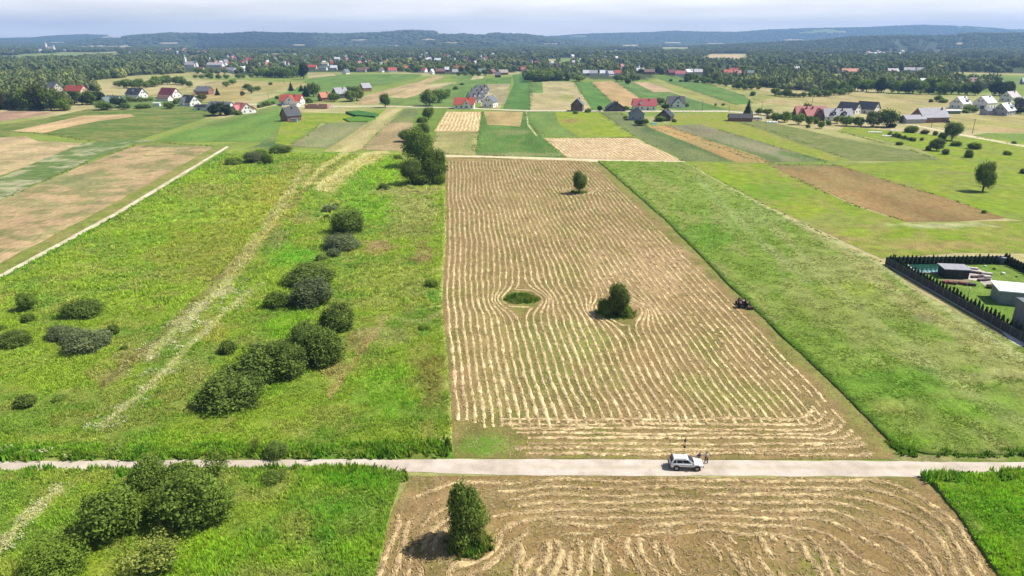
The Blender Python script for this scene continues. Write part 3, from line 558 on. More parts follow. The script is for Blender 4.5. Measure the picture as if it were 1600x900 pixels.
F('green_field', [(130, 155), (200, 148), (330, 158), (345, 170), (200, 171), (150, 168)], S((.16, .24, .05), (.11, .2, .03), 20), M_GRASS)
F('dry_meadow', [(130, 123.5), (230, 117), (300, 113), (330, 112), (330, 116), (250, 122), (150, 130)], S((.36, .34, .13)), M_CROP)
F('dry_meadow', [(230, 150), (330, 128), (380, 124), (390, 132), (330, 137), (300, 150)], S((.40, .33, .16), (.25, .26, .08), 20), M_CROP)
F('dry_meadow', [(1096, 91.5), (1112, 85.5), (1150, 85), (1164, 88), (1150, 92.5), (1122, 90)], S((.55, .40, .24)), M_CROP)
F('green_field', [(1288, 115.5), (1440, 116.5), (1450, 121), (1330, 124)], S((.26, .27, .09), (.2, .27, .06), 40), M_CROP)
F('green_field', [(1486, 120), (1900, 121), (1900, 140), (1560, 132), (1500, 128)], S((.15, .26, .04), (.2, .27, .05), 40), M_CROP)
F('green_field', [(-300, 88), (0, 87), (80, 86), (180, 82), (180, 84), (70, 89), (-300, 91)], S((.2, .27, .1)), M_CROP)

# ================================================================== HAY WINDROWS (parts of their field)
M_HAY = ground_mat('hay', 3.2, .5, .35, 1.0, .15)
def row_mesh(P, w, h, seed, amp=None):
    P = np.asarray(P); n = len(P)
    d = np.gradient(P, axis=0); L = np.hypot(d[:, 0], d[:, 1])[:, None]+1e-9; nr = np.column_stack([-d[:, 1], d[:, 0]])/L
    s = np.arange(n)
    a = np.ones(n) if amp is None else amp
    wv = w*(.55+.9*vn(s*.45, s*0+seed, seed))*(.5+.5*a); hv = h*.62*(.45+1.1*vn(s*.6, s*0+seed+.5, seed+9))*a
    off = np.array([-1, -.55, 0, .55, 1.0]); zz = np.array([-.12, .62, 1, .62, -.12])
    X = np.empty((n, 5, 3))
    jx = (vn(s[:, None]*.9, np.arange(5)[None]*3.1+seed, seed+3)-.5)*.55
    jz = 1+(vn(s[:, None]*1.1, np.arange(5)[None]*2.3+seed, seed+5)-.5)*.9
    o = (off[None]+jx)*wv[:, None]
    X[..., 0] = P[:, :1]+nr[:, :1]*o; X[..., 1] = P[:, 1:]+nr[:, 1:]*o; X[..., 2] = zz[None]*hv[:, None]*jz
    X[..., 2] += np.where(a[:, None] < .12, -.3, 0)
    idx = np.arange(n*5).reshape(n, 5)
    f = np.stack([idx[:-1, :-1], idx[1:, :-1], idx[1:, 1:], idx[:-1, 1:]], -1).reshape(-1, 4)
    return X.reshape(-1, 3), f
ROWS = []
def row(P, w, h, seed, parent, amp=None, z=0.0, col=None):
    if len(P) < 4: return
    P = np.asarray(P); ROWS.append((P, np.ones(len(P)) if amp is None else amp, z)); w *= 1.0
    amp = (np.ones(len(P)) if amp is None else amp)*(.62+.5*vn(P[:, 0]*1.3+seed, P[:, 1]*1.3, seed))
    v, f = row_mesh(P, w, h, seed, amp); v[:, 2] += z
    me = npmesh('windrow', v, f, False)
    n = fbm(v[:, 0]/6, v[:, 1]/6, 41)[:, None]; n2 = vn(v[:, 0]*1.7, v[:, 1]*1.7, 43)[:, None]
    base = np.array(HAY if col is None else col)
    c = base*(.82+.42*n2); pk = np.array((.45, .325, .17)); e = sst(n, .47, .62)*.6
    c = c*(1-e)+pk*e*(.85+.3*n2); setcol(me, c)
    mobj('windrow', me, M_HAY, parent)
LE = GA([(699, 247), (698, 300), (699, 380), (694, 450), (694, 480), (702, 560), (708, 640), (713, 716)])[::-1]
RE = GA([(924, 253), (998, 325), (1076, 405), (1164, 490), (1240, 570), (1314, 645), (1374, 714)])[::-1]
xl = lambda y: np.interp(y, LE[:, 1], LE[:, 0]); xr = lambda y: np.interp(y, RE[:, 1], RE[:, 0])
Y0h = G(800, 664)[1]; YT = G(800, 250)[1]; YB = G(800, 717)[1]
OBST = [(G(815, 468)[:2], 3.8, 3.6), (G(966, 484)[:2], 3.8, 4.0), (G(905, 299)[:2], 2.5, 3.2)]
NR = 43
for i in range(NR):
    u = (i+.5)/NR
    y = np.arange(Y0h-(2.5*vn(i*.7, 3., 1)-1.2), YT-1-3*vn(i*.4, 1., 5), .5)
    x = xl(y)+(xr(y)-xl(y))*u
    x = x+1.2*(fbm(y/30, np.full_like(y, u*1.8), 12, 2)-.5)*2*min(1, 6*u, 6*(1-u))+.26*(fbm(y/6, np.full_like(y, u*7), 14, 2)-.5)*2
    for (c, r, p) in OBST:
        dx = x-c[0]; dx = np.where(np.abs(dx) < .1, .1*(1 if i % 2 else -1), dx)
        x = x+np.sign(dx)*p*np.exp(-(dx/5)**2)*np.exp(-((y-c[1])/(r*1.7))**2)
    amp = np.ones(len(y))
    for (c, r, p) in OBST: amp *= sst(np.hypot(x-c[0], (y-c[1])*.8), r*.75, r*1.15)
    jum = sst(u+(fbm(y/30, np.full_like(y, u*3), 33)-.5)*.8, .45, .75)
    amp *= 1-.75*jum*sst(vn(y*.55, y*0+i*2.3, 71+i), .35, .6)
    amp *= .55+.45*sst(fbm(x/9, y/16, 63), .35, .5)
    row(np.column_stack([x, y]), .29, .20, i*7+1, HAY1, amp, HAY1.data.vertices[0].co.z)
hz0 = HAY1.data.vertices[0].co.z
for k in range(8):              # headland rows along the road
    yb = YB+1.0+k*1.28
    x0_ = xl(yb)+(7.6 if k < 6 else 5.5)+2.5*vn(k*1.7, 1., 3); x1_ = xr(yb)-2.0-.9*k
    x = np.arange(x0_, x1_, .45); y = yb+.55*(fbm(x/9, x*0+k, 90)-.5)*2+.25*(fbm(x/3, x*0+k, 92)-.5)*2
    # round the corner and run up the edge
    t = np.linspace(0, 1, 26)[1:]; rad = 4.0+.2*k
    cx = x[-1]+rad*np.sin(t*1.1); cy = y[-1]+rad*(1-np.cos(t*1.1))
    P = np.vstack([np.column_stack([x, y]), np.column_stack([cx, cy])])
    P = P[P[:, 0] < xr(P[:, 1])-.4]
    amp = .35+.65*sst(vn(np.arange(len(P))*.35, np.full(len(P), k*3.3), 8), .2, .5)
    row(P, .34, .2, 400+k*5, HAY1, amp, hz0)
row(np.column_stack([np.arange(xl(YT)+1, xr(YT)-1, .8), YT-.6+.3*np.sin(np.arange(xl(YT)+1, xr(YT)-1, .8)*.5)]), .4, .2, 777, HAY1, None, hz0)
# lower hay field: U-shaped headland loops, then short rows inside
h2 = HAY2.data.vertices[0].co.z
L2 = GA([(642, 745), (612, 800), (585, 905), (560, 1000)]); R2 = GA([(1440, 748), (1495, 805), (1560, 905), (1620, 1000)])
xl2 = lambda y: np.interp(y, L2[::-1, 1], L2[::-1, 0]); xr2 = lambda y: np.interp(y, R2[::-1, 1], R2[::-1, 0])
YT2 = G(900, 744.5)[1]; YB2 = G(900, 990)[1]
tob = G(733, 850)[:2]
for k in range(8):
    o = .9+k*1.42; r_ = 3.5+o*.5; yt = YT2-o
    ys = np.arange(YB2, yt-r_, .4); left = np.column_stack([xl2(ys)+o, ys]); right = np.column_stack([xr2(ys)-o, ys])[::-1]
    xs = np.arange(xl2(yt)+o+r_, xr2(yt)-o-r_, .4)
    P = np.vstack([left, np.column_stack([xs, np.full(len(xs), yt)]), right]) if len(xs) else left
    # resample smoothly round the corners
    sgm = np.hypot(*np.diff(P, axis=0).T); cs = np.r_[0, np.cumsum(sgm)]; tt = np.arange(0, cs[-1], .4)
    P = np.column_stack([np.interp(tt, cs, P[:, 0]), np.interp(tt, cs, P[:, 1])])
    ker = np.ones(15)/15; Q = np.column_stack([np.convolve(np.pad(P[:, j], 7, 'edge'), ker, 'valid') for j in (0, 1)])
    Q += np.column_stack([fbm(Q[:, 0]/7, Q[:, 1]/7, 51, 3)-.5, fbm(Q[:, 0]/7, Q[:, 1]/7, 52, 3)-.5])*2.4
    dd = Q-tob; dr = np.hypot(dd[:, 0], dd[:, 1])[:, None]+.01
    Q = Q+dd/dr*2.4*np.exp(-(dr/3.2)**2)
    amp = (.05+.95*sst(vn(tt*.22, tt*0+k*4.1, 18)+.5*(fbm(Q[:, 0]/8, Q[:, 1]/8, 23)-.5), .18, .5))*sst(np.hypot(*(Q-tob).T), 1.6, 2.6)
    row(Q, .34, .2, 900+k*3, HAY2, amp, h2, (.52, .395, .20))
for i in range(26):
    x0_ = xl2(YB2)+13+i*1.45; yy = np.arange(YB2, YT2-12.5+2*vn(i*.9, 2., 7), .4)
    x = x0_+1.6*(fbm(yy/5, yy*0+i*.35, 61, 3)-.5)*2+(yy-YB2)*(.12 if i < 12 else .05)*np.sign(12-i)
    k = (x < xr2(yy)-12)
    if k.sum() < 8: continue
    x, yy = x[k], yy[k]
    amp = sst(vn(yy*.4, yy*0+i*2.9, 19), .3, .6)*sst(np.hypot(x-tob[0], yy-tob[1]), 2.2, 3.4)
    row(np.column_stack([x, yy]), .36, .2, 1500+i, HAY2, amp, h2, (.52, .395, .20))
def far_rows(fld, poly, n, vert=True, w=.4):
    P = GA(poly); z = fld.data.vertices[0].co.z
    y0, y1 = P[:, 1].min()+1, P[:, 1].max()-1
    for i in range(n):
        u = (i+.5)/n
        a = P[0]*(1-u)+P[1]*u; b = P[-1]*(1-u)+P[-2 if len(P) == 4 else -3]*u
        t = np.linspace(.02, .98, 60)[:, None]; Q = a*(1-t)+b*t
        Q[:, 0] += 1.0*(fbm(Q[:, 1]/14, Q[:, 1]*0+u*3, 6)-.5)*2
        row(Q, w, .2, 2000+i, fld, .4+.6*sst(vn(np.arange(60)*.3, np.full(60, i*1.7), 4), .3, .6), z)
far_rows(HAY3, HAYU, 11, w=.8)
far_rows(HAY4, [HAYM[0], HAYM[1], HAYM[2], HAYM[4]], 26, w=.55)
# ================================================================== FOLIAGE
def ico(sub):
    bm = bmesh.new(); bmesh.ops.create_icosphere(bm, subdivisions=sub, radius=1); bm.verts.ensure_lookup_table()
    v = np.array([p.co[:] for p in bm.verts]); f = np.array([[q.index for q in t.verts] for t in bm.faces]); bm.free()
    return v, f
ICO1 = ico(1); ICO2 = ico(2); ICO3 = ico(3)
def crown_mesh(name, seed, blobs, nleaf, leaf, core=.70, corev=ICO2, out=.30, droop=0.0):
    """leaf clumps spread through lumpy volumes; unit size: height 1, width about 1"""
    g = np.random.default_rng(seed); V = []; Fq = []; C = []; nb = 0
    bl = np.array(blobs, float)            # cx, cy, cz, rx(y), rz
    if core > 0:
        for i, b in enumerate(bl):
            v, f = corev
            n = .8+.4*vn(v[:, 0]*2.3+i*7, v[:, 1]*2.3+v[:, 2]*1.7, seed)[:, None]
            p = v*n*np.array([b[3], b[3], b[4]])*core+b[:3]
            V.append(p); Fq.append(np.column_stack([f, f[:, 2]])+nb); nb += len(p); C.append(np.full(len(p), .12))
    wgt = bl[:, 3]**2; wgt /= wgt.sum()
    which = g.choice(len(bl), nleaf*2, p=wgt)
    d = g.normal(size=(nleaf*2, 3)); d /= np.linalg.norm(d, axis=1)[:, None]
    rr = 1-out+out*1.5*g.random(nleaf*2)**.8
    lump = .74+.55*vn(d[:, 0]*4+which*5.1, d[:, 1]*4+d[:, 2]*3.2, seed+3)
    p = bl[which, :3]+d*(rr*lump)[:, None]*np.column_stack([bl[which, 3], bl[which, 3], bl[which, 4]])
    ins = np.zeros(len(p), bool)
    for i, b in enumerate(bl):
        q = (p-b[:3])/np.array([b[3], b[3], b[4]]); ins |= (np.sum(q*q, 1) < .55) & (which != i)
    k = (~ins) & (p[:, 2] > 0.005); p = p[k][:nleaf]; d = d[k][:nleaf]
    n = len(p); nrm = d+g.normal(size=(n, 3))*.75; nrm[:, 2] += .25; nrm /= np.linalg.norm(nrm, axis=1)[:, None]
    a = np.cross(nrm, g.normal(size=(n, 3))); a /= np.linalg.norm(a, axis=1)[:, None]; b = np.cross(nrm, a)
    s = leaf*g.uniform(.6, 1.5, n)[:, None]; asp = g.uniform(.5, .95, n)[:, None]
    q = np.stack([p-a*s, p-b*s*asp, p+a*s, p+b*s*asp], 1)
    q[:, 2] -= nrm*s*.35; q[:, 0] -= nrm*s*.25
    V.append(q.reshape(-1, 3)); Fq.append(np.arange(n*4).reshape(n, 4)+nb)
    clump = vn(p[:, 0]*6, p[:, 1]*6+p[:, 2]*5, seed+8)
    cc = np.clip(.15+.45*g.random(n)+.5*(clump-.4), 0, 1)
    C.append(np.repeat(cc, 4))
    V = np.vstack(V); Fq = np.vstack(Fq); C = np.concatenate(C)
    # triangles (repeated index) must not be quads
    me = bpy.data.meshes.new(name)
    tri = Fq[:, 2] == Fq[:, 3]
    loops = np.concatenate([Fq[tri][:, :3].ravel(), Fq[~tri].ravel()]).astype(np.int32)
    tot = np.concatenate([np.full(tri.sum(), 3), np.full((~tri).sum(), 4)]).astype(np.int32)
    st = np.concatenate([[0], np.cumsum(tot)[:-1]]).astype(np.int32)
    V = V.astype(np.float32); me.vertices.add(len(V)); me.vertices.foreach_set('co', V.ravel())
    me.loops.add(len(loops)); me.loops.foreach_set('vertex_index', loops)
    me.polygons.add(len(tot)); me.polygons.foreach_set('loop_start', st); me.polygons.foreach_set('loop_total', tot)
    me.update(calc_edges=True)
    setcol(me, np.column_stack([C, C, C]))
    return me
def trunk_mesh(name, seed, h0, h1, r, limbs):
    g = np.random.default_rng(seed); mb = MB()
    mb.tube((0, 0, -.02), (.01, 0, h0), r*1.25, r, 8); mb.tube((.01, 0, h0), (.0, .02, h1), r, r*.3, 7)
    for i in range(limbs):
        a = i*2.4+g.random(); z = h0+(h1-h0)*g.uniform(.0, .5)
        mb.tube((.005, 0, z), (.28*math.cos(a), .28*math.sin(a), z+g.uniform(.15, .3)), r*.5, r*.15, 5)
    return mb.mesh(name, True)
def rb(seed, n, R0, zc, rz, rr=(.20, .32), spread=.26, flat=1.0):
    g = np.random.default_rng(seed); o = [(0, 0, zc, R0, rz)]
    for i in range(n):
        a = i*2.39996+g.uniform(-.3, .3); t = g.uniform(-.75, .85); r = g.uniform(*rr); q = spread*math.sqrt(max(0, 1-t*t*.8))
        o.append((q*math.cos(a), q*math.sin(a), zc+t*rz*.62, r, r*flat*g.uniform(.8, 1.1)))
    return o
M_TRUNK = plain('bark', (.10, .075, .05), .9, var=.3, scale=8)
CR = {}
def bushblobs(seed, n):
    g = np.random.default_rng(seed); o = [(0, 0, .42, .33, .46)]
    for i in range(n):
        a = i*2.39996+g.uniform(-.4, .4); q = g.uniform(.18, .30); r = g.uniform(.17, .25)
        o.append((q*math.cos(a), q*math.sin(a), g.uniform(.22, .62)*(1.15-q), r, g.uniform(.22, .34)))
    return o
CR['bush'] = [crown_mesh('bush_crown', 10+i, bushblobs(10+i, 11), 5200, .021, out=.38) for i in range(3)]
CR['small'] = [crown_mesh('shrub_crown', 20+i, bushblobs(20+i, 8), 1500, .036) for i in range(3)]
CR['tree'] = [crown_mesh('tree_crown', 30+i, rb(30+i, 12, .30, .56, .40, (.15, .24)), 4200, .021) for i in range(3)]
CR['mid'] = [crown_mesh('tree_crown', 40+i, rb(40+i, 11, .29, .52, .40, (.15, .26), .30), 1000, .046, out=.5) for i in range(4)]
CR['cone'] = [crown_mesh('conifer_crown', 50+i, [(0.02*math.sin(k*2+i), .02*math.cos(k*3+i), .10+k*.105, .46*(1-k/9.6), .12) for k in range(9)], 900, .045, out=.4) for i in range(2)]
def pear(seed):
    g = np.random.default_rng(seed); o = [(0, 0, .45, .30, .42)]
    for z, r in ((.10, .24), (.22, .38), (.36, .46), (.50, .44), (.64, .36), (.77, .25), (.88, .13)):
        for k in range(4 if z < .8 else 2):
            a = g.uniform(0, 6.28); q = r*.55; o.append((q*math.cos(a), q*math.sin(a), z+g.uniform(-.04, .04), r*g.uniform(.42, .62), r*g.uniform(.36, .5)))
    return o
CR['oval'] = [crown_mesh('tree_crown', 60+i, pear(60+i), 7000, .021, out=.5) for i in range(2)]
CR['wispy'] = [crown_mesh('loose_crown', 70+i, rb(70+i, 9, .16, .55, .30, (.12, .2), .30), 1300, .024, core=0, out=.95) for i in range(2)]
CR['thuja'] = [crown_mesh('thuja_crown', 80+i, [(0, 0, .2, .40, .24), (0, 0, .45, .36, .26), (.03, 0, .68, .25, .2), (0, .02, .86, .13, .14)], 260, .09, core=.9, corev=ICO1) for i in range(2)]
CR['fartree'] = [crown_mesh('far_crown', 90+i, rb(90+i, 6, .34, .5, .44, (.18, .28)), 130, .10, corev=ICO1, core=.9) for i in range(3)]
TRK = trunk_mesh('trunk', 1, .3, .85, .028, 6); TRK2 = trunk_mesh('trunk', 2, .12, .6, .03, 5)
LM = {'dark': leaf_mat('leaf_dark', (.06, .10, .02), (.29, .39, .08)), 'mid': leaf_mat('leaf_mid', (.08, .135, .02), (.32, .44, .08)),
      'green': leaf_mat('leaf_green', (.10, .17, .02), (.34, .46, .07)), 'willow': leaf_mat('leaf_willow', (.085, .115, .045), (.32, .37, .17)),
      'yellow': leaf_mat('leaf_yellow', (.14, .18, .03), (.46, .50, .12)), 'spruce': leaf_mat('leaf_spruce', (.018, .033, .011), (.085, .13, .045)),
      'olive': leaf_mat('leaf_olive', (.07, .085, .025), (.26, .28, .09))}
NPL = [0]
def plant(px, py, wpx, hpx, typ, tone, label, cat='tree', group=None, name=None, squash=None, zoff=0):
    """px,py: middle of the foot in the photo; wpx,hpx: size there"""
    NPL[0] += 1; i = NPL[0]
    t = depth(py); wm = wpx*t/FPX; dep = math.atan2(SP-(450-py)/FPX*CP, CP+(450-py)/FPX*SP)
    E = hpx*t/FPX; wd = wm*.75*math.sin(dep)
    h = math.sqrt(max(E*E-wd*wd, (.45*E)**2))/math.cos(dep)
    c = G(px, py); 
    if typ in ('bush', 'small', 'thuja', 'wispy'): c[1] += wm*.36
    else: c[1] += wm*.12
    c[0] = (px-800)/FPX*(c[1]*CP+HC*SP)
    nm = name or {'bush': 'shrub', 'small': 'shrub', 'wispy': 'shrub', 'cone': 'conifer', 'thuja': 'thuja'}.get(typ, 'tree')
    r = thing(nm, label, cat, (c[0], c[1], zoff), (i*1.7) % 6.28, group)
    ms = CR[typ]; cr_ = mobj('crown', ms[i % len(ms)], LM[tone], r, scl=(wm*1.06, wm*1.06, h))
    mobj('trunk', TRK2 if typ in ('bush', 'small', 'wispy', 'oval', 'thuja') else TRK, M_TRUNK, r, scl=((h+wm)/2,)*2+(h,))
    return r
P = plant
# --- left meadow
P(45, 488, 31, 32, 'tree', 'mid', 'small round tree on a short stem at the left edge of the meadow')
P(46, 507, 24, 17, 'small', 'mid', 'low shrub at the foot of the small round tree on the left', 'shrub')
P(131, 502, 58, 33, 'bush', 'dark', 'dark rounded shrub alone in the left meadow, above the flat grey shrub group', 'shrub')
P(24, 547, 52, 28, 'bush', 'dark', 'wide dark shrub touching the left edge of the picture', 'shrub')
P(4, 519, 16, 11, 'small', 'mid', 'small shrub cut by the left edge just above the wide dark shrub', 'shrub')
P(95, 536, 42, 25, 'bush', 'willow', 'grey green shrub at the left end of the flat shrub group', 'shrub')
P(118, 541, 40, 26, 'bush', 'willow', 'low grey shrub in the middle of the flat shrub group', 'shrub')
P(138, 556, 64, 36, 'bush', 'willow', 'broadest grey green shrub of the flat group, nearest the road', 'shrub')
P(164, 537, 26, 22, 'small', 'willow', 'pale small shrub between the broad one and the round one of the flat group', 'shrub')
P(177, 527, 22, 20, 'small', 'dark', 'small round dark shrub at the right end of the flat shrub group', 'shrub')
P(42, 642, 38, 24, 'small', 'dark', 'small dark shrub low in the left meadow near the picture edge', 'shrub')
P(95, 632, 22, 14, 'small', 'mid', 'tiny faded shrub right of the small dark shrub in the left meadow', 'shrub')
P(195, 549, 14, 10, 'small', 'dark', 'tiny dark shrub beside the brown strip in the left meadow', 'shrub')
P(240, 517, 6, 6, 'small', 'dark', 'speck of a dark shrub on the brown strip of the left meadow', 'shrub')
P(357, 557, 30, 24, 'small', 'dark', 'dark shrub standing alone left of the big shrub row', 'shrub')
P(332, 564, 14, 8, 'small', 'mid', 'low weedy shrub left of the lone dark shrub', 'shrub')
P(362, 648, 98, 60, 'bush', 'dark', 'big rounded shrub at the near end of the shrub row', 'shrub')
P(418, 606, 92, 66, 'bush', 'dark', 'big shrub in the middle of the joined shrub row', 'shrub')
P(448, 598, 66, 62, 'bush', 'dark', 'tall shrub of the joined row beside the brown grass', 'shrub')
P(480, 550, 60, 44, 'bush', 'dark', 'shrub at the back of the joined row, behind its tall ones', 'shrub')
P(505, 578, 66, 62, 'bush', 'dark', 'rounded shrub at the right end of the joined row', 'shrub')
P(359, 592, 30, 22, 'small', 'dark', 'small shrub tucked behind the big rounded shrub', 'shrub')
P(529, 523, 58, 48, 'bush', 'dark', 'dense ball shaped dark shrub standing right of the row', 'shrub')
P(484, 452, 86, 36, 'bush', 'dark', 'wide dark shrub behind the grey willow shrub', 'shrub')
P(489, 484, 70, 46, 'bush', 'willow', 'grey green willow shrub in front of the wide dark shrub', 'shrub')
P(437, 486, 42, 30, 'bush', 'mid', 'smaller shrub left of the grey green willow shrub', 'shrub')
P(503, 410, 20, 13, 'small', 'dark', 'small dark shrub between the two shrub clumps of the meadow', 'shrub')
P(546, 370, 58, 44, 'bush', 'dark', 'dark shrub topmost of the middle clump', 'shrub')
P(534, 395, 60, 28, 'bush', 'willow', 'flat grey shrub under the dark one of the middle clump', 'shrub')
P(522, 404, 24, 16, 'small', 'willow', 'little grey shrub at the foot of the middle clump', 'shrub')
P(516, 333, 28, 13, 'small', 'willow', 'faded shrub just above the middle clump', 'shrub')
P(526, 325, 12, 8, 'small', 'dark', 'tiny dark shrub above the faded one', 'shrub')
P(511, 344, 12, 9, 'small', 'dark', 'tiny shrub at the left of the middle clump', 'shrub')
P(600, 298, 18, 13, 'small', 'dark', 'little round shrub alone in bright grass below the tall tree clump', 'shrub')
P(675, 452, 24, 16, 'small', 'green', 'low green shrub on the left border of the hay field', 'shrub')
P(663, 519, 22, 12, 'small', 'green', 'bright green weed clump left of the hay field', 'shrub')
P(622, 251, 16, 9, 'small', 'dark', 'dark low shrub left of the tall tree clump', 'shrub')
# --- tall clump at the head of the hay field
P(655, 262, 50, 60, 'tree', 'dark', 'dark tree at the back of the tall clump beside the hay field')
P(678, 287, 44, 56, 'tree', 'mid', 'green tree at the right of the tall clump beside the hay field')
P(644, 290, 38, 42, 'tree', 'dark', 'low dark tree at the front left of the tall clump')
P(664, 291, 40, 26, 'bush', 'mid', 'shrub at the foot of the tall clump beside the hay field', 'shrub')
P(686, 290, 24, 22, 'bush', 'green', 'lighter shrub at the corner of the tall clump', 'shrub')
P(636, 222, 28, 20, 'tree', 'dark', 'small dark tree behind the tall clump on its left')
P(662, 209, 20, 19, 'bush', 'dark', 'round shrub on the strip above the tall clump', 'shrub')
P(670, 187, 20, 20, 'tree', 'dark', 'round tree on the strip just below the lane')
P(660, 192, 20, 10, 'small', 'dark', 'low shrub beside the round tree below the lane', 'shrub')
# --- left: clump at the end of the farm track
for q in [(365, 259, 28, 13, 'bush', 'dark', 'dark shrub at the end of the pale farm track'), (398, 256, 34, 20, 'bush', 'willow', 'grey shrub in the middle of the clump by the farm track'),
          (418, 258, 20, 18, 'bush', 'dark', 'round dark shrub in the clump by the farm track'), (438, 241, 34, 14, 'bush', 'dark', 'long dark shrub at the right of the clump by the farm track'), (408, 246, 24, 14, 'small', 'mid', 'shrub at the back of the clump by the farm track')]:
    P(*q, 'shrub')
# --- trees in the hay fields and on the right
P(905, 303, 24, 36, 'tree', 'dark', 'slim dark tree standing in the upper part of the hay field')
P(966, 494, 38, 50, 'tree', 'dark', 'leafy dark tree in the middle of the hay field')
P(948, 494, 30, 28, 'bush', 'mid', 'shrub leaning against the left of the tree in the hay field', 'shrub')
P(975, 496, 24, 20, 'bush', 'mid', 'shrub at the right foot of the tree in the hay field', 'shrub')
P(727, 857, 64, 99, 'oval', 'dark', 'pear shaped dark tree in the cut field below the road')
P(752, 858, 26, 30, 'wispy', 'yellow', 'thin yellowish shrub at the foot of the pear shaped tree', 'shrub')
P(1535, 300, 31, 48, 'tree', 'dark', 'tall dark tree alone in the bright meadow on the right')
P(1487, 220, 28, 28, 'tree', 'dark', 'round tree beside the pale track on the right')
P(1472, 218, 14, 12, 'small', 'dark', 'small shrub left of the round tree by the track', 'shrub')
P(1463, 236, 24, 20, 'tree', 'dark', 'dark pointed tree below the round tree on the right')
P(1450, 236, 10, 10, 'small', 'dark', 'small shrub left of the dark pointed tree', 'shrub')
P(1477, 242, 12, 10, 'small', 'dark', 'tiny round shrub below the dark pointed tree', 'shrub')
P(1513, 247, 14, 15, 'small', 'dark', 'round dark shrub in the bright meadow, above the tall lone tree', 'shrub')
P(1522, 234, 22, 12, 'small', 'mid', 'flat green shrub in the bright meadow by the track', 'shrub')
P(1494, 229, 18, 9, 'small', 'mid', 'low shrub right of the dark pointed tree', 'shrub')
P(1573, 243, 13, 8, 'small', 'green', 'small light shrub near the right edge of the bright meadow', 'shrub')
P(1584, 225, 8, 5, 'small', 'dark', 'speck of a shrub near the right edge by the track', 'shrub')
P(1405, 227, 12, 6, 'small', 'dark', 'low shrub in the meadow below the garden rows', 'shrub')
P(1600, 272, 14, 9, 'small', 'dark', 'shrub cut by the right edge, right of the tall lone tree', 'shrub')
P(1537, 334, 9, 6, 'small', 'mid', 'tiny shrub in the meadow below the tall lone tree', 'shrub')
# --- bottom left
P(234, 778, 62, 58, 'bush', 'mid', 'upright dark shrub at the back of the roadside thicket', 'shrub')
P(286, 778, 66, 48, 'bush', 'mid', 'shrub in the middle of the roadside thicket', 'shrub')
P(312, 840, 102, 90, 'bush', 'mid', 'largest rounded shrub of the roadside thicket', 'shrub')
P(268, 826, 76, 66, 'bush', 'mid', 'shrub in the heart of the roadside thicket', 'shrub')
P(182, 860, 98, 88, 'bush', 'mid', 'big rounded shrub at the left of the roadside thicket', 'shrub')
P(342, 756, 44, 52, 'wispy', 'mid', 'thin sparse shrub by the road above the thicket', 'shrub')
P(256, 848, 40, 36, 'wispy', 'yellow', 'pale yellow shrub at the front of the thicket', 'shrub')
P(92, 918, 100, 70, 'wispy', 'green', 'light loose shrub at the bottom left edge of the picture', 'shrub')
P(95, 915, 80, 56, 'bush', 'green', 'rounded green shrub cut by the bottom edge on the left', 'shrub')
P(240, 912, 90, 66, 'wispy', 'yellow', 'loose yellowish shrub cut by the bottom edge below the thicket', 'shrub')
P(246, 905, 60, 46, 'small', 'mid', 'dark low shrub inside the loose yellowish one at the bottom', 'shrub')
P(432, 719, 36, 26, 'bush', 'dark', 'dark weedy shrub on the far side of the road', 'shrub')
P(430, 762, 46, 26, 'wispy', 'dark', 'dark patch of tall weeds on the near side of the road', 'shrub')
P(400, 712, 16, 28, 'wispy', 'mid', 'thin stalky bush at the far road edge', 'shrub')
P(180, 712, 30, 16, 'small', 'mid', 'weedy shrub on the far road edge at the left', 'shrub')
P(700, 703, 10, 20, 'small', 'dark', 'dark tuft at the corner of meadow and hay field', 'shrub')
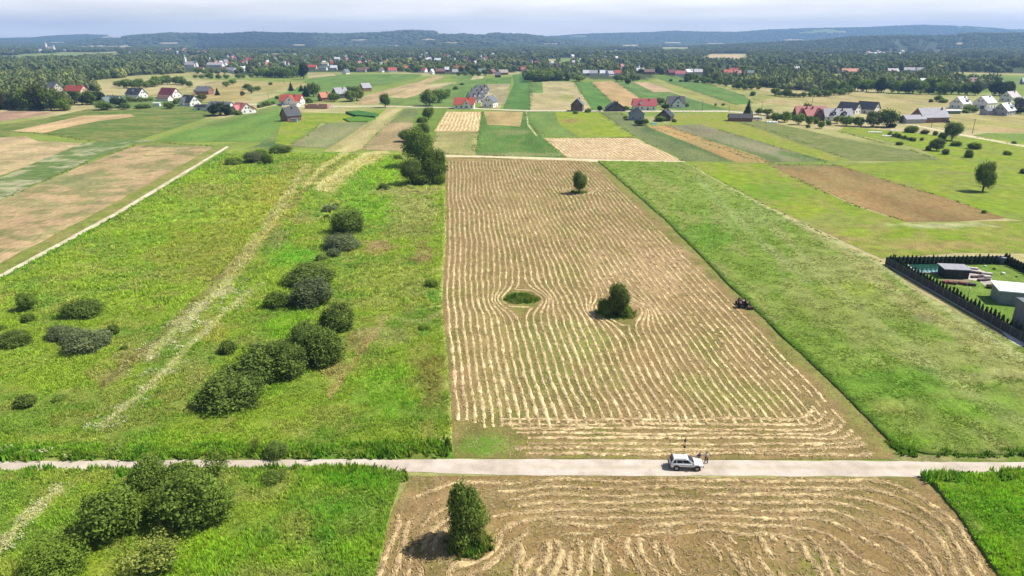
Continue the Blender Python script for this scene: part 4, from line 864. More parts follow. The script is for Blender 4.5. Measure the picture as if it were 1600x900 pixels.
# --- around the houses and along the lane (mid distance)
TL = [ # px, py, w, h, type, tone, label, group
 (602, 168, 17, 22, 'tree', 'dark', 'dark round tree standing by the lane at the mown strip', None),
 (522, 159, 17, 15, 'mid', 'dark', 'round bush tree in front of the unfinished grey roofed house', None),
 (547, 159, 18, 18, 'mid', 'dark', 'left tree of the dark trio by the lane', None), (558, 158, 20, 24, 'mid', 'dark', 'tallest tree of the dark trio by the lane', None), (545, 150, 12, 16, 'mid', 'dark', 'rear tree of the dark trio by the lane', None),
 (490, 151, 17, 23, 'mid', 'dark', 'tree between the red roofed house and the brick house', None),
 (455, 142, 8, 13, 'cone', 'spruce', 'dark conifer behind the red house with white gable', None),
 (478, 151, 11, 17, 'cone', 'spruce', 'conifer right of the red house with white gable', None), (471, 143, 9, 10, 'cone', 'spruce', 'small conifer behind the right end of the red house', None),
 (483, 161, 12, 9, 'small', 'dark', 'low bush in the garden of the red house', None), (433, 155, 7, 6, 'small', 'dark', 'low bush at the left of the red house', None),
 (671, 166, 26, 26, 'mid', 'dark', 'left tree of the row on the strip below the lane bend', None), (686, 161, 24, 22, 'mid', 'dark', 'middle tree of the row on the strip', None), (696, 153, 14, 12, 'mid', 'mid', 'right tree of the row on the strip', None),
 (700, 146, 10, 7, 'small', 'mid', 'bush behind the tree row on the strip', None), (712, 140, 9, 6, 'small', 'dark', 'far bush at the end of the tree row on the strip', None), (722, 133, 8, 4, 'small', 'dark', 'farthest bush of the strip', None),
 (899, 178, 9, 5, 'small', 'dark', 'bush in front of the brick gable house', None), (919, 176, 11, 7, 'small', 'dark', 'bush right of the brick gable house', None),
 (937, 174, 8, 9, 'mid', 'spruce', 'bush left of the low dark house', None), (978, 173, 10, 8, 'mid', 'dark', 'bush right of the low dark house', None),
 (1031, 163, 14, 11, 'mid', 'dark', 'bushy tree between the red roofed and the slate roofed house', None), (1073, 167, 9, 7, 'small', 'dark', 'bush right of the slate roofed house', None), (1043, 165, 9, 8, 'mid', 'dark', 'bush left of the slate roofed house', None),
 (1000, 196, 20, 9, 'mid', 'spruce', 'dark garden bush in front of the blue grey house', None), (1008, 193, 12, 8, 'small', 'dark', 'bush beside the blue cloth in the garden', None), (1031, 190, 16, 9, 'mid', 'dark', 'bush in front of the dark timber house', None), (1053, 191, 8, 6, 'small', 'dark', 'small bush right of the dark timber house', None), (1040, 172, 12, 10, 'mid', 'spruce', 'dark tree behind the dark timber house', None), (977, 185, 8, 4, 'small', 'dark', 'low bush left of the blue grey house', None),
 (1168, 180, 12, 23, 'cone', 'spruce', 'tall dark spruce behind the brown shed', None), (1185, 179, 13, 10, 'mid', 'dark', 'bush right of the tall spruce', None), (1199, 181, 15, 12, 'mid', 'dark', 'bush above the white covers', None), (1201, 186, 8, 6, 'small', 'dark', 'small bush between the two white covers', None),
 (1213, 190, 18, 14, 'mid', 'mid', 'left bush of the garden row below the pink roofs', None), (1226, 191, 18, 17, 'mid', 'mid', 'second bush of the garden row below the pink roofs', None), (1247, 195, 17, 19, 'mid', 'mid', 'round tree below the pink roofed house', None), (1238, 187, 13, 12, 'mid', 'dark', 'dark tree left of the pink roofed house', None),
 (1260, 181, 14, 20, 'mid', 'olive', 'bare looking tree in front of the pink roofed house', None), (1264, 196, 13, 15, 'mid', 'mid', 'pale round tree in the garden below the grey roof', None), (1275, 194, 10, 11, 'small', 'dark', 'bush left of the pointed garden bush', None), (1283, 201, 10, 13, 'mid', 'dark', 'pointed bush at the lower end of the garden', None), (1262, 200, 7, 6, 'small', 'dark', 'small dark bush below the garden trees', None), (1294, 196, 9, 9, 'small', 'mid', 'bush behind the pointed garden bush', None),
 (1308, 193, 12, 13, 'mid', 'yellow', 'yellowish bush below the grey roofed house', None), (1322, 197, 20, 17, 'mid', 'mid', 'broad bush below the grey roofed house', None), (1340, 198, 18, 16, 'mid', 'dark', 'dark bush left of the big grey tree', None), (1364, 199, 24, 26, 'mid', 'olive', 'grey leaning tree below the twin houses', None), (1385, 199, 28, 30, 'mid', 'dark', 'big tree right of the grey leaning tree', None), (1393, 200, 14, 8, 'small', 'spruce', 'dark hedge end beside the big tree', None),
 (1405, 192, 10, 11, 'mid', 'dark', 'bush at the left of the grey garage', None), (1424, 208, 22, 12, 'bush', 'dark', 'round bush beside the track below the barn', None), (1445, 210, 14, 8, 'small', 'olive', 'brownish bush right of the round bush by the track', None), (1461, 212, 8, 8, 'small', 'dark', 'upright bush near the pole by the track', None), (1440, 220, 6, 6, 'small', 'dark', 'single upright bush below the garden rows', None),
 (1467, 159, 14, 10, 'mid', 'dark', 'bush left of the bright roofed house', None), (1474, 161, 14, 7, 'small', 'mid', 'low bush left of the bright roofed house', None), (1454, 160, 7, 6, 'small', 'dark', 'small tree in the dry meadow left of the bright roofed house', None),
 (1513, 174, 16, 10, 'mid', 'mid', 'garden tree in front of the bright roofed house', None), (1522, 176, 12, 9, 'mid', 'dark', 'garden tree left of the blue doored house', None), (1508, 177, 12, 6, 'small', 'dark', 'low garden bush below the bright roofed house', None), (1542, 175, 9, 8, 'small', 'dark', 'bush between the two white houses', None), (1570, 177, 16, 10, 'mid', 'spruce', 'dark bush in front of the rightmost white house', None), (1590, 178, 22, 11, 'mid', 'spruce', 'dark hedge tree at the right picture edge', None), (1590, 163, 12, 12, 'mid', 'dark', 'tree beside the dark roof at the right edge', None),
 (178, 158, 5, 10, 'cone', 'spruce', 'conifer behind the green roofed house', None), (186, 136, 14, 10, 'mid', 'dark', 'tree above the green roofed house', None),
 (165, 172, 26, 14, 'mid', 'dark', 'bush left in the row before the green roofed house', None), (186, 169, 22, 18, 'mid', 'spruce', 'dark tree hiding the corner of the green roofed house', None), (196, 171, 14, 11, 'mid', 'dark', 'bush right of the dark corner tree', None), (224, 170, 26, 8, 'small', 'mid', 'long low bush in the meadow below the grey roofed houses', None), (265, 170, 17, 10, 'mid', 'dark', 'round bush in the meadow below the maroon roof', None),
 (345, 181, 34, 22, 'mid', 'spruce', 'large dark tree in front of the grey roofed bungalow', None), (333, 180, 14, 16, 'mid', 'spruce', 'dark tree left in front of the bungalow', None), (358, 180, 16, 10, 'small', 'dark', 'bush between the bungalow and the red roof', None), (372, 180, 14, 8, 'small', 'dark', 'bush below the red roof by the lane', None), (340, 149, 7, 11, 'cone', 'spruce', 'small conifer behind the grey roofed bungalow', None), (316, 157, 13, 11, 'mid', 'olive', 'bush right of the white gable', None), (309, 147, 10, 8, 'mid', 'spruce', 'dark tree behind the white gable', None), (313, 172, 10, 5, 'small', 'mid', 'low bush below the dark shed roof', None),
 (354, 136, 11, 10, 'mid', 'mid', 'tree in the dry field beyond the bungalow', None), (364, 132, 10, 9, 'mid', 'mid', 'second tree in the dry field', None), (379, 150, 7, 8, 'mid', 'olive', 'small olive tree in the dry field', None), (386, 140, 14, 9, 'mid', 'dark', 'tree at the left end of the hedge in the dry field', None), (393, 146, 10, 11, 'mid', 'dark', 'round tree in front of the hedge in the dry field', None), (403, 142, 10, 8, 'mid', 'dark', 'tree at the right end of the hedge in the dry field', None), (423, 133, 7, 5, 'small', 'dark', 'little tree in the dry field left of the red house', None),
 (475, 124, 17, 25, 'tree', 'spruce', 'tall dark tree at the corner of the green field', None),
 (835, 128, 30, 20, 'mid', 'dark', 'left tree of the grove at the head of the green strip', None), (852, 127, 26, 18, 'mid', 'dark', 'middle tree of the grove at the head of the green strip', None), (868, 126, 22, 17, 'mid', 'dark', 'right tree of the grove at the head of the green strip', None), (885, 126.5, 9, 5, 'small', 'spruce', 'dark bush in the pale grass by the grove', None), (904, 127, 22, 10, 'mid', 'dark', 'long bush right of the grove', None), (981, 132, 9, 9, 'mid', 'spruce', 'dark bush on the edge of the orange field', None), (1085, 127, 12, 12, 'mid', 'dark', 'tree before the pink roofed farm', None), (1075, 128, 14, 14, 'mid', 'dark', 'dark tree before the pink roofed farm', None),
 (1148, 126, 12, 10, 'mid', 'dark', 'round tree at the end of the long green field', None), (1176, 150, 9, 8, 'small', 'dark', 'dark bush in the rough meadow behind the spruce', None), (1118, 165, 4, 4, 'small', 'dark', 'tiny bush at the left of the rough patch', None), (1130, 165, 6, 4, 'small', 'dark', 'tiny bush at the right of the rough patch', None),
 (1232, 133, 15, 6, 'mid', 'mid', 'low tree in the pale meadow before the hedge', None)]
for q in TL:
    cat = 'shrub' if q[4] in ('small', 'bush') else 'tree'
    P(*q[:7], cat, q[7])
# hedges, wood fronts: the nearest trees of each, one by one
def treeline(pl, n, wpx, hpx, tones, label, group, jit=1.0, typ='mid', cat='tree'):
    a = np.array(pl, float); s = np.r_[0, np.cumsum(np.hypot(*np.diff(a, axis=0).T))]
    for i in range(n):
        t = (i+.5+random.uniform(-.3, .3)*jit)/n*s[-1]
        x = np.interp(t, s, a[:, 0]); y = np.interp(t, s, a[:, 1])+random.uniform(-.5, .5)*jit
        f = random.uniform(.75, 1.25)
        P(x, y, wpx*f, hpx*f*random.uniform(.85, 1.15), typ, tones[i % len(tones)], label+', '+nth(i)+' from the left', cat, group)
treeline([(-6, 171.5), (30, 171), (60, 172.5), (80, 173), (100, 172.5)], 9, 24, 38, ['dark', 'olive', 'spruce', 'dark'], 'tall dark tree on the front of the left wood', 'trees on the front of the left wood')
treeline([(98, 174), (108, 172)], 2, 20, 22, ['mid', 'olive'], 'lighter tree at the right corner of the left wood', 'lighter corner trees of the left wood')
treeline([(114, 164), (135, 164), (158, 163)], 5, 17, 20, ['spruce', 'dark'], 'dark tree below the orange roofed house', 'trees below the orange roofed house')
treeline([(200, 160), (240, 158)], 5, 10, 7, ['green', 'olive'], 'clipped green hedge bush below the grey roofed house', 'hedge below the grey roofed house', .3)
treeline([(252, 133), (275, 131), (300, 137)], 6, 13, 13, ['dark', 'mid'], 'tree behind the maroon roofed house', 'trees behind the maroon roofed house')
treeline([(1208, 149), (1240, 153), (1290, 151), (1330, 147)], 16, 11, 10, ['dark', 'mid'], 'tree in the hedge behind the pink roofed house', 'hedge trees behind the pink roofed house')
treeline([(1290, 145), (1340, 143), (1380, 145), (1440, 147), (1500, 148), (1530, 149)], 20, 16, 18, ['dark', 'spruce', 'mid'], 'dark tree in the belt along the dry meadow', 'tree belt along the dry meadow')
treeline([(1446, 144), (1480, 146)], 4, 18, 28, ['dark'], 'taller tree standing out of the belt along the dry meadow', 'taller trees of the belt')
treeline([(1550, 150), (1578, 149)], 4, 15, 20, ['spruce'], 'dark tree behind the white houses at the right', 'trees behind the white houses')
treeline([(1092, 128), (1130, 134), (1160, 141), (1190, 140)], 10, 10, 9, ['dark', 'mid'], 'small tree in the hedge beyond the long green field', 'hedge beyond the long green field')
treeline([(1040, 127), (1080, 128), (1110, 130)], 5, 8, 5, ['dark'], 'bush along the top of the long green field', 'bushes along the top of the long green field', typ='small', cat='shrub')
treeline([(962, 127), (1000, 126.5)], 5, 11, 9, ['dark'], 'tree above the pale and orange fields', 'trees above the orange field')
treeline([(400, 121), (450, 122), (470, 120)], 8, 13, 15, ['dark', 'mid'], 'tree in the copse left of the long green field', 'copse left of the long green field')
treeline([(300, 122), (350, 124), (400, 121)], 8, 10, 8, ['mid', 'dark'], 'small tree in the hedge across the dry field', 'hedge across the dry field')
treeline([(715, 119), (760, 118.5)], 5, 10, 9, ['dark'], 'tree at the head of the fields, below the far red roofs', 'trees below the far red roofs')
treeline([(1388, 212), (1430, 222)], 9, 6, 7, ['green', 'dark'], 'young plant in the garden row by the track', 'garden row by the track', .3, 'small', 'shrub')


treeline([(196, 138), (228, 138), (250, 134)], 6, 15, 14, ['dark', 'mid'], 'tree behind the dark slate roofed house', 'trees behind the dark slate roofed house')
treeline([(272, 163), (286, 161)], 3, 9, 8, ['dark'], 'garden bush below the maroon roofed house', 'garden bushes below the maroon roof', .5, 'small', 'shrub')
treeline([(402, 169), (430, 163)], 6, 8, 7, ['dark', 'mid'], 'hedge bush along the lane before the red front gable', 'lane hedge before the red front gable', .5, 'small', 'shrub')
treeline([(540, 112), (612, 111.5)], 9, 10, 9, ['dark', 'mid'], 'tree behind the far houses above the long green field', 'trees behind the far houses above the green field')
treeline([(620, 113), (700, 112), (790, 112)], 16, 10, 9, ['mid', 'dark'], 'tree between the far red roofs', 'trees between the far red roofs')
treeline([(905, 116), (1020, 115)], 10, 10, 9, ['dark', 'mid'], 'tree behind the far white house row', 'trees behind the far white row')
treeline([(1040, 115), (1180, 116)], 13, 11, 10, ['dark', 'mid'], 'tree behind the pink and red far farms', 'trees behind the far farms')
treeline([(1100, 123), (1175, 125)], 8, 9, 9, ['dark'], 'tree in front of the big red far farm', 'trees in front of the far farm')
treeline([(1380, 119), (1460, 119)], 7, 11, 8, ['dark', 'mid'], 'tree by the far houses of the right clearing', 'trees of the right clearing')
treeline([(300, 116), (345, 116), (400, 113), (470, 111)], 14, 10, 9, ['dark', 'mid', 'olive'], 'tree by the far houses right of the church', 'trees right of the church')
# ================================================================== GRASS, WEEDS, STRAW (uncountable)
def in_frame(x, y):
    u, v = PX(x, y); return (u > -60) & (u < 1660) & (v < 930) & (v > 0)
M_BLADE = tint_mat('grass_blade', .45)
def tufts(name, poly, fn, z0, bands, seed, nb=6, hmul=1.0, cmul=1.0, sel=None, jitter=.35):
    g = np.random.default_rng(seed); V = []; Cc = []
    gp = GA([(p[0], min(p[1], 960)) for p in poly]); x0, y0 = gp.min(0); x1, y1 = gp.max(0)
    for (ya, yb, dens, size) in bands:
        a, b = max(y0, ya), min(y1, yb)
        if b <= a: continue
        xa = max(x0, -b*.95-5); xb = min(x1, b*.95+5)
        n = int((xb-xa)*(b-a)*dens)
        x = g.uniform(xa, xb, n); y = g.uniform(a, b, n)
        k = inpoly(x, y, gp) & in_frame(x, y)
        if sel is not None: k &= sel(x, y, g)
        x, y = x[k], y[k]; n = len(x)
        if n == 0: continue
        lum = fbm(x/2.6, y/2.6, seed+5, 3); tall = .55+1.1*sst(lum, .38, .68)
        c = fn(x, y)*cmul*(1+jitter*(g.random((n, 1))*2-1))
        c = c*(1+.35*(lum[:, None]-.5)*2)
        yel = (g.random((n, 1)) < .12)*(.25+.5*g.random((n, 1))); c = c*(1-yel)+np.array((.42, .43, .08))*yel
        for k in range(nb):
            an = g.uniform(0, 6.28, n); le = g.uniform(.2, .7, n)*size
            h = hmul*.42*size**.75*tall*g.uniform(.6, 1.25, n); w_ = size*g.uniform(.08, .20, n)
            bx = x+g.normal(0, .16*size, n); by = y+g.normal(0, .16*size, n)
            dx, dy = np.cos(an), np.sin(an); px_, py_ = -dy, dx
            t = np.empty((n, 3, 3))
            t[:, 0] = np.column_stack([bx-px_*w_, by-py_*w_, np.full(n, z0-.06)])
            t[:, 1] = np.column_stack([bx+px_*w_, by+py_*w_, np.full(n, z0-.06)])
            t[:, 2] = np.column_stack([bx+dx*le*.55, by+dy*le*.55, z0+h])
            V.append(t.reshape(-1, 3)); cc = np.repeat(c*(.85+.3*g.random((n, 1))), 3, 0); Cc.append(cc)
    if not V: return 0
    V = np.vstack(V); Cc = np.clip(np.vstack(Cc), .004, .8)
    me = npmesh(name, V, np.arange(len(V)).reshape(-1, 3)); setcol(me, Cc)
    tag(mobj(name, me, M_BLADE), kind='stuff'); return len(V)//3
TRI = 0
NEARB = [(40, 95, 16, .6), (95, 130, 9, .75), (130, 200, 3, 1.15), (200, 330, .9, 1.8)]
TRI += tufts('grass', LEFT_MEADOW, meadow_fn, .30, NEARB, 3, hmul=.85, cmul=1.9)
TRI += tufts('grass', LOW_MEADOW, meadow_fn, .32, [(40, 80, 19, .6)], 4, hmul=1.1, cmul=2.05)
TRI += tufts('grass', RIGHT_MEADOW, right_fn, .28, [(40, 95, 9, .5), (95, 130, 6, .62), (130, 200, 2.2, .9), (200, 330, .7, 1.4)], 5, hmul=.36, cmul=1.5, jitter=.16)
TRI += tufts('grass', CORNER, S((.125, .25, .014), (.18, .29, .015), 6), .35, [(40, 90, 18, .6)], 6, hmul=1.05, cmul=1.9)
# taller weeds along the road edges and meadow borders
def near_line(pl, wd):
    L = list(map(tuple, GA(pl)))
    return lambda x, y, g: (segd(x, y, L) < wd*(.3+1.1*g.random(len(x)))) & (vn(x/1.7, y/1.7, 5)+.3*g.random(len(x)) > .5)
weed = S((.11, .24, .015), (.17, .27, .02), 3, .42, .6, .8, (.06, .15, .015), .6)
TRI += tufts('weeds', [(-60, 690), (705, 690), (705, 716), (-60, 722)], weed, .2, [(40, 95, 10, 1.1)], 7, hmul=1.25, cmul=1.4, sel=near_line([(-60, 716), (200, 711), (430, 706), (695, 703)], 1.5))
TRI += tufts('weeds', [(-60, 736), (640, 730), (640, 775), (-60, 775)], weed, .2, [(40, 95, 9, 1.1)], 8, hmul=1.25, cmul=1.4, sel=near_line([(-60, 742), (200, 741), (330, 738), (560, 736), (630, 745)], 1.1))
TRI += tufts('weeds', [(1440, 735), (1660, 730), (1660, 900), (1440, 900)], weed, .2, [(40, 95, 14, 1.1)], 9, hmul=1.3, cmul=1.4, sel=near_line([(1456, 752), (1600, 745), (1660, 745)], 1.0))
TRI += tufts('weeds', [(1370, 680), (1660, 690), (1660, 715), (1370, 716)], weed, .1, [(40, 95, 9, .9)], 10, hmul=1.2, sel=near_line([(1385, 690), (1410, 708), (1460, 709), (1660, 710)], .7))
for i, (cx, cy, r) in enumerate([(815, 468, 3.1), (962, 490, 3.6), (905, 301, 2.6), (735, 853, 2.3)]):
    c = G(cx, cy)
    TRI += tufts('weeds', [(cx-60, cy-25), (cx+60, cy-25), (cx+60, cy+25), (cx-60, cy+25)], S((.10, .20, .02), (.19, .24, .04), 2), .05, [(40, 400, 12, 1.0)], 11+i, hmul=1.1, sel=lambda x, y, g, c=c, r=r: np.hypot((x-c[0])*.8, y-c[1]) < r*(.7+.3*g.random(len(x))))
# white flower heads on the old strips
flo = S((.66, .64, .40))
for i, (pl, wd, poly) in enumerate([([(400, 450), (350, 492), (300, 540), (240, 602), (160, 668)], 2.4, [(130, 440), (420, 440), (420, 680), (130, 680)]), ([(370, 445), (310, 485), (265, 530), (235, 560), (225, 580)], 3.2, [(130, 430), (420, 430), (420, 680), (130, 680)]),
                                  ([(-20, 880), (40, 815), (95, 768)], 1.5, [(-60, 740), (120, 740), (120, 905), (-60, 905)]), ([(-20, 706), (120, 712)], 1.0, [(-60, 695), (160, 695), (160, 722), (-60, 722)])]):
    gl = near_line(pl, wd)
    TRI += tufts('flowers', poly, flo, .55, [(40, 95, 12, .5), (95, 190, 6, .7)], 21+i, nb=3, hmul=.35, sel=lambda x, y, g, gl=gl: gl(x, y, g) & (fbm(x/2.2, y/2.2, 66, 3) > .45), jitter=.3)
# loose straw on the hay fields
def straw(name, poly, z0, bands, seed):
    g = np.random.default_rng(seed); V = []; Cc = []
    gp = GA([(p[0], min(p[1], 960)) for p in poly]); x0, y0 = gp.min(0); x1, y1 = gp.max(0)
    for ya, yb, dens, size in bands:
        a, b = max(y0, ya), min(y1, yb)
        if b <= a: continue
        n = int((x1-x0)*(b-a)*dens); x = g.uniform(x0, x1, n); y = g.uniform(a, b, n)
        k = inpoly(x, y, gp) & in_frame(x, y) & (fbm(x/1.8, y/2.6, seed, 3)+.25*g.random(n) > .56); x, y = x[k], y[k]; n = len(x)
        an = g.normal(1.45, .8, n); L_ = size*g.uniform(.3, .9, n); w_ = size*g.uniform(.06, .17, n); h = size*g.uniform(.01, .07, n)
        dx, dy = np.cos(an)*L_, np.sin(an)*L_; px_, py_ = -np.sin(an)*w_, np.cos(an)*w_
        t = np.empty((n, 4, 3)); zl = np.full(n, z0+.02)
        t[:, 0] = np.column_stack([x-dx-px_, y-dy-py_, zl]); t[:, 1] = np.column_stack([x+dx*.8-px_, y+dy*.8-py_, zl+h*.5])
        t[:, 2] = np.column_stack([x+dx, y+dy+py_, zl+h]); t[:, 3] = np.column_stack([x-dx*.7+px_, y-dy*.7+py_, zl+h])
        V.append(t.reshape(-1, 3)); m = g.random((n, 1)); e = sst(fbm(x/6, y/6, 41), .47, .62)[:, None]*.6
        c = np.array(HAY)*(.5+.5*m); c = c*(1-e)+np.array((.42, .30, .15))*e*(.6+.6*m); q = g.random((n, 1)) < .25; c = np.where(q, np.array((.21, .17, .06))*(.6+m), c)
        Cc.append(np.repeat(c, 4, 0))
    V = np.vstack(V); me = npmesh(name, V, np.arange(len(V)).reshape(-1, 4)); setcol(me, np.clip(np.vstack(Cc), .01, .8))
    tag(mobj(name, me, M_BLADE), kind='stuff'); return len(V)//2
def row_straw(per, seed):      # straw lying on and beside the windrows
    g = np.random.default_rng(seed); V = []; Cc = []
    for (P_, amp, z) in ROWS:
        far = float(P_[:, 1].mean()); k_ = (per*2 if far < 82 else per) if far < 320 else 2
        m = len(P_)*k_; i = g.integers(0, len(P_)-1, m); t = g.random((m, 1)); q = P_[i]*(1-t)+P_[i+1]*t; ok = (g.random(m) < amp[i]*.9+.05) & in_frame(q[:, 0], q[:, 1]); q = q[ok]; i = i[ok]; n = len(q)
        if n == 0: continue
        d = P_[i+1]-P_[i]; ba = np.arctan2(d[:, 1], d[:, 0]); sz = .75+.6*sst(q[:, 1], 90, 260); an = ba+g.normal(0, .6, n); L_ = sz*g.uniform(.15, .42, n); w_ = sz*g.uniform(.035, .09, n); h = g.uniform(.01, .07, n)
        q = q+np.column_stack([-np.sin(ba), np.cos(ba)])*g.normal(0, .24, (n, 1)); dx, dy = np.cos(an)*L_, np.sin(an)*L_; px_, py_ = -np.sin(an)*w_, np.cos(an)*w_; x, y = q[:, 0], q[:, 1]; zl = z+g.uniform(.02, .12, n)
        t4 = np.empty((n, 4, 3)); t4[:, 0] = np.column_stack([x-dx-px_, y-dy-py_, zl]); t4[:, 1] = np.column_stack([x+dx*.8-px_, y+dy*.8-py_, zl+h*.4]); t4[:, 2] = np.column_stack([x+dx+px_, y+dy+py_, zl+h]); t4[:, 3] = np.column_stack([x-dx*.7+px_, y-dy*.7+py_, zl+h*.8])
        V.append(t4.reshape(-1, 3)); mm_ = g.random((n, 1)); e = sst(fbm(x/6, y/6, 41), .47, .62)[:, None]*.5; c = np.array((.60, .47, .25))*(.62+.55*mm_); c = c*(1-e)+np.array((.46, .33, .17))*e*(.5+.8*mm_); Cc.append(np.repeat(c, 4, 0))
    V = np.vstack(V); me = npmesh('loose_straw', V, np.arange(len(V)).reshape(-1, 4)); setcol(me, np.clip(np.vstack(Cc), .01, .8)); tag(mobj('loose_straw', me, M_BLADE), kind='stuff'); return len(V)//2
TRI += row_straw(5, 91)
TRI += straw('loose_straw', HAYF, hz0, [(60, 100, 6, .36), (100, 150, 3.5, .45), (150, 230, 1.4, .65), (230, 330, .5, .9)], 31)
TRI += straw('loose_straw', HAYL, h2, [(40, 90, 14, .38)], 32)
# rough grass along the plot borders
EDGES = [[(1070, 254), (1190, 320), (1372, 410)], [(1092, 194), (1220, 232), (1305, 257), (1490, 314), (1575, 342)], [(966, 176), (1012, 197), (1100, 222), (1185, 253)], [(938, 176), (992, 214), (1070, 253)], [(1040, 196), (1110, 221), (1205, 255)], [(1142, 188), (1200, 203), (1290, 236), (1330, 251)],
         [(850, 216), (992, 215)], [(823, 174), (826, 194), (850, 215), (882, 246)], [(752, 175), (742, 242)], [(697, 175), (668, 237)], [(608, 192), (566, 234)], [(514, 192), (452, 228)], [(565, 233), (512, 233)], [(668, 238), (742, 242), (880, 247)], [(240, 222), (335, 229)], [(20, 206), (70, 209), (150, 222), (250, 220)], [(0, 312), (130, 256), (215, 226)],
         [(430, 164), (480, 168), (600, 167), (700, 169), (820, 174)], [(820, 174), (1000, 175), (1130, 175)], [(897, 128), (926, 174)], [(924, 128), (962, 166)], [(960, 127), (1010, 159), (1060, 172)], [(829, 130), (829, 172)], [(1022, 120), (1090, 144), (1150, 164)], [(1045, 119), (1110, 132), (1195, 160)], [(556, 163), (660, 126)], [(634, 154), (714, 128)], [(742, 150), (762, 123)], [(1305, 258), (1200, 257)], [(1310, 205), (1420, 234), (1470, 250)], [(1197, 257), (1330, 320), (1417, 347)], [(1240, 172), (1380, 180), (1440, 197), (1600, 229)]]
def borders(seed=77):
    g = np.random.default_rng(seed); V = []; Cc = []
    for pl in EDGES:
        P_ = GA(pl); s = np.r_[0, np.cumsum(np.hypot(*np.diff(P_, axis=0).T))]; n = int(s[-1]*2.6)
        t = g.uniform(0, s[-1], n); x = np.interp(t, s, P_[:, 0]); y = np.interp(t, s, P_[:, 1]); y2 = y/250
        x = x+g.normal(0, .9, n)*y2**.5; y = y+g.normal(0, .9, n)*y2**.5
        k = fbm(x/9, y/9, 3, 3) > .46; x, y = x[k], y[k]; n = len(x)
        c = np.where(g.random((n, 1)) < .5, np.array((.11, .18, .03)), np.array((.24, .25, .08)))*(.7+.6*g.random((n, 1)))
        h = g.uniform(.08, .36, n); a = g.uniform(0, 6.28, n); w_ = g.uniform(.25, .6, n)
        for q in range(2):
            an = a+q*1.6; t3 = np.empty((n, 3, 3)); dx, dy = np.cos(an)*w_, np.sin(an)*w_
            t3[:, 0] = np.column_stack([x-dx, y-dy, np.zeros(n)]); t3[:, 1] = np.column_stack([x+dx, y+dy, np.zeros(n)]); t3[:, 2] = np.column_stack([x+dy*.5, y-dx*.5, h])
            V.append(t3.reshape(-1, 3)); Cc.append(np.repeat(c, 3, 0))
    V = np.vstack(V); me = npmesh('weeds', V, np.arange(len(V)).reshape(-1, 3)); setcol(me, np.vstack(Cc)); tag(mobj('weeds', me, M_BLADE), kind='stuff'); return len(V)//3
TRI += borders()
print('tuft tris', TRI)
# ================================================================== BUILDINGS
RM = {k: ridged('roof_'+k, c, 'Z', 6, .35) for k, c in dict(slate=(.13, .14, .16), charcoal=(.045, .05, .06), black=(.025, .025, .03), maroon=(.16, .035, .045), red=(.36, .075, .05), orange=(.42, .16, .09),
      pink=(.42, .14, .13), deepred=(.30, .05, .055), greengrey=(.10, .14, .13), brown=(.16, .09, .075), beige=(.30, .25, .2), light=(.55, .56, .58), grey=(.28, .28, .31), greypink=(.42, .38, .39)).items()}
WM = {k: plain('wall_'+k, c, .85, var=.12, scale=1.5) for k, c in dict(white=(.72, .71, .67), cream=(.55, .50, .40), peach=(.60, .45, .33), grey=(.36, .36, .37), dark=(.07, .065, .065), blue=(.22, .25, .32), timber=(.09, .06, .045), green=(.12, .2, .14)).items()}
WM['brick'] = ridged('wall_brick', (.24, .125, .085), 'Z', 5, .3, .9)
WM['darkbrick'] = ridged('wall_darkbrick', (.14, .08, .065), 'Z', 5, .3, .9)
M_FRAME = plain('window_frame', (.55, .55, .55), .5, var=.05); M_PANE = plain('window_glass', (.03, .04, .05), .08, var=.1, spec=.6)
M_CHIM = plain('chimney_brick', (.16, .10, .08), .9); M_DOOR = plain('door_wood', (.12, .09, .08), .6)
WF = MB().box((0, 0, 0), (1.3, .10, 1.35)).mesh('window'); WP = MB().box((0, -.06, 0), (1.1, .05, 1.15)).mesh('pane')
WF2 = MB().box((0, 0, 0), (2.0, .10, 1.35)).mesh('window'); WP2 = MB().box((0, -.06, 0), (1.8, .05, 1.15)).mesh('pane')
DF = MB().box((0, 0, 1.05), (1.1, .12, 2.1)).mesh('door')
def ycen(px, py, dpt):
    c = G(px, py); c[1] += dpt/2; c[0] = (px-800)/FPX*(c[1]*CP+HC*SP); return c
def win(parent, loc, rz, wide=False):
    f = mobj('window', WF2 if wide else WF, M_FRAME, parent, loc, rz); mobj('pane', WP2 if wide else WP, M_PANE, f)
def gable_wall(L, W, wh, rh, x0=None, x1=None):
    m = MB(); m.prism([(-W/2, -.3), (W/2, -.3), (W/2, wh), (0, wh+rh-.05), (-W/2, wh)], 0, -L/2 if x0 is None else x0, L/2 if x1 is None else x1); return m
def gable_roof(L, W, wh, rh, o=.5, t=.24, x0=None, x1=None):
    s = rh/(W/2); e = wh-o*s+.04; r = wh+rh+.04
    m = MB(); m.prism([(-W/2-o, e), (0, r), (W/2+o, e), (W/2+o, e+t), (0, r+t*1.15), (-W/2-o, e+t)], 0, -L/2-o if x0 is None else x0, L/2+o if x1 is None else x1); return m
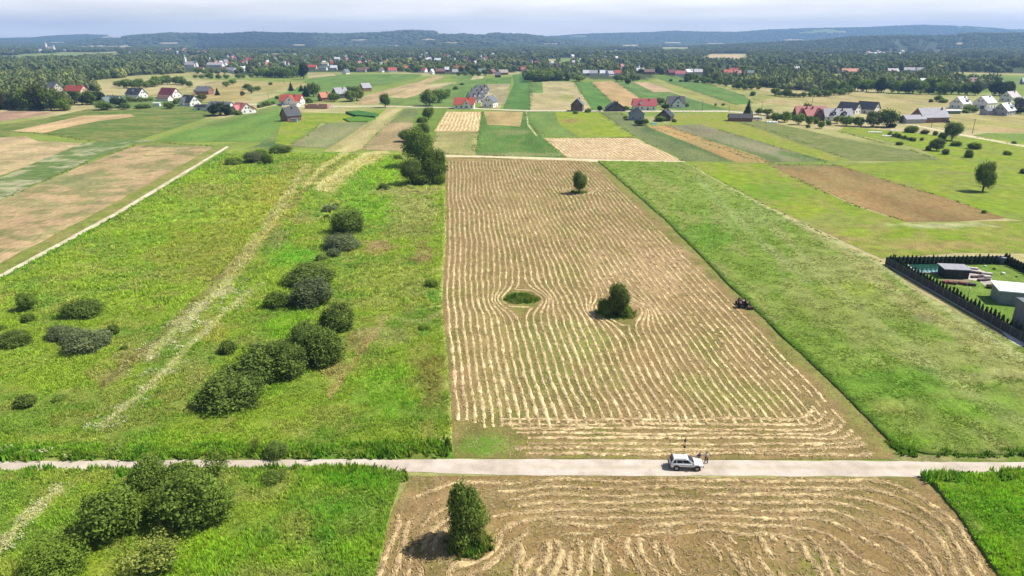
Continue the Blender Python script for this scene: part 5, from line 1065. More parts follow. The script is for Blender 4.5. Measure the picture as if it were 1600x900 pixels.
def house(label, px, py, L, W, rot, wh, rh, roof, wall, cat='house', name='house', cross=(), dorm=(), chim=(.2,), wins=True, group=None, door=True, gable=None):
    rz = R(rot); ext = abs(W*math.cos(rz))+abs(L*math.sin(rz)); c = ycen(px, py, ext*.8)
    r = thing(name, label, cat, (c[0], c[1], 0), rz, group)
    gable_wall(L, W, wh, rh).build('wall', WM[wall], r)
    ro = gable_roof(L, W, wh, rh).build('roof', RM[roof], r)
    for k in chim: MB().box((L*k, -W*.12, wh+rh*.9), (.7, .7, 1.9)).build('chimney', M_CHIM, ro)
    cx0 = [q[0] for q in cross]
    if wins:
        n = max(2, int(L/4))
        for sd_ in (-1, 1):
            for i in range(n):
                x = (i+.5)/n*L-L/2
                if sd_ < 0 and any(abs(x-q[0]) < q[1]/2+.5 for q in cross): continue
                if door and sd_ < 0 and i == n//2: mobj('door', DF, M_DOOR, r, (x, -W/2, 0)); continue
                win(r, (x, sd_*(W/2+.02), min(1.6, wh-.9)), 0 if sd_ < 0 else math.pi)
            for y in (-W*.24, W*.24):
                win(r, (sd_*(L/2+.02), y, min(1.6, wh-.9)), sd_*math.pi/2)
                if rh > 4: win(r, (sd_*(L/2+.02), y*.48, wh+rh*.28), sd_*math.pi/2)
    for (x, w_, e_, h_, rr) in cross:           # a front gable
        g = MB(); g.prism([(x-w_/2, -.3), (x+w_/2, -.3), (x+w_/2, h_), (x, h_+rr-.05), (x-w_/2, h_)], 1, -W/2-e_, 0); g.build('gable_wall', WM[gable or wall], r)
        s = rr/(w_/2); o = .45; e = h_-o*s+.05; t = .24
        g = MB(); g.prism([(x-w_/2-o, e), (x, h_+rr+.05), (x+w_/2+o, e), (x+w_/2+o, e+t), (x, h_+rr+.05+t*1.15), (x-w_/2-o, e+t)], 1, -W/2-e_-o, 0); g.build('gable_roof', RM[roof], r)
        if wins:
            win(r, (x, -W/2-e_-.02, min(1.6, h_-.9)), 0, True); win(r, (x, -W/2-e_-.02, h_+rr*.22), 0)
    for (x, w_, dark) in dorm:
        zc = wh+rh*.42; yy = -W/2*(1-.30)
        d = MB(); d.prism([(x-w_/2, zc-1.1), (x+w_/2, zc-1.1), (x+w_/2, zc+.5), (x, zc+1.5), (x-w_/2, zc+.5)], 1, yy-.9, -.2); d = d.build('dormer', WM['dark' if dark else wall], r)
        q = MB(); q.prism([(x-w_/2-.3, zc+.28), (x, zc+1.58), (x+w_/2+.3, zc+.28), (x+w_/2+.3, zc+.46), (x, zc+1.78), (x-w_/2-.3, zc+.46)], 1, yy-1.15, -.1); q.build('dormer_roof', RM[roof], d)
        f = mobj('window', WF, M_FRAME, d, (x, yy-.93, zc-.2)); f.scale = (.8, 1, .8)
    return r
H = house
H('white house with grey slate roof behind the wood front at far left', 86, 143, 13, 10, -28, 3.8, 5, 'slate', 'cream')
H('pale house with pink tiled roof in front of the grey slate roofed one', 78, 147, 8, 8, -50, 3.2, 3.6, 'pink', 'white')
H('long house with orange red roof above dark trees on the left', 120, 147, 22, 10, -18, 3.2, 4.8, 'red', 'peach')
H('white house with grey green roof and a front wing, behind bushes', 180, 165, 15, 10, -24, 3.2, 4.4, 'greengrey', 'white', cross=((-3.5, 7, 3, 3.2, 3.4),))
H('white house with dark slate roof and garage wing left of the maroon roof', 214, 153, 18, 10, -24, 3.4, 5.0, 'charcoal', 'white', dorm=((0, 2, 1),))
H('low garage with slate roof in front of the dark slate roofed house', 209, 158, 10, 6, -16, 2.6, 1.8, 'slate', 'white', 'garage', 'garage', chim=(), wins=False)
H('white gabled house with maroon roof on the left', 266, 153, 18, 10, -24, 3.4, 5.2, 'maroon', 'white')
H('low brown roofed annexe in front of the maroon roofed house', 258, 158, 12, 7, -14, 2.6, 2.4, 'brown', 'white', 'annexe', 'annexe', chim=(), wins=False)
H('white gabled house with dark roof and a cross gable, right of the maroon roof', 298, 166, 14, 10, -32, 3.2, 5.2, 'charcoal', 'white', cross=((-2.5, 6, 1.5, 3.2, 3.6),))
H('long white bungalow with grey roof behind a large dark tree', 347, 175, 20, 10, -20, 3.2, 3.8, 'slate', 'white')
H('flat black roofed shed left of the grey roofed bungalow', 317, 172, 11, 6, -10, 2.4, 1.4, 'black', 'white', 'shed', 'shed', chim=(), wins=False)
H('small white shed in the grass below the maroon roof', 246, 166, 5, 3, 0, 2.4, .4, 'light', 'white', 'shed', 'shed', chim=(), wins=False)
H('house with pinkish red roof at the bend of the lane on the left', 379, 178, 14, 10, -38, 3, 4.4, 'pink', 'white', cross=((1, 6, 2, 3, 3),))
H('small red roofed garage at the right of the pinkish red roof', 391, 177, 6, 6, -30, 2.6, 2.2, 'red', 'white', 'garage', 'garage', chim=(), wins=False)
H('white house with bright red roof and wide front gable left of the lane', 457, 164, 18, 11, -6, 3.4, 4.6, 'red', 'white', cross=((0.5, 9, 1.5, 3.4, 4.2),))
H('small beige roofed garage in front of the red roofed front gable', 461, 167, 7, 5, -20, 2.4, 1.6, 'beige', 'white', 'garage', 'garage', chim=(), wins=False)
H('small brick house with orange roof beyond the lane', 508, 158, 10, 8, 40, 3.2, 4.0, 'orange', 'brick')
H('unplastered house with light grey roof beyond the orange roofed one', 532, 154, 12, 10, 42, 4.4, 5.0, 'grey', 'dark')
H('half built brick house with bare grey roof farthest along the green field', 571, 143, 10, 9, 42, 3.8, 4.4, 'grey', 'brick', chim=())
H('new brick house with dark roof standing alone on this side of the lane', 455, 190, 10.5, 9, 48, 3.8, 5.0, 'charcoal', 'brick', chim=(.1,))
H('small grey block annexe against the new brick house', 460.5, 191, 3.4, 3.0, 10, 2.2, .3, 'slate', 'grey', 'annexe', 'annexe', chim=(), wins=False)
H('house with bright red roof and front gable beside the lane in the centre', 726, 170, 16, 10, -4, 3.4, 4.8, 'red', 'white', cross=((2.2, 6.5, 1, 3.4, 3.6),))
for i, (x, y, lb) in enumerate([(742, 161, 'dark roofed terrace house directly behind the red roof in the centre'), (747, 154, 'second dark roofed terrace house of the row behind the red roof'), (752, 148, 'farthest dark roofed terrace house of the row behind the red roof')]):
    H(lb, x, y, 12, 10, 30, 4.2, 4.8, 'charcoal', 'white', chim=(.3,), dorm=((-2, 2, 0), (2.5, 2, 0)))
H('white house with dark gable front right of the red roof in the centre', 766, 168, 11, 9.5, 70, 4.4, 4.6, 'slate', 'white', chim=(), gable='dark')
H('narrow dark brick house with its gable to the camera, left of the low dark house', 902, 174, 10, 8.8, 78, 5.0, 4.4, 'slate', 'darkbrick')
H('low dark house with wide gable left of the red roofed white house', 961, 174, 11, 14.5, 88, 2.4, 4.6, 'charcoal', 'dark')
H('long white house with crimson roof and a little dormer in the centre right', 1006, 172, 18, 10, -2, 3.4, 4.8, 'deepred', 'white', dorm=((-3, 2.4, 0),))
H('blue grey rendered house in front of the crimson roof', 994, 188, 10, 10, 84, 4.2, 3.8, 'charcoal', 'blue')
H('white gabled house with slate blue roof right of the crimson roof', 1055, 168, 13.5, 10, 0, 3.2, 5.2, 'charcoal', 'white', cross=((0.6, 8.5, 1.5, 3.2, 4.4),))
H('dark timber house among garden bushes below the slate blue roof', 1039, 189, 12, 9.5, 66, 3, 4.2, 'black', 'timber')
H('low brown shed with black roof beside the tall spruce', 1156, 190, 15, 7, -8, 2.4, 2.2, 'black', 'brick', 'shed', 'shed', chim=(), wins=False)
H('house with pink roof and dark timber gables on the right', 1264, 188, 20, 10, -4, 3.2, 5.6, 'pink', 'timber', cross=((-6.5, 5, .5, 3.2, 4.4), (4.5, 7, 1.5, 3.2, 4.6)), chim=(-.15, .05))
H('house with light grey roof and two dark dormers next to the pink roof', 1306, 189, 18, 10, -6, 3, 4.6, 'grey', 'white', dorm=((-3.5, 3, 1), (3.5, 3, 1)), chim=(-.1, .15))
H('left one of two twin white houses with black roofs', 1326, 178, 14, 9.5, -52, 3.2, 4.6, 'charcoal', 'white', chim=())
H('right one of two twin white houses with black roofs', 1355, 178, 14, 9.5, -52, 3.4, 4.8, 'charcoal', 'white', chim=())
H('large brick barn with wide grey roof on the right', 1451, 192, 20, 12, 12, 3.6, 5.4, 'grey', 'brick', 'barn', 'barn', chim=(.36,))
H('low grey garage in front of the large brick barn', 1425, 193, 14, 7, 8, 2.8, 2.2, 'grey', 'grey', 'garage', 'garage', chim=(), wins=False)
H('white house with bright metal roof and dark dormer, left of the blue doored one', 1499, 170, 14, 10, 34, 4.0, 4.8, 'light', 'white', dorm=((2.5, 3, 1),))
HB = H('white house with bright roof and a blue garage door', 1537, 170, 15, 11, 32, 4.6, 4.6, 'light', 'white', door=False)
MB().box((-7.52, -2.2, 1.2), (.1, 3.0, 2.3)).build('garage_door', plain('blue_door', (.06, .10, .28), .5), HB)
H('house with pinkish grey roof at the back of the white houses', 1577, 159, 15, 10, 30, 3.8, 4.6, 'greypink', 'white')
H('pale house with bright roof and dormer at the front of the white houses', 1567, 181, 15, 10, 36, 3.6, 4.8, 'light', 'grey', dorm=((2.5, 2.6, 1),))
H('low slate roofed garage between the blue doored and the front house', 1547, 180, 12, 7, 10, 3.0, 1.8, 'slate', 'grey', 'garage', 'garage', chim=(), wins=False)
H('dark house with pale roof cut by the right picture edge', 1600, 168, 12, 9, 30, 3.6, 4, 'grey', 'dark')
H('low white roofed shelter left of the garden tree at the right', 1487, 178, 10, 5, 2, 2.2, .5, 'light', 'green', 'shelter', 'shelter', chim=(), wins=False)
# roofless brick walls
c = ycen(497, 170, 8); rw = thing('unfinished_house', 'roofless pink brick walls of a house under construction by the lane', 'building site', (c[0], c[1], 0), R(-10))
for (x, y, l, w_, h_) in [(0, -4.5, 18, .3, 3), (-9, 0, .3, 9, 3.1), (0, 4.5, 17, .3, 3), (9, 1, .3, 7, 3.4), (1, 0, .3, 8.6, 4.2), (4.5, -1, 6.5, .3, 3.6), (-4, 1, 9.5, .25, 3.2)]:
    MB().box((x, y, h_/2-.1), (l, w_, h_)).build('wall', plain('fresh_brick', (.38, .22, .16), .9, var=.2, scale=2) if 'fresh_brick' not in bpy.data.materials else bpy.data.materials['fresh_brick'], rw)
for (x, y) in [(11.5, -3), (13.5, -1.5), (12.5, 2.0)]: MB().box((x, y, 1.4), (.4, .4, 3.2)).build('pillar', WM['white'], rw)
# the far village
def far_house(px, py, w, roof, wall, label, rot=0, tall=1.0, cat='house', name='house', group=None):
    t = depth(py); L = max(6, w*t/FPX); W = min(10, L*.8); wh = 3.4*tall; rh = 4.2
    c = ycen(px, py, W); r = thing(name, label, cat, (c[0], c[1], 0), R(rot), group)
    gable_wall(L, W, wh, rh).build('wall', WM[wall], r); ro = gable_roof(L, W, wh, rh, .4, .3).build('roof', RM[roof], r)
    if L > 9:
        MB().box((L*.2, 0, wh+rh), (.8, .8, 1.6)).build('chimney', M_CHIM, ro)
        for k in (-.25, .25): win(r, (L*k, -W/2-.02, 1.8), 0)
    return r
FHS = [(613, 113, 13, 'red', 'white', 'red roofed house in the far village, left of the orange roofed one', 20), (636, 110, 12, 'orange', 'peach', 'orange roofed house in the far village', 0), (661, 113, 12, 'red', 'white', 'red roofed house in the far village, above the head of the tan strip', -25),
 (675, 116, 7, 'light', 'white', 'white gable low beside the far red roof above the tan strip', 70), (695, 112, 14, 'light', 'brick', 'far house with a bright round topped roof above the tan strip', 0), (688, 115, 14, 'brown', 'brick', 'far brown roofed house below the bright roofed one', 10), (718, 110, 16, 'red', 'cream', 'long red roof in the far village right of the bright roof', 0), (711, 116, 9, 'grey', 'grey', 'grey far house below the long red roof', 15),
 (753, 115, 12, 'greengrey', 'white', 'far white house with pale green roof at the head of the fields', 20), (769, 116, 11, 'brown', 'brick', 'brown roofed far house with dark walls', 60), (786, 117, 14, 'beige', 'brick', 'far farmhouse with wide brownish roof before the green strip', 20), (778, 121, 9, 'slate', 'timber', 'low dark far shed under the brownish roof', 0),
 (596, 113, 8, 'brown', 'white', 'far house with narrow white gable right of the village trees', 75), (671, 94, 6, 'light', 'white', 'white block above the trees of the far village', 0), (684, 96, 10, 'light', 'white', 'low white building right of the white block', 0), (541, 116, 9, 'slate', 'white', 'white far house at the top of the long green field', 60), (580, 112, 14, 'brown', 'brick', 'dark brown far house left of the white gable', 10), (565, 113, 14, 'brown', 'grey', 'brownish far house on the left of the village street', 0), (552, 112, 9, 'maroon', 'grey', 'maroon far roof above the long green field', 10),
 (337, 104, 26, 'greypink', 'white', 'large pinkish far roof right of the white church', -10), (345, 101, 7, 'light', 'white', 'white rounded gable at the end of the large pinkish roof', 80), (362, 113, 18, 'grey', 'white', 'grey roofed far house with white gable left of the copse', -30), (380, 111, 10, 'light', 'white', 'white far house right of the grey roofed one', 60), (350, 112, 9, 'brown', 'white', 'brown far house left of the grey roofed one', 0), (430, 112, 6, 'slate', 'white', 'slim white far house in the copse', 70),
 (455, 109, 14, 'slate', 'grey', 'grey far house above the copse', 0), (487, 108, 16, 'red', 'peach', 'red far roof above the tall dark tree', 0), (505, 110, 12, 'greengrey', 'white', 'green roofed far house right of the red roof', 0), (522, 109, 10, 'light', 'white', 'white far block above the green field', 0), (508, 103, 10, 'beige', 'white', 'beige far house in the upper village', 0), (527, 94, 8, 'light', 'white', 'bright white far house among trees above the village', 0),
 (313, 112, 12, 'brown', 'peach', 'brownish far house below the white church', 0), (818, 112, 8, 'pink', 'cream', 'small pink far house left of the grove', 0), (915, 118, 9, 'light', 'grey', 'pale far shed at the left end of the white row', 0), (925, 118, 16, 'grey', 'white', 'grey roofed far house in the white row', 0), (943, 118, 12, 'light', 'white', 'bright far house in the middle of the white row', 0), (953, 119, 10, 'grey', 'white', 'grey far house in the white row', 30), (965, 118, 11, 'red', 'white', 'white far house with red roof edge ending the white row', 0),
 (1000, 114, 12, 'light', 'brick', 'far house with white roof right of the white row', 0), (1014, 116, 16, 'brown', 'brick', 'brownish far house right of the white roofed one', 0), (1049, 117, 10, 'maroon', 'brick', 'maroon far roof left of the pink farm', 0), (1063, 119, 15, 'pink', 'white', 'pink roofed far farm above the long green field', -15), (1076, 116, 12, 'light', 'white', 'far house with bright white roof beside the pink farm', 20), (1090, 116, 13, 'greypink', 'peach', 'faded pink far house right of the bright white roof', 0), (1115, 115, 15, 'pink', 'brick', 'far pink roof standing between two tree groups', 0),
 (1137, 117, 14, 'red', 'brick', 'left red roof of the big far farm', 0), (1146, 114, 14, 'red', 'peach', 'upper red roof of the big far farm', -15), (1152, 118, 10, 'pink', 'white', 'low pink roof of the big far farm', 0), (1172, 118, 10, 'greengrey', 'grey', 'grey green far house in the trees right of the big farm', 0), (1327, 115, 26, 'orange', 'peach', 'long low orange far roof in the clearing on the right', 0), (1394, 115, 16, 'greypink', 'grey', 'long grey far house in the clearing on the right', 0), (1420, 113, 15, 'greypink', 'white', 'white far house with pinkish roof in the clearing', -20), (1437, 113, 12, 'slate', 'white', 'slate roofed far house right of the pinkish one', 0),
 (1440, 133, 11, 'light', 'blue', 'pale blue roof showing above the tree belt', 20), (1518, 132, 16, 'maroon', 'brick', 'dark pink roof behind the tree belt on the right', 0), (1599, 132, 8, 'light', 'blue', 'pale far house at the right picture edge', 0), (320, 148, 22, 'slate', 'brick', 'long low grey shed in the dry field left', -8), (1244, 111, 8, 'light', 'white', 'white speck of a house in the trees on the right', 0)]
for q in FHS: far_house(*q)
gsp = np.random.default_rng(5)
SPK = []
def specks(boxes, label, group):
    for (x0, x1, y0, y1, n) in boxes:
        for i in range(n):
            SPK.append((gsp.uniform(x0, x1), gsp.uniform(y0, y1), gsp.uniform(3, 6)))
            far_house(*SPK[-1], gsp.choice(['light', 'grey', 'pink', 'greypink', 'red', 'brown']), gsp.choice(['white', 'white', 'cream']), label, gsp.uniform(-60, 60), 1.2, group=group)
specks([(190, 330, 74, 84, 44)], 'tiny pale house of the distant town under the left hills', 'houses of the distant left town')
specks([(20, 130, 74, 82, 20)], 'tiny white house of the far village at the left edge of the plain', 'houses of the far left village')
specks([(300, 520, 88, 104, 40)], 'small pale house between the trees behind the white church', 'houses in the trees behind the church')
specks([(540, 800, 84, 104, 34)], 'small pale house between the trees above the far red roofs', 'houses in the trees above the village')
specks([(810, 1010, 80, 108, 20)], 'small pale house between the trees above the grove', 'houses in the trees above the grove')
specks([(1340, 1500, 78, 86, 22)], 'pale house of the far settlement in the right woods', 'houses of the far right settlement')
for (x, y, w_, lb) in [(1370, 86, 26, 'long white hall far away in the right woods, left of the other'), (1396, 86, 20, 'long white hall far away in the right woods, right of the other')]:
    far_house(x, y, w_, 'light', 'white', lb, 0, 1.4, 'hall', 'hall')
# churches
def church(px, py, k, label):
    c = G(px, py); r = thing('church', label, 'church', (c[0], c[1], 0), R(-20))
    gable_wall(26*k, 12*k, 9*k, 6*k).build('nave', WM['white'], r); gable_roof(26*k, 12*k, 9*k, 6*k).build('roof', RM['greypink'], r)
    for x, h_ in ((-15*k, 20*k), (13*k, 13*k)):
        tw = MB().box((x, 0, h_/2), (4.4*k, 4.4*k, h_)).build('tower', WM['white'], r)
        MB().lathe([(2.6*k, h_), (2.0*k, h_+2.5*k), (.8*k, h_+4*k), (.6*k, h_+6*k), (.05, h_+9*k)], (x, 0, 0), n=8).build('spire', RM['light' if h_ > 15 else 'slate'], tw)
church(300, 108, .9, 'white church with a pointed tower in the far village'); church(80, 82, 1.6, 'distant church with dark spire under the left hills')
# masts on the ridge, poles
M_STEEL = plain('galvanised_steel', (.3, .31, .33), .5, .6, var=.1); M_POLE = plain('pole_wood', (.11, .09, .075), .9, scale=6)
def mast(px, h_, label):
    y = 6350; x = (px-800)/FPX*y*CP; z = float(hz(np.array([x]), np.array([y]))[0]); r = thing('radio_mast', label, 'mast', (x, y, z))
    m = MB(); m.tube((0, 0, -2), (0, 0, h_), 1.6, .9, 6); m.build('pole', M_STEEL, r)
    for q in (.7, .9): MB().lathe([(2.0, h_*q), (2.0, h_*q+2)], n=8).build('antenna', M_STEEL, r)
mast(413, 64, 'taller thin radio mast on the left ridge'); mast(399, 40, 'shorter thin radio mast on the left ridge')
def pole(px, py, hpx, label, arm=True):
    t = depth(py); h_ = hpx*t/FPX*1.03; c = G(px, py); r = thing('power_pole', label, 'pole', (c[0], c[1], 0), R(20))
    MB().tube((0, 0, -.3), (0, 0, h_), .17, .11, 8).build('post', M_POLE, r)
    if arm:
        MB().box((-.6, 0, h_-.35), (2.4, .14, .16)).build('crossarm', M_POLE, r)
        for x in (-1.6, -.6, .4): MB().tube((x, 0, h_-.27), (x, 0, h_), .05, .04, 6).build('insulator', WM['white'], r)
for q in [(1519, 209, 22, 'tall wooden power pole in the dry meadow right of the track tree'), (1455, 200, 13, 'wooden power pole between the barn and the track tree'), (1190, 171, 11, 'thin power pole behind the tall spruce'), (1097, 174, 15, 'thin power pole at the lane right of the slate blue roof'), (1139, 175, 8, 'short pole at the lane left of the spruce'),
          (1269, 161, 10, 'thin pole behind the pink roof'), (1420, 146, 15, 'thin pole against the dark tree belt'), (1244, 153, 11, 'thin pole against the hedge behind the pink roof'), (420, 158, 11, 'short pole left of the red house with wide gable'), (444, 132, 12, 'thin pale pole in the copse by the far village')]: pole(*q)

# ================================================================== THE YARD ON THE RIGHT
A0 = G(1383, 413)[:2]; A1 = G(1625, 552)[:2]; B1 = G(1573, 411)[:2]; D1 = G(1625, 436)[:2]
lawn = S((.16, .29, .025), (.21, .31, .04), 5, lins=[])
F('lawn', [(1383, 413), (1573, 411), (1625, 436), (1700, 470), (1700, 600), (1625, 552)], lawn, M_GRASS, wig=.05)
F('gravel_strip', [(1383, 413), (1376, 415), (1500, 487), (1625, 562), (1640, 562), (1500, 482)], S((.20, .19, .12), (.2, .22, .07), 3), M_DRY, wig=.05)
M_PANEL = plain('fence_panel', (.20, .24, .235), .7, var=.1, scale=4); M_POST = plain('fence_post', (.14, .15, .155), .7, var=.1)
M_KERB = plain('concrete', (.38, .37, .35), .9, var=.15, scale=4)
def fence(a, b, h_, label, mat=None):
    a = np.array(a); b = np.array(b); L = np.hypot(*(b-a)); n = max(1, round(L/2.5)); an = math.atan2(*(b-a)[::-1]); r = thing('panel_fence', label, 'fence', (a[0], a[1], 0), an)
    s = L/n; pm = MB().box((0, 0, h_/2+.12), (s-.12, .06, h_-.2)).mesh('panel'); po = MB().box((0, 0, h_/2), (.11, .12, h_+.06)).mesh('post'); kb = MB().box((0, 0, .08), (s-.12, .09, .22)).mesh('base_board')
    for i in range(n):
        mobj('panel', pm, mat or M_PANEL, r, ((i+.5)*s, 0, 0)); mobj('base_board', kb, M_KERB, r, ((i+.5)*s, 0, 0))
    for i in range(n+1): mobj('post', po, M_POST, r, (i*s, 0, 0))
M_PANEL_D = plain('dark_fence_panel', (.03, .034, .04), .7, var=.15, scale=4)
fence(A0, A1, 1.9, 'long dark panel fence on the field side of the thuja yard', M_PANEL_D); fence(A0+np.array([.3, .1]), B1, 1.8, 'grey panel fence behind the far row of thujas'); fence(B1, D1, 1.8, 'grey panel fence at the right rear of the yard')
NTH = [0]
def thujas(a, b, n, off, h_, label, group):
    a = np.array(a); b = np.array(b); d = (b-a)/np.hypot(*(b-a)); nr = np.array([-d[1], d[0]])
    for i in range(n):
        p = a+(b-a)*(i+.5)/n+nr*off; hh = h_*random.uniform(.88, 1.12); NTH[0] += 1
        r = thing('thuja', label.format(nth(i)), 'thuja', (p[0], p[1], 0), random.uniform(0, 6), group)
        mobj('crown', CR['thuja'][i % 2], LM['spruce'], r, scl=(1.05*random.uniform(.9, 1.1),)*2+(hh,)); mobj('trunk', TRK2, M_TRUNK, r, scl=(1.2, 1.2, hh))
thujas(A0, B1, 29, -.9, 2.5, 'slim dark thuja in the far row of the fenced yard, {} from the left', 'far row of thujas'); thujas(A0, A1, 44, .65, 2.9, 'dark thuja on the field side of the yard, {} from the far corner', 'field side row of thujas'); thujas(B1, D1, 11, -.9, 2.5, 'dark thuja in the right rear row of the yard, {} from its left end', 'right rear row of thujas')
# pool
pl = GA([(1414, 413.5), (1461, 412.5), (1473, 421), (1472, 428.5), (1432, 428.5)])
M_WATER = plain('pool_water', (.02, .07, .05), .05, var=.3, scale=.6, spec=.5)
pr = thing('garden_pool', 'dark green garden pool with a pale rim beside the black shed', 'pool', (*pl.mean(0), 0))
def poly_mesh(name, pts, z0, z1, mat, parent, c):
    m = MB(); n = len(pts); vs = [(x-c[0], y-c[1], z) for z in (z0, z1) for x, y in pts]
    m.add(vs, [tuple(range(n-1, -1, -1)), tuple(range(n, 2*n))]+[(i, (i+1) % n, n+(i+1) % n, n+i) for i in range(n)]); return m.build(name, mat, parent)
cc = pl.mean(0); poly_mesh('water', pl, .02, .36, M_WATER, pr, cc)
for i in range(len(pl)):
    a, b = pl[i], pl[(i+1) % len(pl)]; m_ = (a+b)/2-cc; an = math.atan2(*(b-a)[::-1]); MB().box((m_[0], m_[1], .22), (np.hypot(*(b-a))+.2, .35, .56), an).build('rim', M_KERB, pr)
st0, st1 = G(1436, 427)[:2], G(1469, 427)[:2]
M_TURQ = plain('turquoise_vinyl', (.30, .55, .55), .4, var=.2, scale=2)
for i in range(5):
    p = st0+(st1-st0)*(i+.5)/5-cc; MB().box((p[0], p[1]+.25, .42), (.85, .5, .10), .2*i).build('step', M_TURQ, pr)
# black shed
c0 = ycen(1488, 436, 3.4); sh = thing('garden_shed', 'black garden shed with pale flat roof by the pool', 'shed', (c0[0], c0[1], 0), R(-8))
MB().box((0, 0, 1.05), (5.3, 3.4, 2.3)).build('wall', plain('black_cladding', (.02, .022, .028), .6, var=.2, scale=6), sh)
rm_ = MB(); rm_.prism([(-2.0, 2.22), (2.0, 2.42), (2.0, 2.56), (-2.0, 2.36)], 0, -2.95, 2.95); rm_.build('roof', RM['grey'], sh)
MB().box((.8, -1.72, 1.0), (1.0, .06, 1.9)).build('door', plain('dark_door', (.035, .035, .04), .5), sh)
# terrace, boards, brick stacks
F('terrace', [(1508, 418), (1528, 420), (1546, 428), (1552, 441), (1542, 449), (1530, 440), (1506, 436)], S((.46, .41, .37), (.36, .32, .29), 2), M_DRY, wig=.08, step=.6)
F('bare_soil', [(1470, 437), (1508, 436), (1520, 441), (1472, 442)], S((.24, .19, .12)), M_DRY, wig=.1, step=.6)
M_BRK = plain('red_brick_stack', (.22, .075, .06), .9, var=.35, scale=5); M_BRK2 = plain('dark_board', (.09, .06, .065), .8, var=.3, scale=4); M_PALE = plain('pale_board', (.50, .45, .42), .8, var=.15)
def stack(px, py, l, w_, h_, rot, mat, n, label, cat, name, piece, group=None):
    c = G(px, py); r = thing(name, label, cat, (c[0], c[1], .12), R(rot), group); k = max(1, n//3)
    for i in range(n):
        a, b = i % 3, i//3
        MB().box(((a-1)*l/3, random.uniform(-.06, .06), (b+.5)*h_/k), (l/3*.93, w_*random.uniform(.85, 1), h_/k*.92), random.uniform(-.06, .06)).build(piece, mat, r)
for i, (x, y, rt, mt) in enumerate([(1477, 443, 20, M_BRK), (1485, 444, -25, M_BRK), (1493, 444.5, 25, M_BRK2), (1502, 445, -30, M_BRK), (1510, 446, 20, M_BRK2), (1519, 447, -20, M_BRK2)]):
    stack(x, y, 1.3, .9, .55, rt, mt, 6, ['reddish stack of bricks at the left end of the row by the shed', 'second reddish brick stack of the row by the shed', 'third, darker stack of the row by the shed', 'fourth, reddish stack of the row by the shed', 'fifth, dark stack of the row by the shed', 'dark stack at the right end of the row by the shed'][i], 'brick stack', 'brick_stack', 'brick', 'brick stacks in front of the shed')
for i, (x, y, rt, l, mt, lb) in enumerate([(1520, 427, -28, 3.4, M_BRK2, 'dark board pile at the back of the terrace'), (1534, 428, -28, 4.2, M_PALE, 'long pale board pile along the lawn edge'), (1527, 434, 8, 3.2, M_BRK2, 'dark board pile in the middle of the terrace'), (1537, 439, 10, 3.0, M_BRK2, 'dark board pile at the front right of the terrace'), (1519, 421, -20, 2.4, M_PALE, 'pale board pile behind the black shed'), (1540, 434, -10, 2.2, M_PALE, 'short pale board pile at the right of the terrace')]):
    stack(x, y, l, .9, .4, rt, mt, 6, lb, 'board pile', 'board_pile', 'board')
for i in range(4):
    stack(1476+i*8, 412.5, 1.4, .7, .5, 5, M_BRK, 3, 'reddish pallet load behind the black shed, '+nth(i)+' from the left', 'brick stack', 'brick_stack', 'brick', 'pallet loads behind the shed')
# round tank
c = ycen(1563, 414, 1.6); tk = thing('water_tank', 'grey round tank in the far corner of the yard', 'tank', (c[0], c[1], 0)); MT = plain('grey_plastic', (.09, .10, .12), .5)
MB().lathe([(.02, 0), (.95, 0), (.98, .9), (.95, 1.75)]).build('body', MT, tk, True); MB().lathe([(1.02, 1.74), (1.0, 1.84), (.3, 1.95), (.02, 1.96)]).build('lid', plain('tank_lid', (.14, .15, .17), .5), tk, True)
# lamp post
c = G(1511, 468); lp = thing('garden_lamp', 'slim lamp post with a pale round head on the yard lawn', 'lamp', (c[0], c[1], 0))
MB().tube((0, 0, 0), (0, 0, 2.4), .05, .04, 8).build('post', M_POST, lp); MB().lathe([(.02, 2.38), (.2, 2.45), (.22, 2.6), (.02, 2.75)], n=12).build('head', plain('frosted_glass', (.7, .7, .66), .3), lp, True)
# white roofed hall
c = G(1559, 475); hx = c[0]; hy = c[1]; hl = thing('metal_hall', 'grey panel hall with a bright white roof at the right edge of the yard', 'hall', (hx, hy, 0), R(-17))
M_CLAD = plain('grey_cladding', (.20, .225, .255), .55, var=.08, scale=3); M_WROOF = plain('white_sheet', (.78, .78, .78), .5, var=.05)
mw = MB(); mw.prism([(0, 0), (5, 0), (5, 3.2), (0, 2.9)], 0, 0.05, 11.95); mw.build('core', plain('steel_core', (.1, .11, .12), .7), hl)
for i in range(5):
    for k in range(3): MB().box((1.2+i*2.4, -.03, .49+k*.96), (2.32, .06, .93)).build('panel', M_CLAD, hl)
for i in range(3):
    for k in range(3): MB().box((.02, 0.84+i*1.66, .49+k*.96), (.06, 1.6, .93)).build('panel', M_CLAD, hl)
rm_ = MB(); rm_.prism([(-.4, 2.9), (5.4, 3.25), (5.4, 3.44), (-.4, 3.10)], 0, -.5, 12.4); rm_.build('roof', M_WROOF, hl)
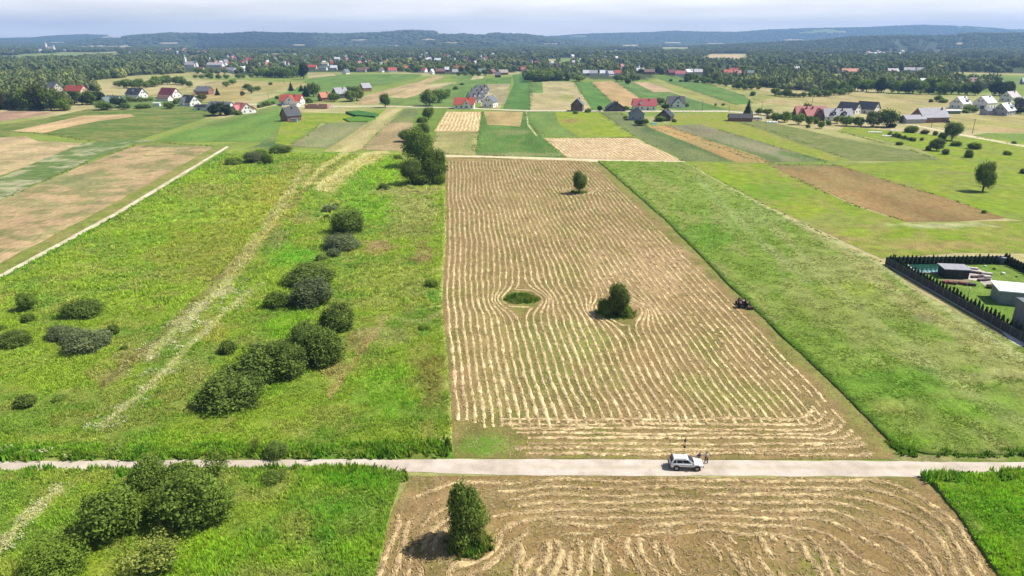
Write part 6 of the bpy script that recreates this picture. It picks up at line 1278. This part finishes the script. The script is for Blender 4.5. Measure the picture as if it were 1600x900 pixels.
# grey garage in front of it
c = G(1606, 526); gr_ = thing('garage', 'tall blank grey garage wall cut by the right picture edge', 'garage', (c[0], c[1], 0), R(-8))
MB().box((4, 3, 2.7), (8, 6, 5.4)).build('wall', plain('dark_grey_render', (.17, .175, .19), .8, var=.1, scale=1), gr_); MB().box((4, 3, 5.46), (8.4, 6.4, .14)).build('roof', RM['slate'], gr_)
F('paving', [(1566, 520), (1584, 512), (1600, 540), (1592, 546)], S((.6, .58, .55)), M_DRY, wig=.05, step=.6)
for (x, y, s_, lb) in [(1517, 404.5, .5, 'small white ball shaped planter by the far thujas'), (1539, 415, .35, 'pale toy lying in the yard lawn near the far row'), (1567, 427, .5, 'white bucket lying on the yard lawn')]:
    c = G(x, y+2); r = thing('planter', lb, 'planter', (c[0], c[1], 0)); MB().lathe([(.02, 0), (.6*s_, .05), (.9*s_, .5*s_), (.8*s_, 1.0*s_), (.5*s_, 1.15*s_), (.02, 1.0*s_)], n=12).build('pot', WM['white'], r, True)
for (x, y, w_, h_, lb) in [(1531, 413, 5, 4, 'small dark bush below the white planter in the yard'), (1553, 422, 5, 4, 'small dark bush in the middle of the yard lawn'), (1588, 434, 4, 3, 'tiny bush on the lawn above the white roof'), (1546, 452, 12, 8, 'reddish bare bush beside the white roofed hall')]: P(x, y, w_, h_, 'small', 'dark' if w_ < 10 else 'olive', lb, 'shrub')
# caravan, covers, cloth
c = ycen(1183, 189, 2.3); cv = thing('caravan', 'white caravan parked right of the brown shed', 'caravan', (c[0], c[1], 0), R(-12))
m = MB(); m.prism([(-3.0, .45), (3.0, .45), (3.1, 1.3), (2.7, 2.4), (1.8, 2.6), (-2.0, 2.6), (-2.9, 2.3), (-3.1, 1.3)], 1, -1.1, 1.1)
m.v = [(x, y, z) for x, y, z in m.v]; m.build('body', WM['white'], cv)
for x in (-1.6, 0.4): MB().box((x, -1.11, 1.7), (1.4, .05, .7)).build('window', M_PANE, cv)
for s_ in (-1, 1): MB().lathe([(.05, s_*1.0), (.33, s_*1.0), (.33, s_*1.18), (.05, s_*1.18)], (0, 0, .33), 'y', 14).build('wheel', plain('tyre_rubber', (.02, .02, .02), .9) if 'tyre_rubber' not in bpy.data.materials else bpy.data.materials['tyre_rubber'], cv)
M_TARP = plain('white_tarp', (.75, .75, .72), .5, var=.1, scale=1, bump=.3); M_BLUE = plain('blue_tarp', (.12, .35, .50), .5, var=.2, scale=1)
def cover(px, py, l, w_, h_, rot, mat, label, cat):
    c = G(px, py); r = thing('ground_cover', label, cat, (c[0], c[1], 0), R(rot)); m = MB(); m.prism([(-w_/2, 0), (-w_*.42, h_*.7), (-w_*.2, h_), (w_*.2, h_), (w_*.42, h_*.7), (w_/2, 0)], 0, -l/2, l/2); m.build('sheet', mat, r)
    for k in (-.35, 0, .35): MB().box((l*k, 0, h_/2), (.08, w_*1.02, h_*1.06)).build('hoop', M_STEEL, r)
cover(1206, 192, 7, 2.6, 1.0, -6, M_TARP, 'low white sheet tunnel right of the caravan', 'cover'); cover(1367, 207, 7.5, 1.8, .6, -14, M_TARP, 'white bed cover in the garden, upper of two', 'cover'); cover(1389, 213, 7.5, 1.8, .6, -14, M_TARP, 'white bed cover in the garden, lower of two', 'cover'); cover(1399, 204, 6, 1.4, .4, -8, M_TARP, 'pale bed cover above the garden rows', 'cover')
cover(1021.5, 194, 3.6, 2.4, .8, 10, M_BLUE, 'pale blue cover in the garden of the dark timber house', 'cover')
SIGHT = [(q[0], q[1], q[2]) for q in FHS]+[(q[0], q[1], 2) for q in SPK]+[(85, 142, 32), (120, 146, 38), (180, 165, 34), (214, 158, 38), (266, 156, 34), (320, 148, 24), (300, 108, 18), (337, 104, 30)]
# ================================================================== WOODS (uncountable: one object per wood)
def scatter_gn(name, pts, scl, tint, src_me, mat, label=None):
    me = bpy.data.meshes.new(name); me.vertices.add(len(pts)); me.vertices.foreach_set('co', np.asarray(pts, np.float32).ravel())
    a = me.attributes.new('scl', 'FLOAT_VECTOR', 'POINT'); a.data.foreach_set('vector', np.asarray(scl, np.float32).ravel())
    a = me.attributes.new('rot', 'FLOAT_VECTOR', 'POINT'); r = np.zeros((len(pts), 3), np.float32); r[:, 2] = rng.uniform(0, 6.28, len(pts)); a.data.foreach_set('vector', r.ravel())
    setcol(me, tint)
    o = mobj(name, me); tag(o, kind='stuff')
    so = bpy.data.objects.new(name+'_source', src_me)
    if len(src_me.materials) == 0: src_me.materials.append(mat)
    ng = bpy.data.node_groups.new(name, 'GeometryNodeTree')
    ng.interface.new_socket('Geometry', in_out='INPUT', socket_type='NodeSocketGeometry'); ng.interface.new_socket('Geometry', in_out='OUTPUT', socket_type='NodeSocketGeometry')
    gi = ng.nodes.new('NodeGroupInput'); go = ng.nodes.new('NodeGroupOutput')
    ip = ng.nodes.new('GeometryNodeInstanceOnPoints'); ob = ng.nodes.new('GeometryNodeObjectInfo'); ob.inputs['Object'].default_value = so; ob.inputs['As Instance'].default_value = True
    n1 = ng.nodes.new('GeometryNodeInputNamedAttribute'); n1.data_type = 'FLOAT_VECTOR'; n1.inputs['Name'].default_value = 'scl'
    n2 = ng.nodes.new('GeometryNodeInputNamedAttribute'); n2.data_type = 'FLOAT_VECTOR'; n2.inputs['Name'].default_value = 'rot'
    ng.links.new(gi.outputs[0], ip.inputs['Points']); ng.links.new(ob.outputs['Geometry'], ip.inputs['Instance'])
    ng.links.new(n1.outputs['Attribute'], ip.inputs['Scale']); ng.links.new(n2.outputs['Attribute'], ip.inputs['Rotation'])
    ng.links.new(ip.outputs[0], go.inputs[0])
    md = o.modifiers.new('scatter', 'NODES'); md.node_group = ng
    return o
M_WOOD = tint_mat('wood_leaf', .15, 'INSTANCER')
def wood_pts(y0, y1, spacing, seed, extra=None):
    g = np.random.default_rng(seed)
    ys = np.arange(y0, y1, spacing); X = []
    for y in ys:
        hw = y*.82+40; xs = np.arange(-hw, hw, spacing); X.append(np.column_stack([xs, np.full(len(xs), y)]))
    p = np.vstack(X); p += g.uniform(-.5, .5, p.shape)*spacing
    z = hz(p[:, 0], p[:, 1]); k = woodmask(p[:, 0], p[:, 1], z)
    if extra is not None: k &= extra(p[:, 0], p[:, 1])
    return p[k], z[k], g
def wood(name, y0, y1, spacing, hgt, wid, seed, src, extra=None):
    p, z, g = wood_pts(y0, y1, spacing, seed, extra)
    u, v = PX(p[:, 0], p[:, 1]); hp = hgt*FPX/(p[:, 1]*CP+HC*SP); k = np.ones(len(p), bool)
    for (hx_, hy_, hw_) in SIGHT: k &= ~((np.abs(u-hx_) < hw_/2+4) & (v > hy_-.6) & (v-hp < hy_-3))
    if y0 > 4000:
        u2, v2 = PX(p[:, 0], p[:, 1], z+7.0)
        for (cx, cy, rx, ry) in HILLP: k &= ~((np.abs(u2-cx) < rx) & (np.abs(v2-cy) < ry+.6))
    p, z = p[k], z[k]; n = len(p)
    h = hgt*g.uniform(.6, 1.3, n)*(.8+.4*fbm(p[:, 0]/90, p[:, 1]/90, 3)); w_ = wid*g.uniform(.7, 1.3, n)
    m = fbm(p[:, 0]/70, p[:, 1]/70, 13)[:, None]; q = g.random(n)[:, None]
    c = np.array((.10, .145, .04))*(1-m)+np.array((.19, .22, .08))*m
    c = c*((.72+.55*q) if y0 < 2000 else (.86+.26*q))*(1 if y0 < 2000 else .8 if y0 < 4000 else .5)*np.where((np.hypot((u[k]-400)/95, (v[k]-76)/10) < 1) & (p[:, 1] > 3500), .45, 1)[:, None]; c = np.where(g.random(n)[:, None] < (.12 if y0 < 2000 else 0), c*np.array((1.6, 1.45, 1.3)), c)  # crowns on the low ridge tinted darker: shadow put into their colour
    for i in range(len(src)):
        s = slice(i, None, len(src))
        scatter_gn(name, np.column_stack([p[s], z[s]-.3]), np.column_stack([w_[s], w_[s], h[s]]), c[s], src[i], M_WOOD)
    return n
NT = 0
NT += wood('near_wood', 430, 1050, 8.5, 12, 10, 1, [CR['fartree'][0]])
NT += wood('village_trees', 1050, 2300, 15, 13, 12, 2, [CR['fartree'][1]], lambda x, y: fbm(x/60, y/90, 44, 3) > .45)
NT += wood('far_wood', 2300, 4200, 27, 15, 24, 3, [CR['fartree'][2]])
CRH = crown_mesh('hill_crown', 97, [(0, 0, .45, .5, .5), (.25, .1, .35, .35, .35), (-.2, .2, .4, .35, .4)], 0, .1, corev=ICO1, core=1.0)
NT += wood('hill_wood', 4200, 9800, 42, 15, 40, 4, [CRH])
print('wood trees', NT)
# ================================================================== CAR
M_PAINT = plain('silver_paint', (.66, .67, .68), .25, .15, var=.03, spec=.5); M_GLASS = plain('car_glass', (.008, .009, .011), .12, var=.1, spec=.25)
M_TYRE = bpy.data.materials['tyre_rubber']; M_RIM = plain('alloy_rim', (.30, .30, .31), .35, .7, var=.05); M_PLAST = plain('black_plastic', (.025, .025, .027), .6, var=.1)
def loft(stations, fn):
    m = MB(); rings = [fn(*s) for s in stations]; n = len(rings[0])
    m.v = [p for r_ in rings for p in r_]
    for k in range(len(rings)-1):
        for i in range(n): m.f.append((k*n+i, k*n+(i+1) % n, (k+1)*n+(i+1) % n, (k+1)*n+i))
    m.f.append(tuple(range(n-1, -1, -1))); m.f.append(tuple((len(rings)-1)*n+i for i in range(n))); return m
cpos = G(1073.5, 736.5); ROADZ = bpy.data.objects['dirt_road'].data.vertices[0].co.z
car = thing('parked_car', 'silver off road car standing on the pale dirt road', 'car', (cpos[0], cpos[1]+.9, ROADZ), R(-3))
def body_ring(x, hw, zb, zs, zt):
    h_ = [(0, zb), (hw*.9, zb), (hw*.98, zb+.1), (hw, zs), (hw*.97, zt-.10), (hw*.88, zt-.015), (hw*.4, zt+.015), (0, zt+.02)]
    return [(x, y, z) for y, z in h_]+[(x, -y, z) for y, z in h_[-2:0:-1]]
b = loft([(-2.12, .62, .55, .78, .96), (-2.06, .78, .42, .76, 1.02), (-1.8, .87, .36, .76, 1.04), (-.8, .90, .32, .76, 1.04), (.4, .90, .32, .75, 1.03), (.95, .89, .32, .74, 1.02), (1.45, .87, .34, .72, .97), (1.85, .82, .38, .68, .89), (2.06, .74, .42, .62, .80), (2.14, .58, .48, .60, .72)], body_ring)
body = b.build('body', M_PAINT, car, True)
body.modifiers.new('bevel', 'BEVEL').width = .02
gb = [(-2.02, .80, 1.0), (.98, .80, 1.0)]; gt = [(-1.74, .64, 1.52), (.16, .64, 1.52)]
def gp_(s, t, side, off=0.0):       # a point on the sloping side of the cabin
    x = (gb[0][0]*(1-s)+gb[1][0]*s)*(1-t)+(gt[0][0]*(1-s)+gt[1][0]*s)*t; y = .80*(1-t)+.64*t+off; z = 1.0*(1-t)+1.52*t+off*.3; return (x, side*y, z)
cab = MB(); cab.v = [(-2.02, -.80, 1.0), (.98, -.80, 1.0), (.98, .80, 1.0), (-2.02, .80, 1.0), (-1.74, -.64, 1.52), (.16, -.64, 1.52), (.16, .64, 1.52), (-1.74, .64, 1.52), (-1.55, -.5, 1.575), (-.05, -.5, 1.575), (-.05, .5, 1.575), (-1.55, .5, 1.575)]
cab.f = [(0, 1, 5, 4), (1, 2, 6, 5), (2, 3, 7, 6), (3, 0, 4, 7), (4, 5, 9, 8), (5, 6, 10, 9), (6, 7, 11, 10), (7, 4, 8, 11), (8, 9, 10, 11), (3, 2, 1, 0)]; cab.build('cabin', M_PAINT, car)
def glass(pts, inset=.02):
    n = (Vector(pts[1])-Vector(pts[0])).cross(Vector(pts[3])-Vector(pts[0])).normalized(); m = MB(); a = [tuple(Vector(p)+n*.012) for p in pts]; c_ = [tuple(Vector(p)-n*.02) for p in pts]
    m.add(a+c_, [(0, 1, 2, 3), (7, 6, 5, 4), (0, 4, 5, 1), (1, 5, 6, 2), (2, 6, 7, 3), (3, 7, 4, 0)]); return m
for sd_ in (-1, 1):
    for s0, s1, s2, s3 in ((.06, .21, .20, .09), (.25, .53, .52, .24), (.555, .86, .90, .545)):
        q = [gp_(s0, .12, sd_), gp_(s1, .12, sd_), gp_(s2, .86, sd_), gp_(s3, .86, sd_)]
        if sd_ > 0: q = q[::-1]
        glass(q).build('side_window', M_GLASS, car)
glass([(.93, -.70, 1.06), (.93, .70, 1.06), (.21, .57, 1.49), (.21, -.57, 1.49)]).build('windscreen', M_GLASS, car)
glass([(-1.99, .70, 1.06), (-1.99, -.70, 1.06), (-1.765, -.56, 1.47), (-1.765, .56, 1.47)]).build('rear_window', M_GLASS, car)
for x in (-1.32, 1.30):
    for sd_ in (-1, 1):
        MB().lathe([(.02, sd_*.80), (.43, sd_*.80), (.43, sd_*.905), (.02, sd_*.905)], (x, 0, .38), 'y', 20).build('wheel_arch', M_PLAST, car)
        wl = MB().lathe([(.2, sd_*.70), (.33, sd_*.70), (.36, sd_*.74), (.36, sd_*.90), (.33, sd_*.925), (.2, sd_*.925)], (x, 0, .36), 'y', 22).build('wheel', M_TYRE, car, True)
        MB().lathe([(.01, sd_*.90), (.1, sd_*.935), (.21, sd_*.925), (.23, sd_*.90)], (x, 0, .36), 'y', 18).build('rim', M_RIM, wl, True)
for sd_ in (-1, 1):
    MB().box((2.04, sd_*.55, .73), (.12, .34, .16)).build('headlight', plain('lamp_glass', (.7, .72, .74), .1) if sd_ < 0 else bpy.data.materials['lamp_glass'], car)
    MB().box((-2.06, sd_*.70, .86), (.10, .16, .24)).build('tail_light', plain('red_lamp', (.35, .02, .02), .2) if sd_ < 0 else bpy.data.materials['red_lamp'], car)
    MB().tube((-1.5, sd_*.60, 1.60), (-.1, sd_*.60, 1.60), .022, .022, 8).build('roof_rail', M_PLAST, car); MB().box((.72, sd_*.94, 1.06), (.12, .16, .12)).build('mirror', M_PLAST, car)
    for x in (-.55, .45): MB().box((x, sd_*.905, .88), (.16, .03, .03)).build('door_handle', M_PLAST, car)
    MB().box((0, sd_*.90, .50), (2.0, .05, .16)).build('side_strip', M_PLAST, car)
MB().box((2.06, 0, .47), (.20, 1.34, .20)).build('front_bumper', M_PLAST, car); MB().box((-2.10, 0, .50), (.18, 1.5, .22)).build('rear_bumper', M_PLAST, car); MB().box((2.13, 0, .66), (.05, .7, .12)).build('grille', M_PLAST, car)
MB().box((1.2, 0, 1.0), (.5, .9, .02)).build('bonnet_vent', M_PAINT, car); MB().box((-1.80, 0, 1.55), (.24, 1.2, .04)).build('spoiler', M_PLAST, car)
# ================================================================== PEOPLE
SKIN = plain('skin', (.48, .30, .22), .6, var=.05); M_HAIR = plain('dark_hair', (.02, .015, .012), .8, var=.2, scale=20)
def cloth(n, c): return plain(n, c, .9, var=.12, scale=8)
def skin_obj(name, nodes, edges, mat, parent):
    bm = bmesh.new(); ly = bm.verts.layers.skin.verify(); vv = [bm.verts.new(n[0]) for n in nodes]
    for a, b in edges: bm.edges.new((vv[a], vv[b]))
    for v, n in zip(vv, nodes): k = 1.18 if n[1] > .012 else 1.0; v[ly].radius = (n[1]*k, (n[2] if len(n) > 2 else n[1])*k)
    vv[0][ly].use_root = True
    me = bpy.data.meshes.new(name); bm.to_mesh(me); bm.free(); o = mobj(name, me, mat, parent)
    o.modifiers.new('skin', 'SKIN').use_smooth_shade = True; o.modifiers.new('sub', 'SUBSURF').levels = 1; o.modifiers['sub'].render_levels = 1
    return o
def person(label, loc, rz, shirt, trousers, bend=0.0, sit=False, arms=((.25, .1), (.25, .1)), hair=M_HAIR, group=None, step=.12):
    r = thing('person', label, 'person', loc, rz, group); B = Matrix.Rotation(bend, 3, 'X')       # faces -y
    pel = Vector((0, 0, .52 if sit else .95))
    up = lambda x, y, z: tuple(pel+B@Vector((x, y, z)))
    N = [(tuple(pel), .13, .10), (up(0, 0, .22), .125, .095), (up(0, 0, .42), .155, .10), (up(0, .01, .54), .055), (up(0, -.02, .63), .075, .085), (up(0, -.02, .74), .07, .08)]
    Ed = [(0, 1), (1, 2), (2, 3), (3, 4), (4, 5)]; arm_i = []; leg_i = []
    for s_, (sw_, ou) in zip((-1, 1), arms):
        i = len(N); sh_ = Vector((s_*.19, 0, .46)); el = sh_+Vector((s_*ou*.28, -sw_*.28, -.28)); wr = el+Vector((s_*ou*.1, -sw_*.45-.04, -.24+.2*sw_)); hd = wr+(wr-el).normalized()*.09
        N += [(up(*sh_), .058), (up(*el), .043), (up(*wr), .030), (up(*hd), .034, .018)]; Ed += [(2, i), (i, i+1), (i+1, i+2), (i+2, i+3)]; arm_i.append(i)
        dr = (hd-wr).normalized()
        for k in range(5):
            q = hd+Vector((s_*(.0), (k-2)*.016, 0)) if k < 4 else wr+dr*.03+Vector((0, -.035, 0)); l_ = (.07, .08, .075, .06, .055)[k]; d2 = (dr+Vector((-s_*.25, -.1*(k == 4)*4, 0))).normalized()
            j = len(N); N += [(up(*(q+d2*l_*.55)), .009), (up(*(q+d2*l_+Vector((-s_*.015, 0, 0)))), .008)]; Ed += [(i+3 if k < 4 else i+2, j), (j, j+1)]
    for s_ in (-1, 1):
        i = len(N); st_ = s_*step
        if sit: L_ = [(s_*.10, 0, .50), (s_*.16, -.42, .52), (s_*.16, -.48, .10), (s_*.16, -.62, .06)]
        else: L_ = [(s_*.10, 0, .88), (s_*.12, -.02+st_*.5, .49), (s_*.12, .02+st_, .09), (s_*.13, -.13+st_, .04)]
        N += [(L_[0], .095), (L_[1], .065), (L_[2], .042), (L_[3], .04, .03)]; Ed += [(0, i), (i, i+1), (i+1, i+2), (i+2, i+3)]; leg_i.append(i)
    skin_obj('body', N, Ed, SKIN, r)
    def fat(ix, f): return [(N[k][0], N[k][1]*f+.008)+((N[k][2]*f+.008,) if len(N[k]) > 2 else ()) for k in ix]
    a, b2 = arm_i; mid = lambda u, v, t: tuple(Vector(N[u][0]).lerp(Vector(N[v][0]), t))
    T_ = fat([0, 1, 2, a, b2], 1.10)+[(mid(a, a+1, .8), .062), (mid(b2, b2+1, .8), .062)]
    skin_obj('shirt', T_, [(0, 1), (1, 2), (2, 3), (2, 4), (3, 5), (4, 6)], shirt, r)
    a, b2 = leg_i; skin_obj('trousers', fat([0, a, a+1, a+2, b2, b2+1, b2+2], 1.14), [(0, 1), (1, 2), (2, 3), (0, 4), (4, 5), (5, 6)], trousers, r)
    for i in leg_i: skin_obj('shoe', [(N[i+2][0], .052), (N[i+3][0], .05, .038)], [(0, 1)], M_PLAST, r)
    hp = up(0, .015, .735); v, f = ICO2; m = MB(); m.v = [tuple(B@Vector((p[0]*.098, p[1]*.108, p[2]*.105))+Vector(hp)) for p in v if True]; m.f = [tuple(t) for t in f]; m.build('hair', hair, r, True)
    for s_ in (-1, 1): MB().lathe([(.002, -.014), (.012, -.006), (.012, .006), (.002, .01)], up(s_*.03, -.092, .68), 'y', 8).build('eye', M_PLAST, r)
    MB().tube(up(0, -.085, .67), up(0, -.118, .645), .012, .018, 6).build('nose', SKIN, r)
    return r
q = G(1103, 724); person('person in a white top and dark trousers standing at the front of the silver car', (q[0], q[1], ROADZ), R(-70), cloth('white_shirt', (.62, .56, .52)), cloth('dark_trousers', (.045, .022, .028)), 0.05, arms=((.5, .5), (.3, .3)))
q = G(1090, 722.5); person('person in a dark blue shirt leaning over the bonnet of the silver car', (q[0], q[1], ROADZ), R(10), cloth('blue_shirt', (.02, .035, .16)), cloth('blue_trousers', (.03, .035, .06)), .5, arms=((.9, .3), (.9, .3)))
# pole behind the car
q = G(1068, 715); sp_ = thing('marker_pole', 'thin dark pole with a pointed head standing behind the silver car', 'pole', (q[0], q[1], .04))
MB().tube((0, 0, -.1), (0, 0, 1.5), .03, .03, 8).build('post', M_POLE, sp_); MB().box((0, 0, 1.62), (.26, .14, .28)).build('bracket', M_PLAST, sp_)
for s_ in (-1, 1): MB().tube((s_*.12, 0, 1.7), (s_*.03, 0, 2.75), .026, .02, 6).build('prong', M_POLE, sp_)
MB().lathe([(.16, 2.45), (.14, 2.6), (.02, 3.0)], n=8).build('head', M_PLAST, sp_)
# ================================================================== TRACTORS
M_RED = plain('tractor_red', (.075, .02, .02), .5, var=.2, scale=4); M_CREAM = plain('cream_paint', (.62, .55, .42), .5, var=.1); M_IRON = plain('dark_iron', (.03, .026, .03), .7, var=.3, scale=6)
def tractor(label, x, y, z, rz, mower=True, paint=M_RED):
    r = thing('tractor', label, 'tractor', (x, y, z), rz)         # front is +x
    MB().box((1.0, 0, 1.02), (1.5, .56, .52), 0, .88).build('bonnet', paint, r); MB().box((1.78, 0, .98), (.06, .46, .42)).build('grille', M_CREAM, r); MB().box((.7, 0, .66), (2.2, .42, .34)).build('engine', M_IRON, r); MB().box((-.7, 0, .75), (1.0, .6, .5)).build('gearbox', M_IRON, r)
    for s_ in (-1, 1):
        wl = MB().lathe([(.35, s_*.50), (.62, s_*.50), (.70, s_*.56), (.70, s_*.84), (.62, s_*.90), (.35, s_*.90)], (-.75, 0, .70), 'y', 22).build('rear_wheel', M_TYRE, r, True); MB().lathe([(.02, s_*.72), (.36, s_*.70), (.42, s_*.86)], (-.75, 0, .70), 'y', 18).build('rim', M_RED, wl, True)
        for k in range(16):
            a_ = k*math.pi/8; MB().box((-.75+.70*math.cos(a_), s_*.70, .70+.70*math.sin(a_)), (.07, .34, .07)).build('lug', M_TYRE, wl)
        wl = MB().lathe([(.2, s_*.50), (.34, s_*.50), (.38, s_*.54), (.38, s_*.66), (.34, s_*.70), (.2, s_*.70)], (1.35, 0, .38), 'y', 18).build('front_wheel', M_TYRE, r, True); MB().lathe([(.02, s_*.62), (.2, s_*.60), (.24, s_*.68)], (1.35, 0, .38), 'y', 14).build('rim', M_RED, wl, True)
        m = MB(); pf = [(.82*math.cos(t_), .70+.82*math.sin(t_)) for t_ in np.linspace(.25, 2.6, 9)]; pf += [(p*.94, .70+(q_-.70)*.94) for p, q_ in pf[::-1]]
        m.prism([(p-.75, q_) for p, q_ in pf], 1, s_*.48, s_*.92); m.build('mudguard', paint, r); MB().tube((1.35, 0, .42), (1.35, s_*.52, .40), .05, .05, 6).build('axle', M_IRON, r); MB().box((1.72, s_*.22, 1.12), (.12, .14, .14)).build('headlight', WM['white'], r)
    MB().tube((.9, .2, 1.2), (.9, .2, 1.95), .04, .04, 8).build('exhaust', M_IRON, r); MB().tube((.1, 0, 1.15), (-.12, 0, 1.45), .03, .03, 6).build('steering_column', M_IRON, r); MB().lathe([(.17, -.02), (.2, 0), (.17, .02)], (-.13, 0, 1.46), 'z', 14).build('steering_wheel', M_IRON, r)
    MB().box((-.78, 0, 1.12), (.42, .46, .10)).build('seat', M_PLAST, r); MB().box((-.98, 0, 1.32), (.08, .44, .34)).build('seat_back', M_PLAST, r)
    if mower:
        a_ = MB(); a_.tube((-1.2, 0, .5), (-1.9, -.5, .45), .06, .06, 6); a_ = a_.build('mower_arm', M_IRON, r); MB().box((-1.9, -1.15, .52), (.6, 1.4, .14)).build('mower_deck', M_RED, a_)
        for k in (-.78, -1.5): MB().lathe([(.02, .05), (.34, .05), (.32, .14), (.28, .46), (.02, .46)], (-1.9, k, 0), 'z', 14).build('mower_drum', M_IRON, a_)
    return r
tp = G(1159, 480); dirv = RE[-1]-RE[0]; tang = math.atan2(dirv[1], dirv[0])
tractor('small dark red tractor with a drum mower cutting along the edge of the hay field', tp[0], tp[1]+.4, .06, tang)
dv = np.array([math.cos(tang), math.sin(tang)])*-.75
person('driver in a pale shirt sitting on the small red tractor', (tp[0]+dv[0], tp[1]+.4+dv[1], .71), tang+math.pi/2, cloth('pale_shirt', (.68, .64, .52)), cloth('work_trousers', (.04, .04, .05)), .12, True, arms=((.9, .1), (.9, .1)))
q = G(1480, 192); tractor('dark tractor parked right of the large brick barn', q[0], q[1], 0, R(200), False, M_IRON)
# ================================================================== HAZE
hm = bpy.data.materials.new('haze'); hm.use_nodes = True; hn = hm.node_tree; hn.nodes.clear()
pv = hn.nodes.new('ShaderNodeVolumePrincipled'); pv.inputs['Density'].default_value = 1.15e-4
pv.inputs['Color'].default_value = (.34, .585, 1.0, 1); pv.inputs['Anisotropy'].default_value = .1
ho = hn.nodes.new('ShaderNodeOutputMaterial'); hn.links.new(pv.outputs[0], ho.inputs['Volume'])
mb = MB(); mb.box((0, 0, 155), (23000, 23000, 312))
tag(mb.build('haze', hm), kind='stuff')
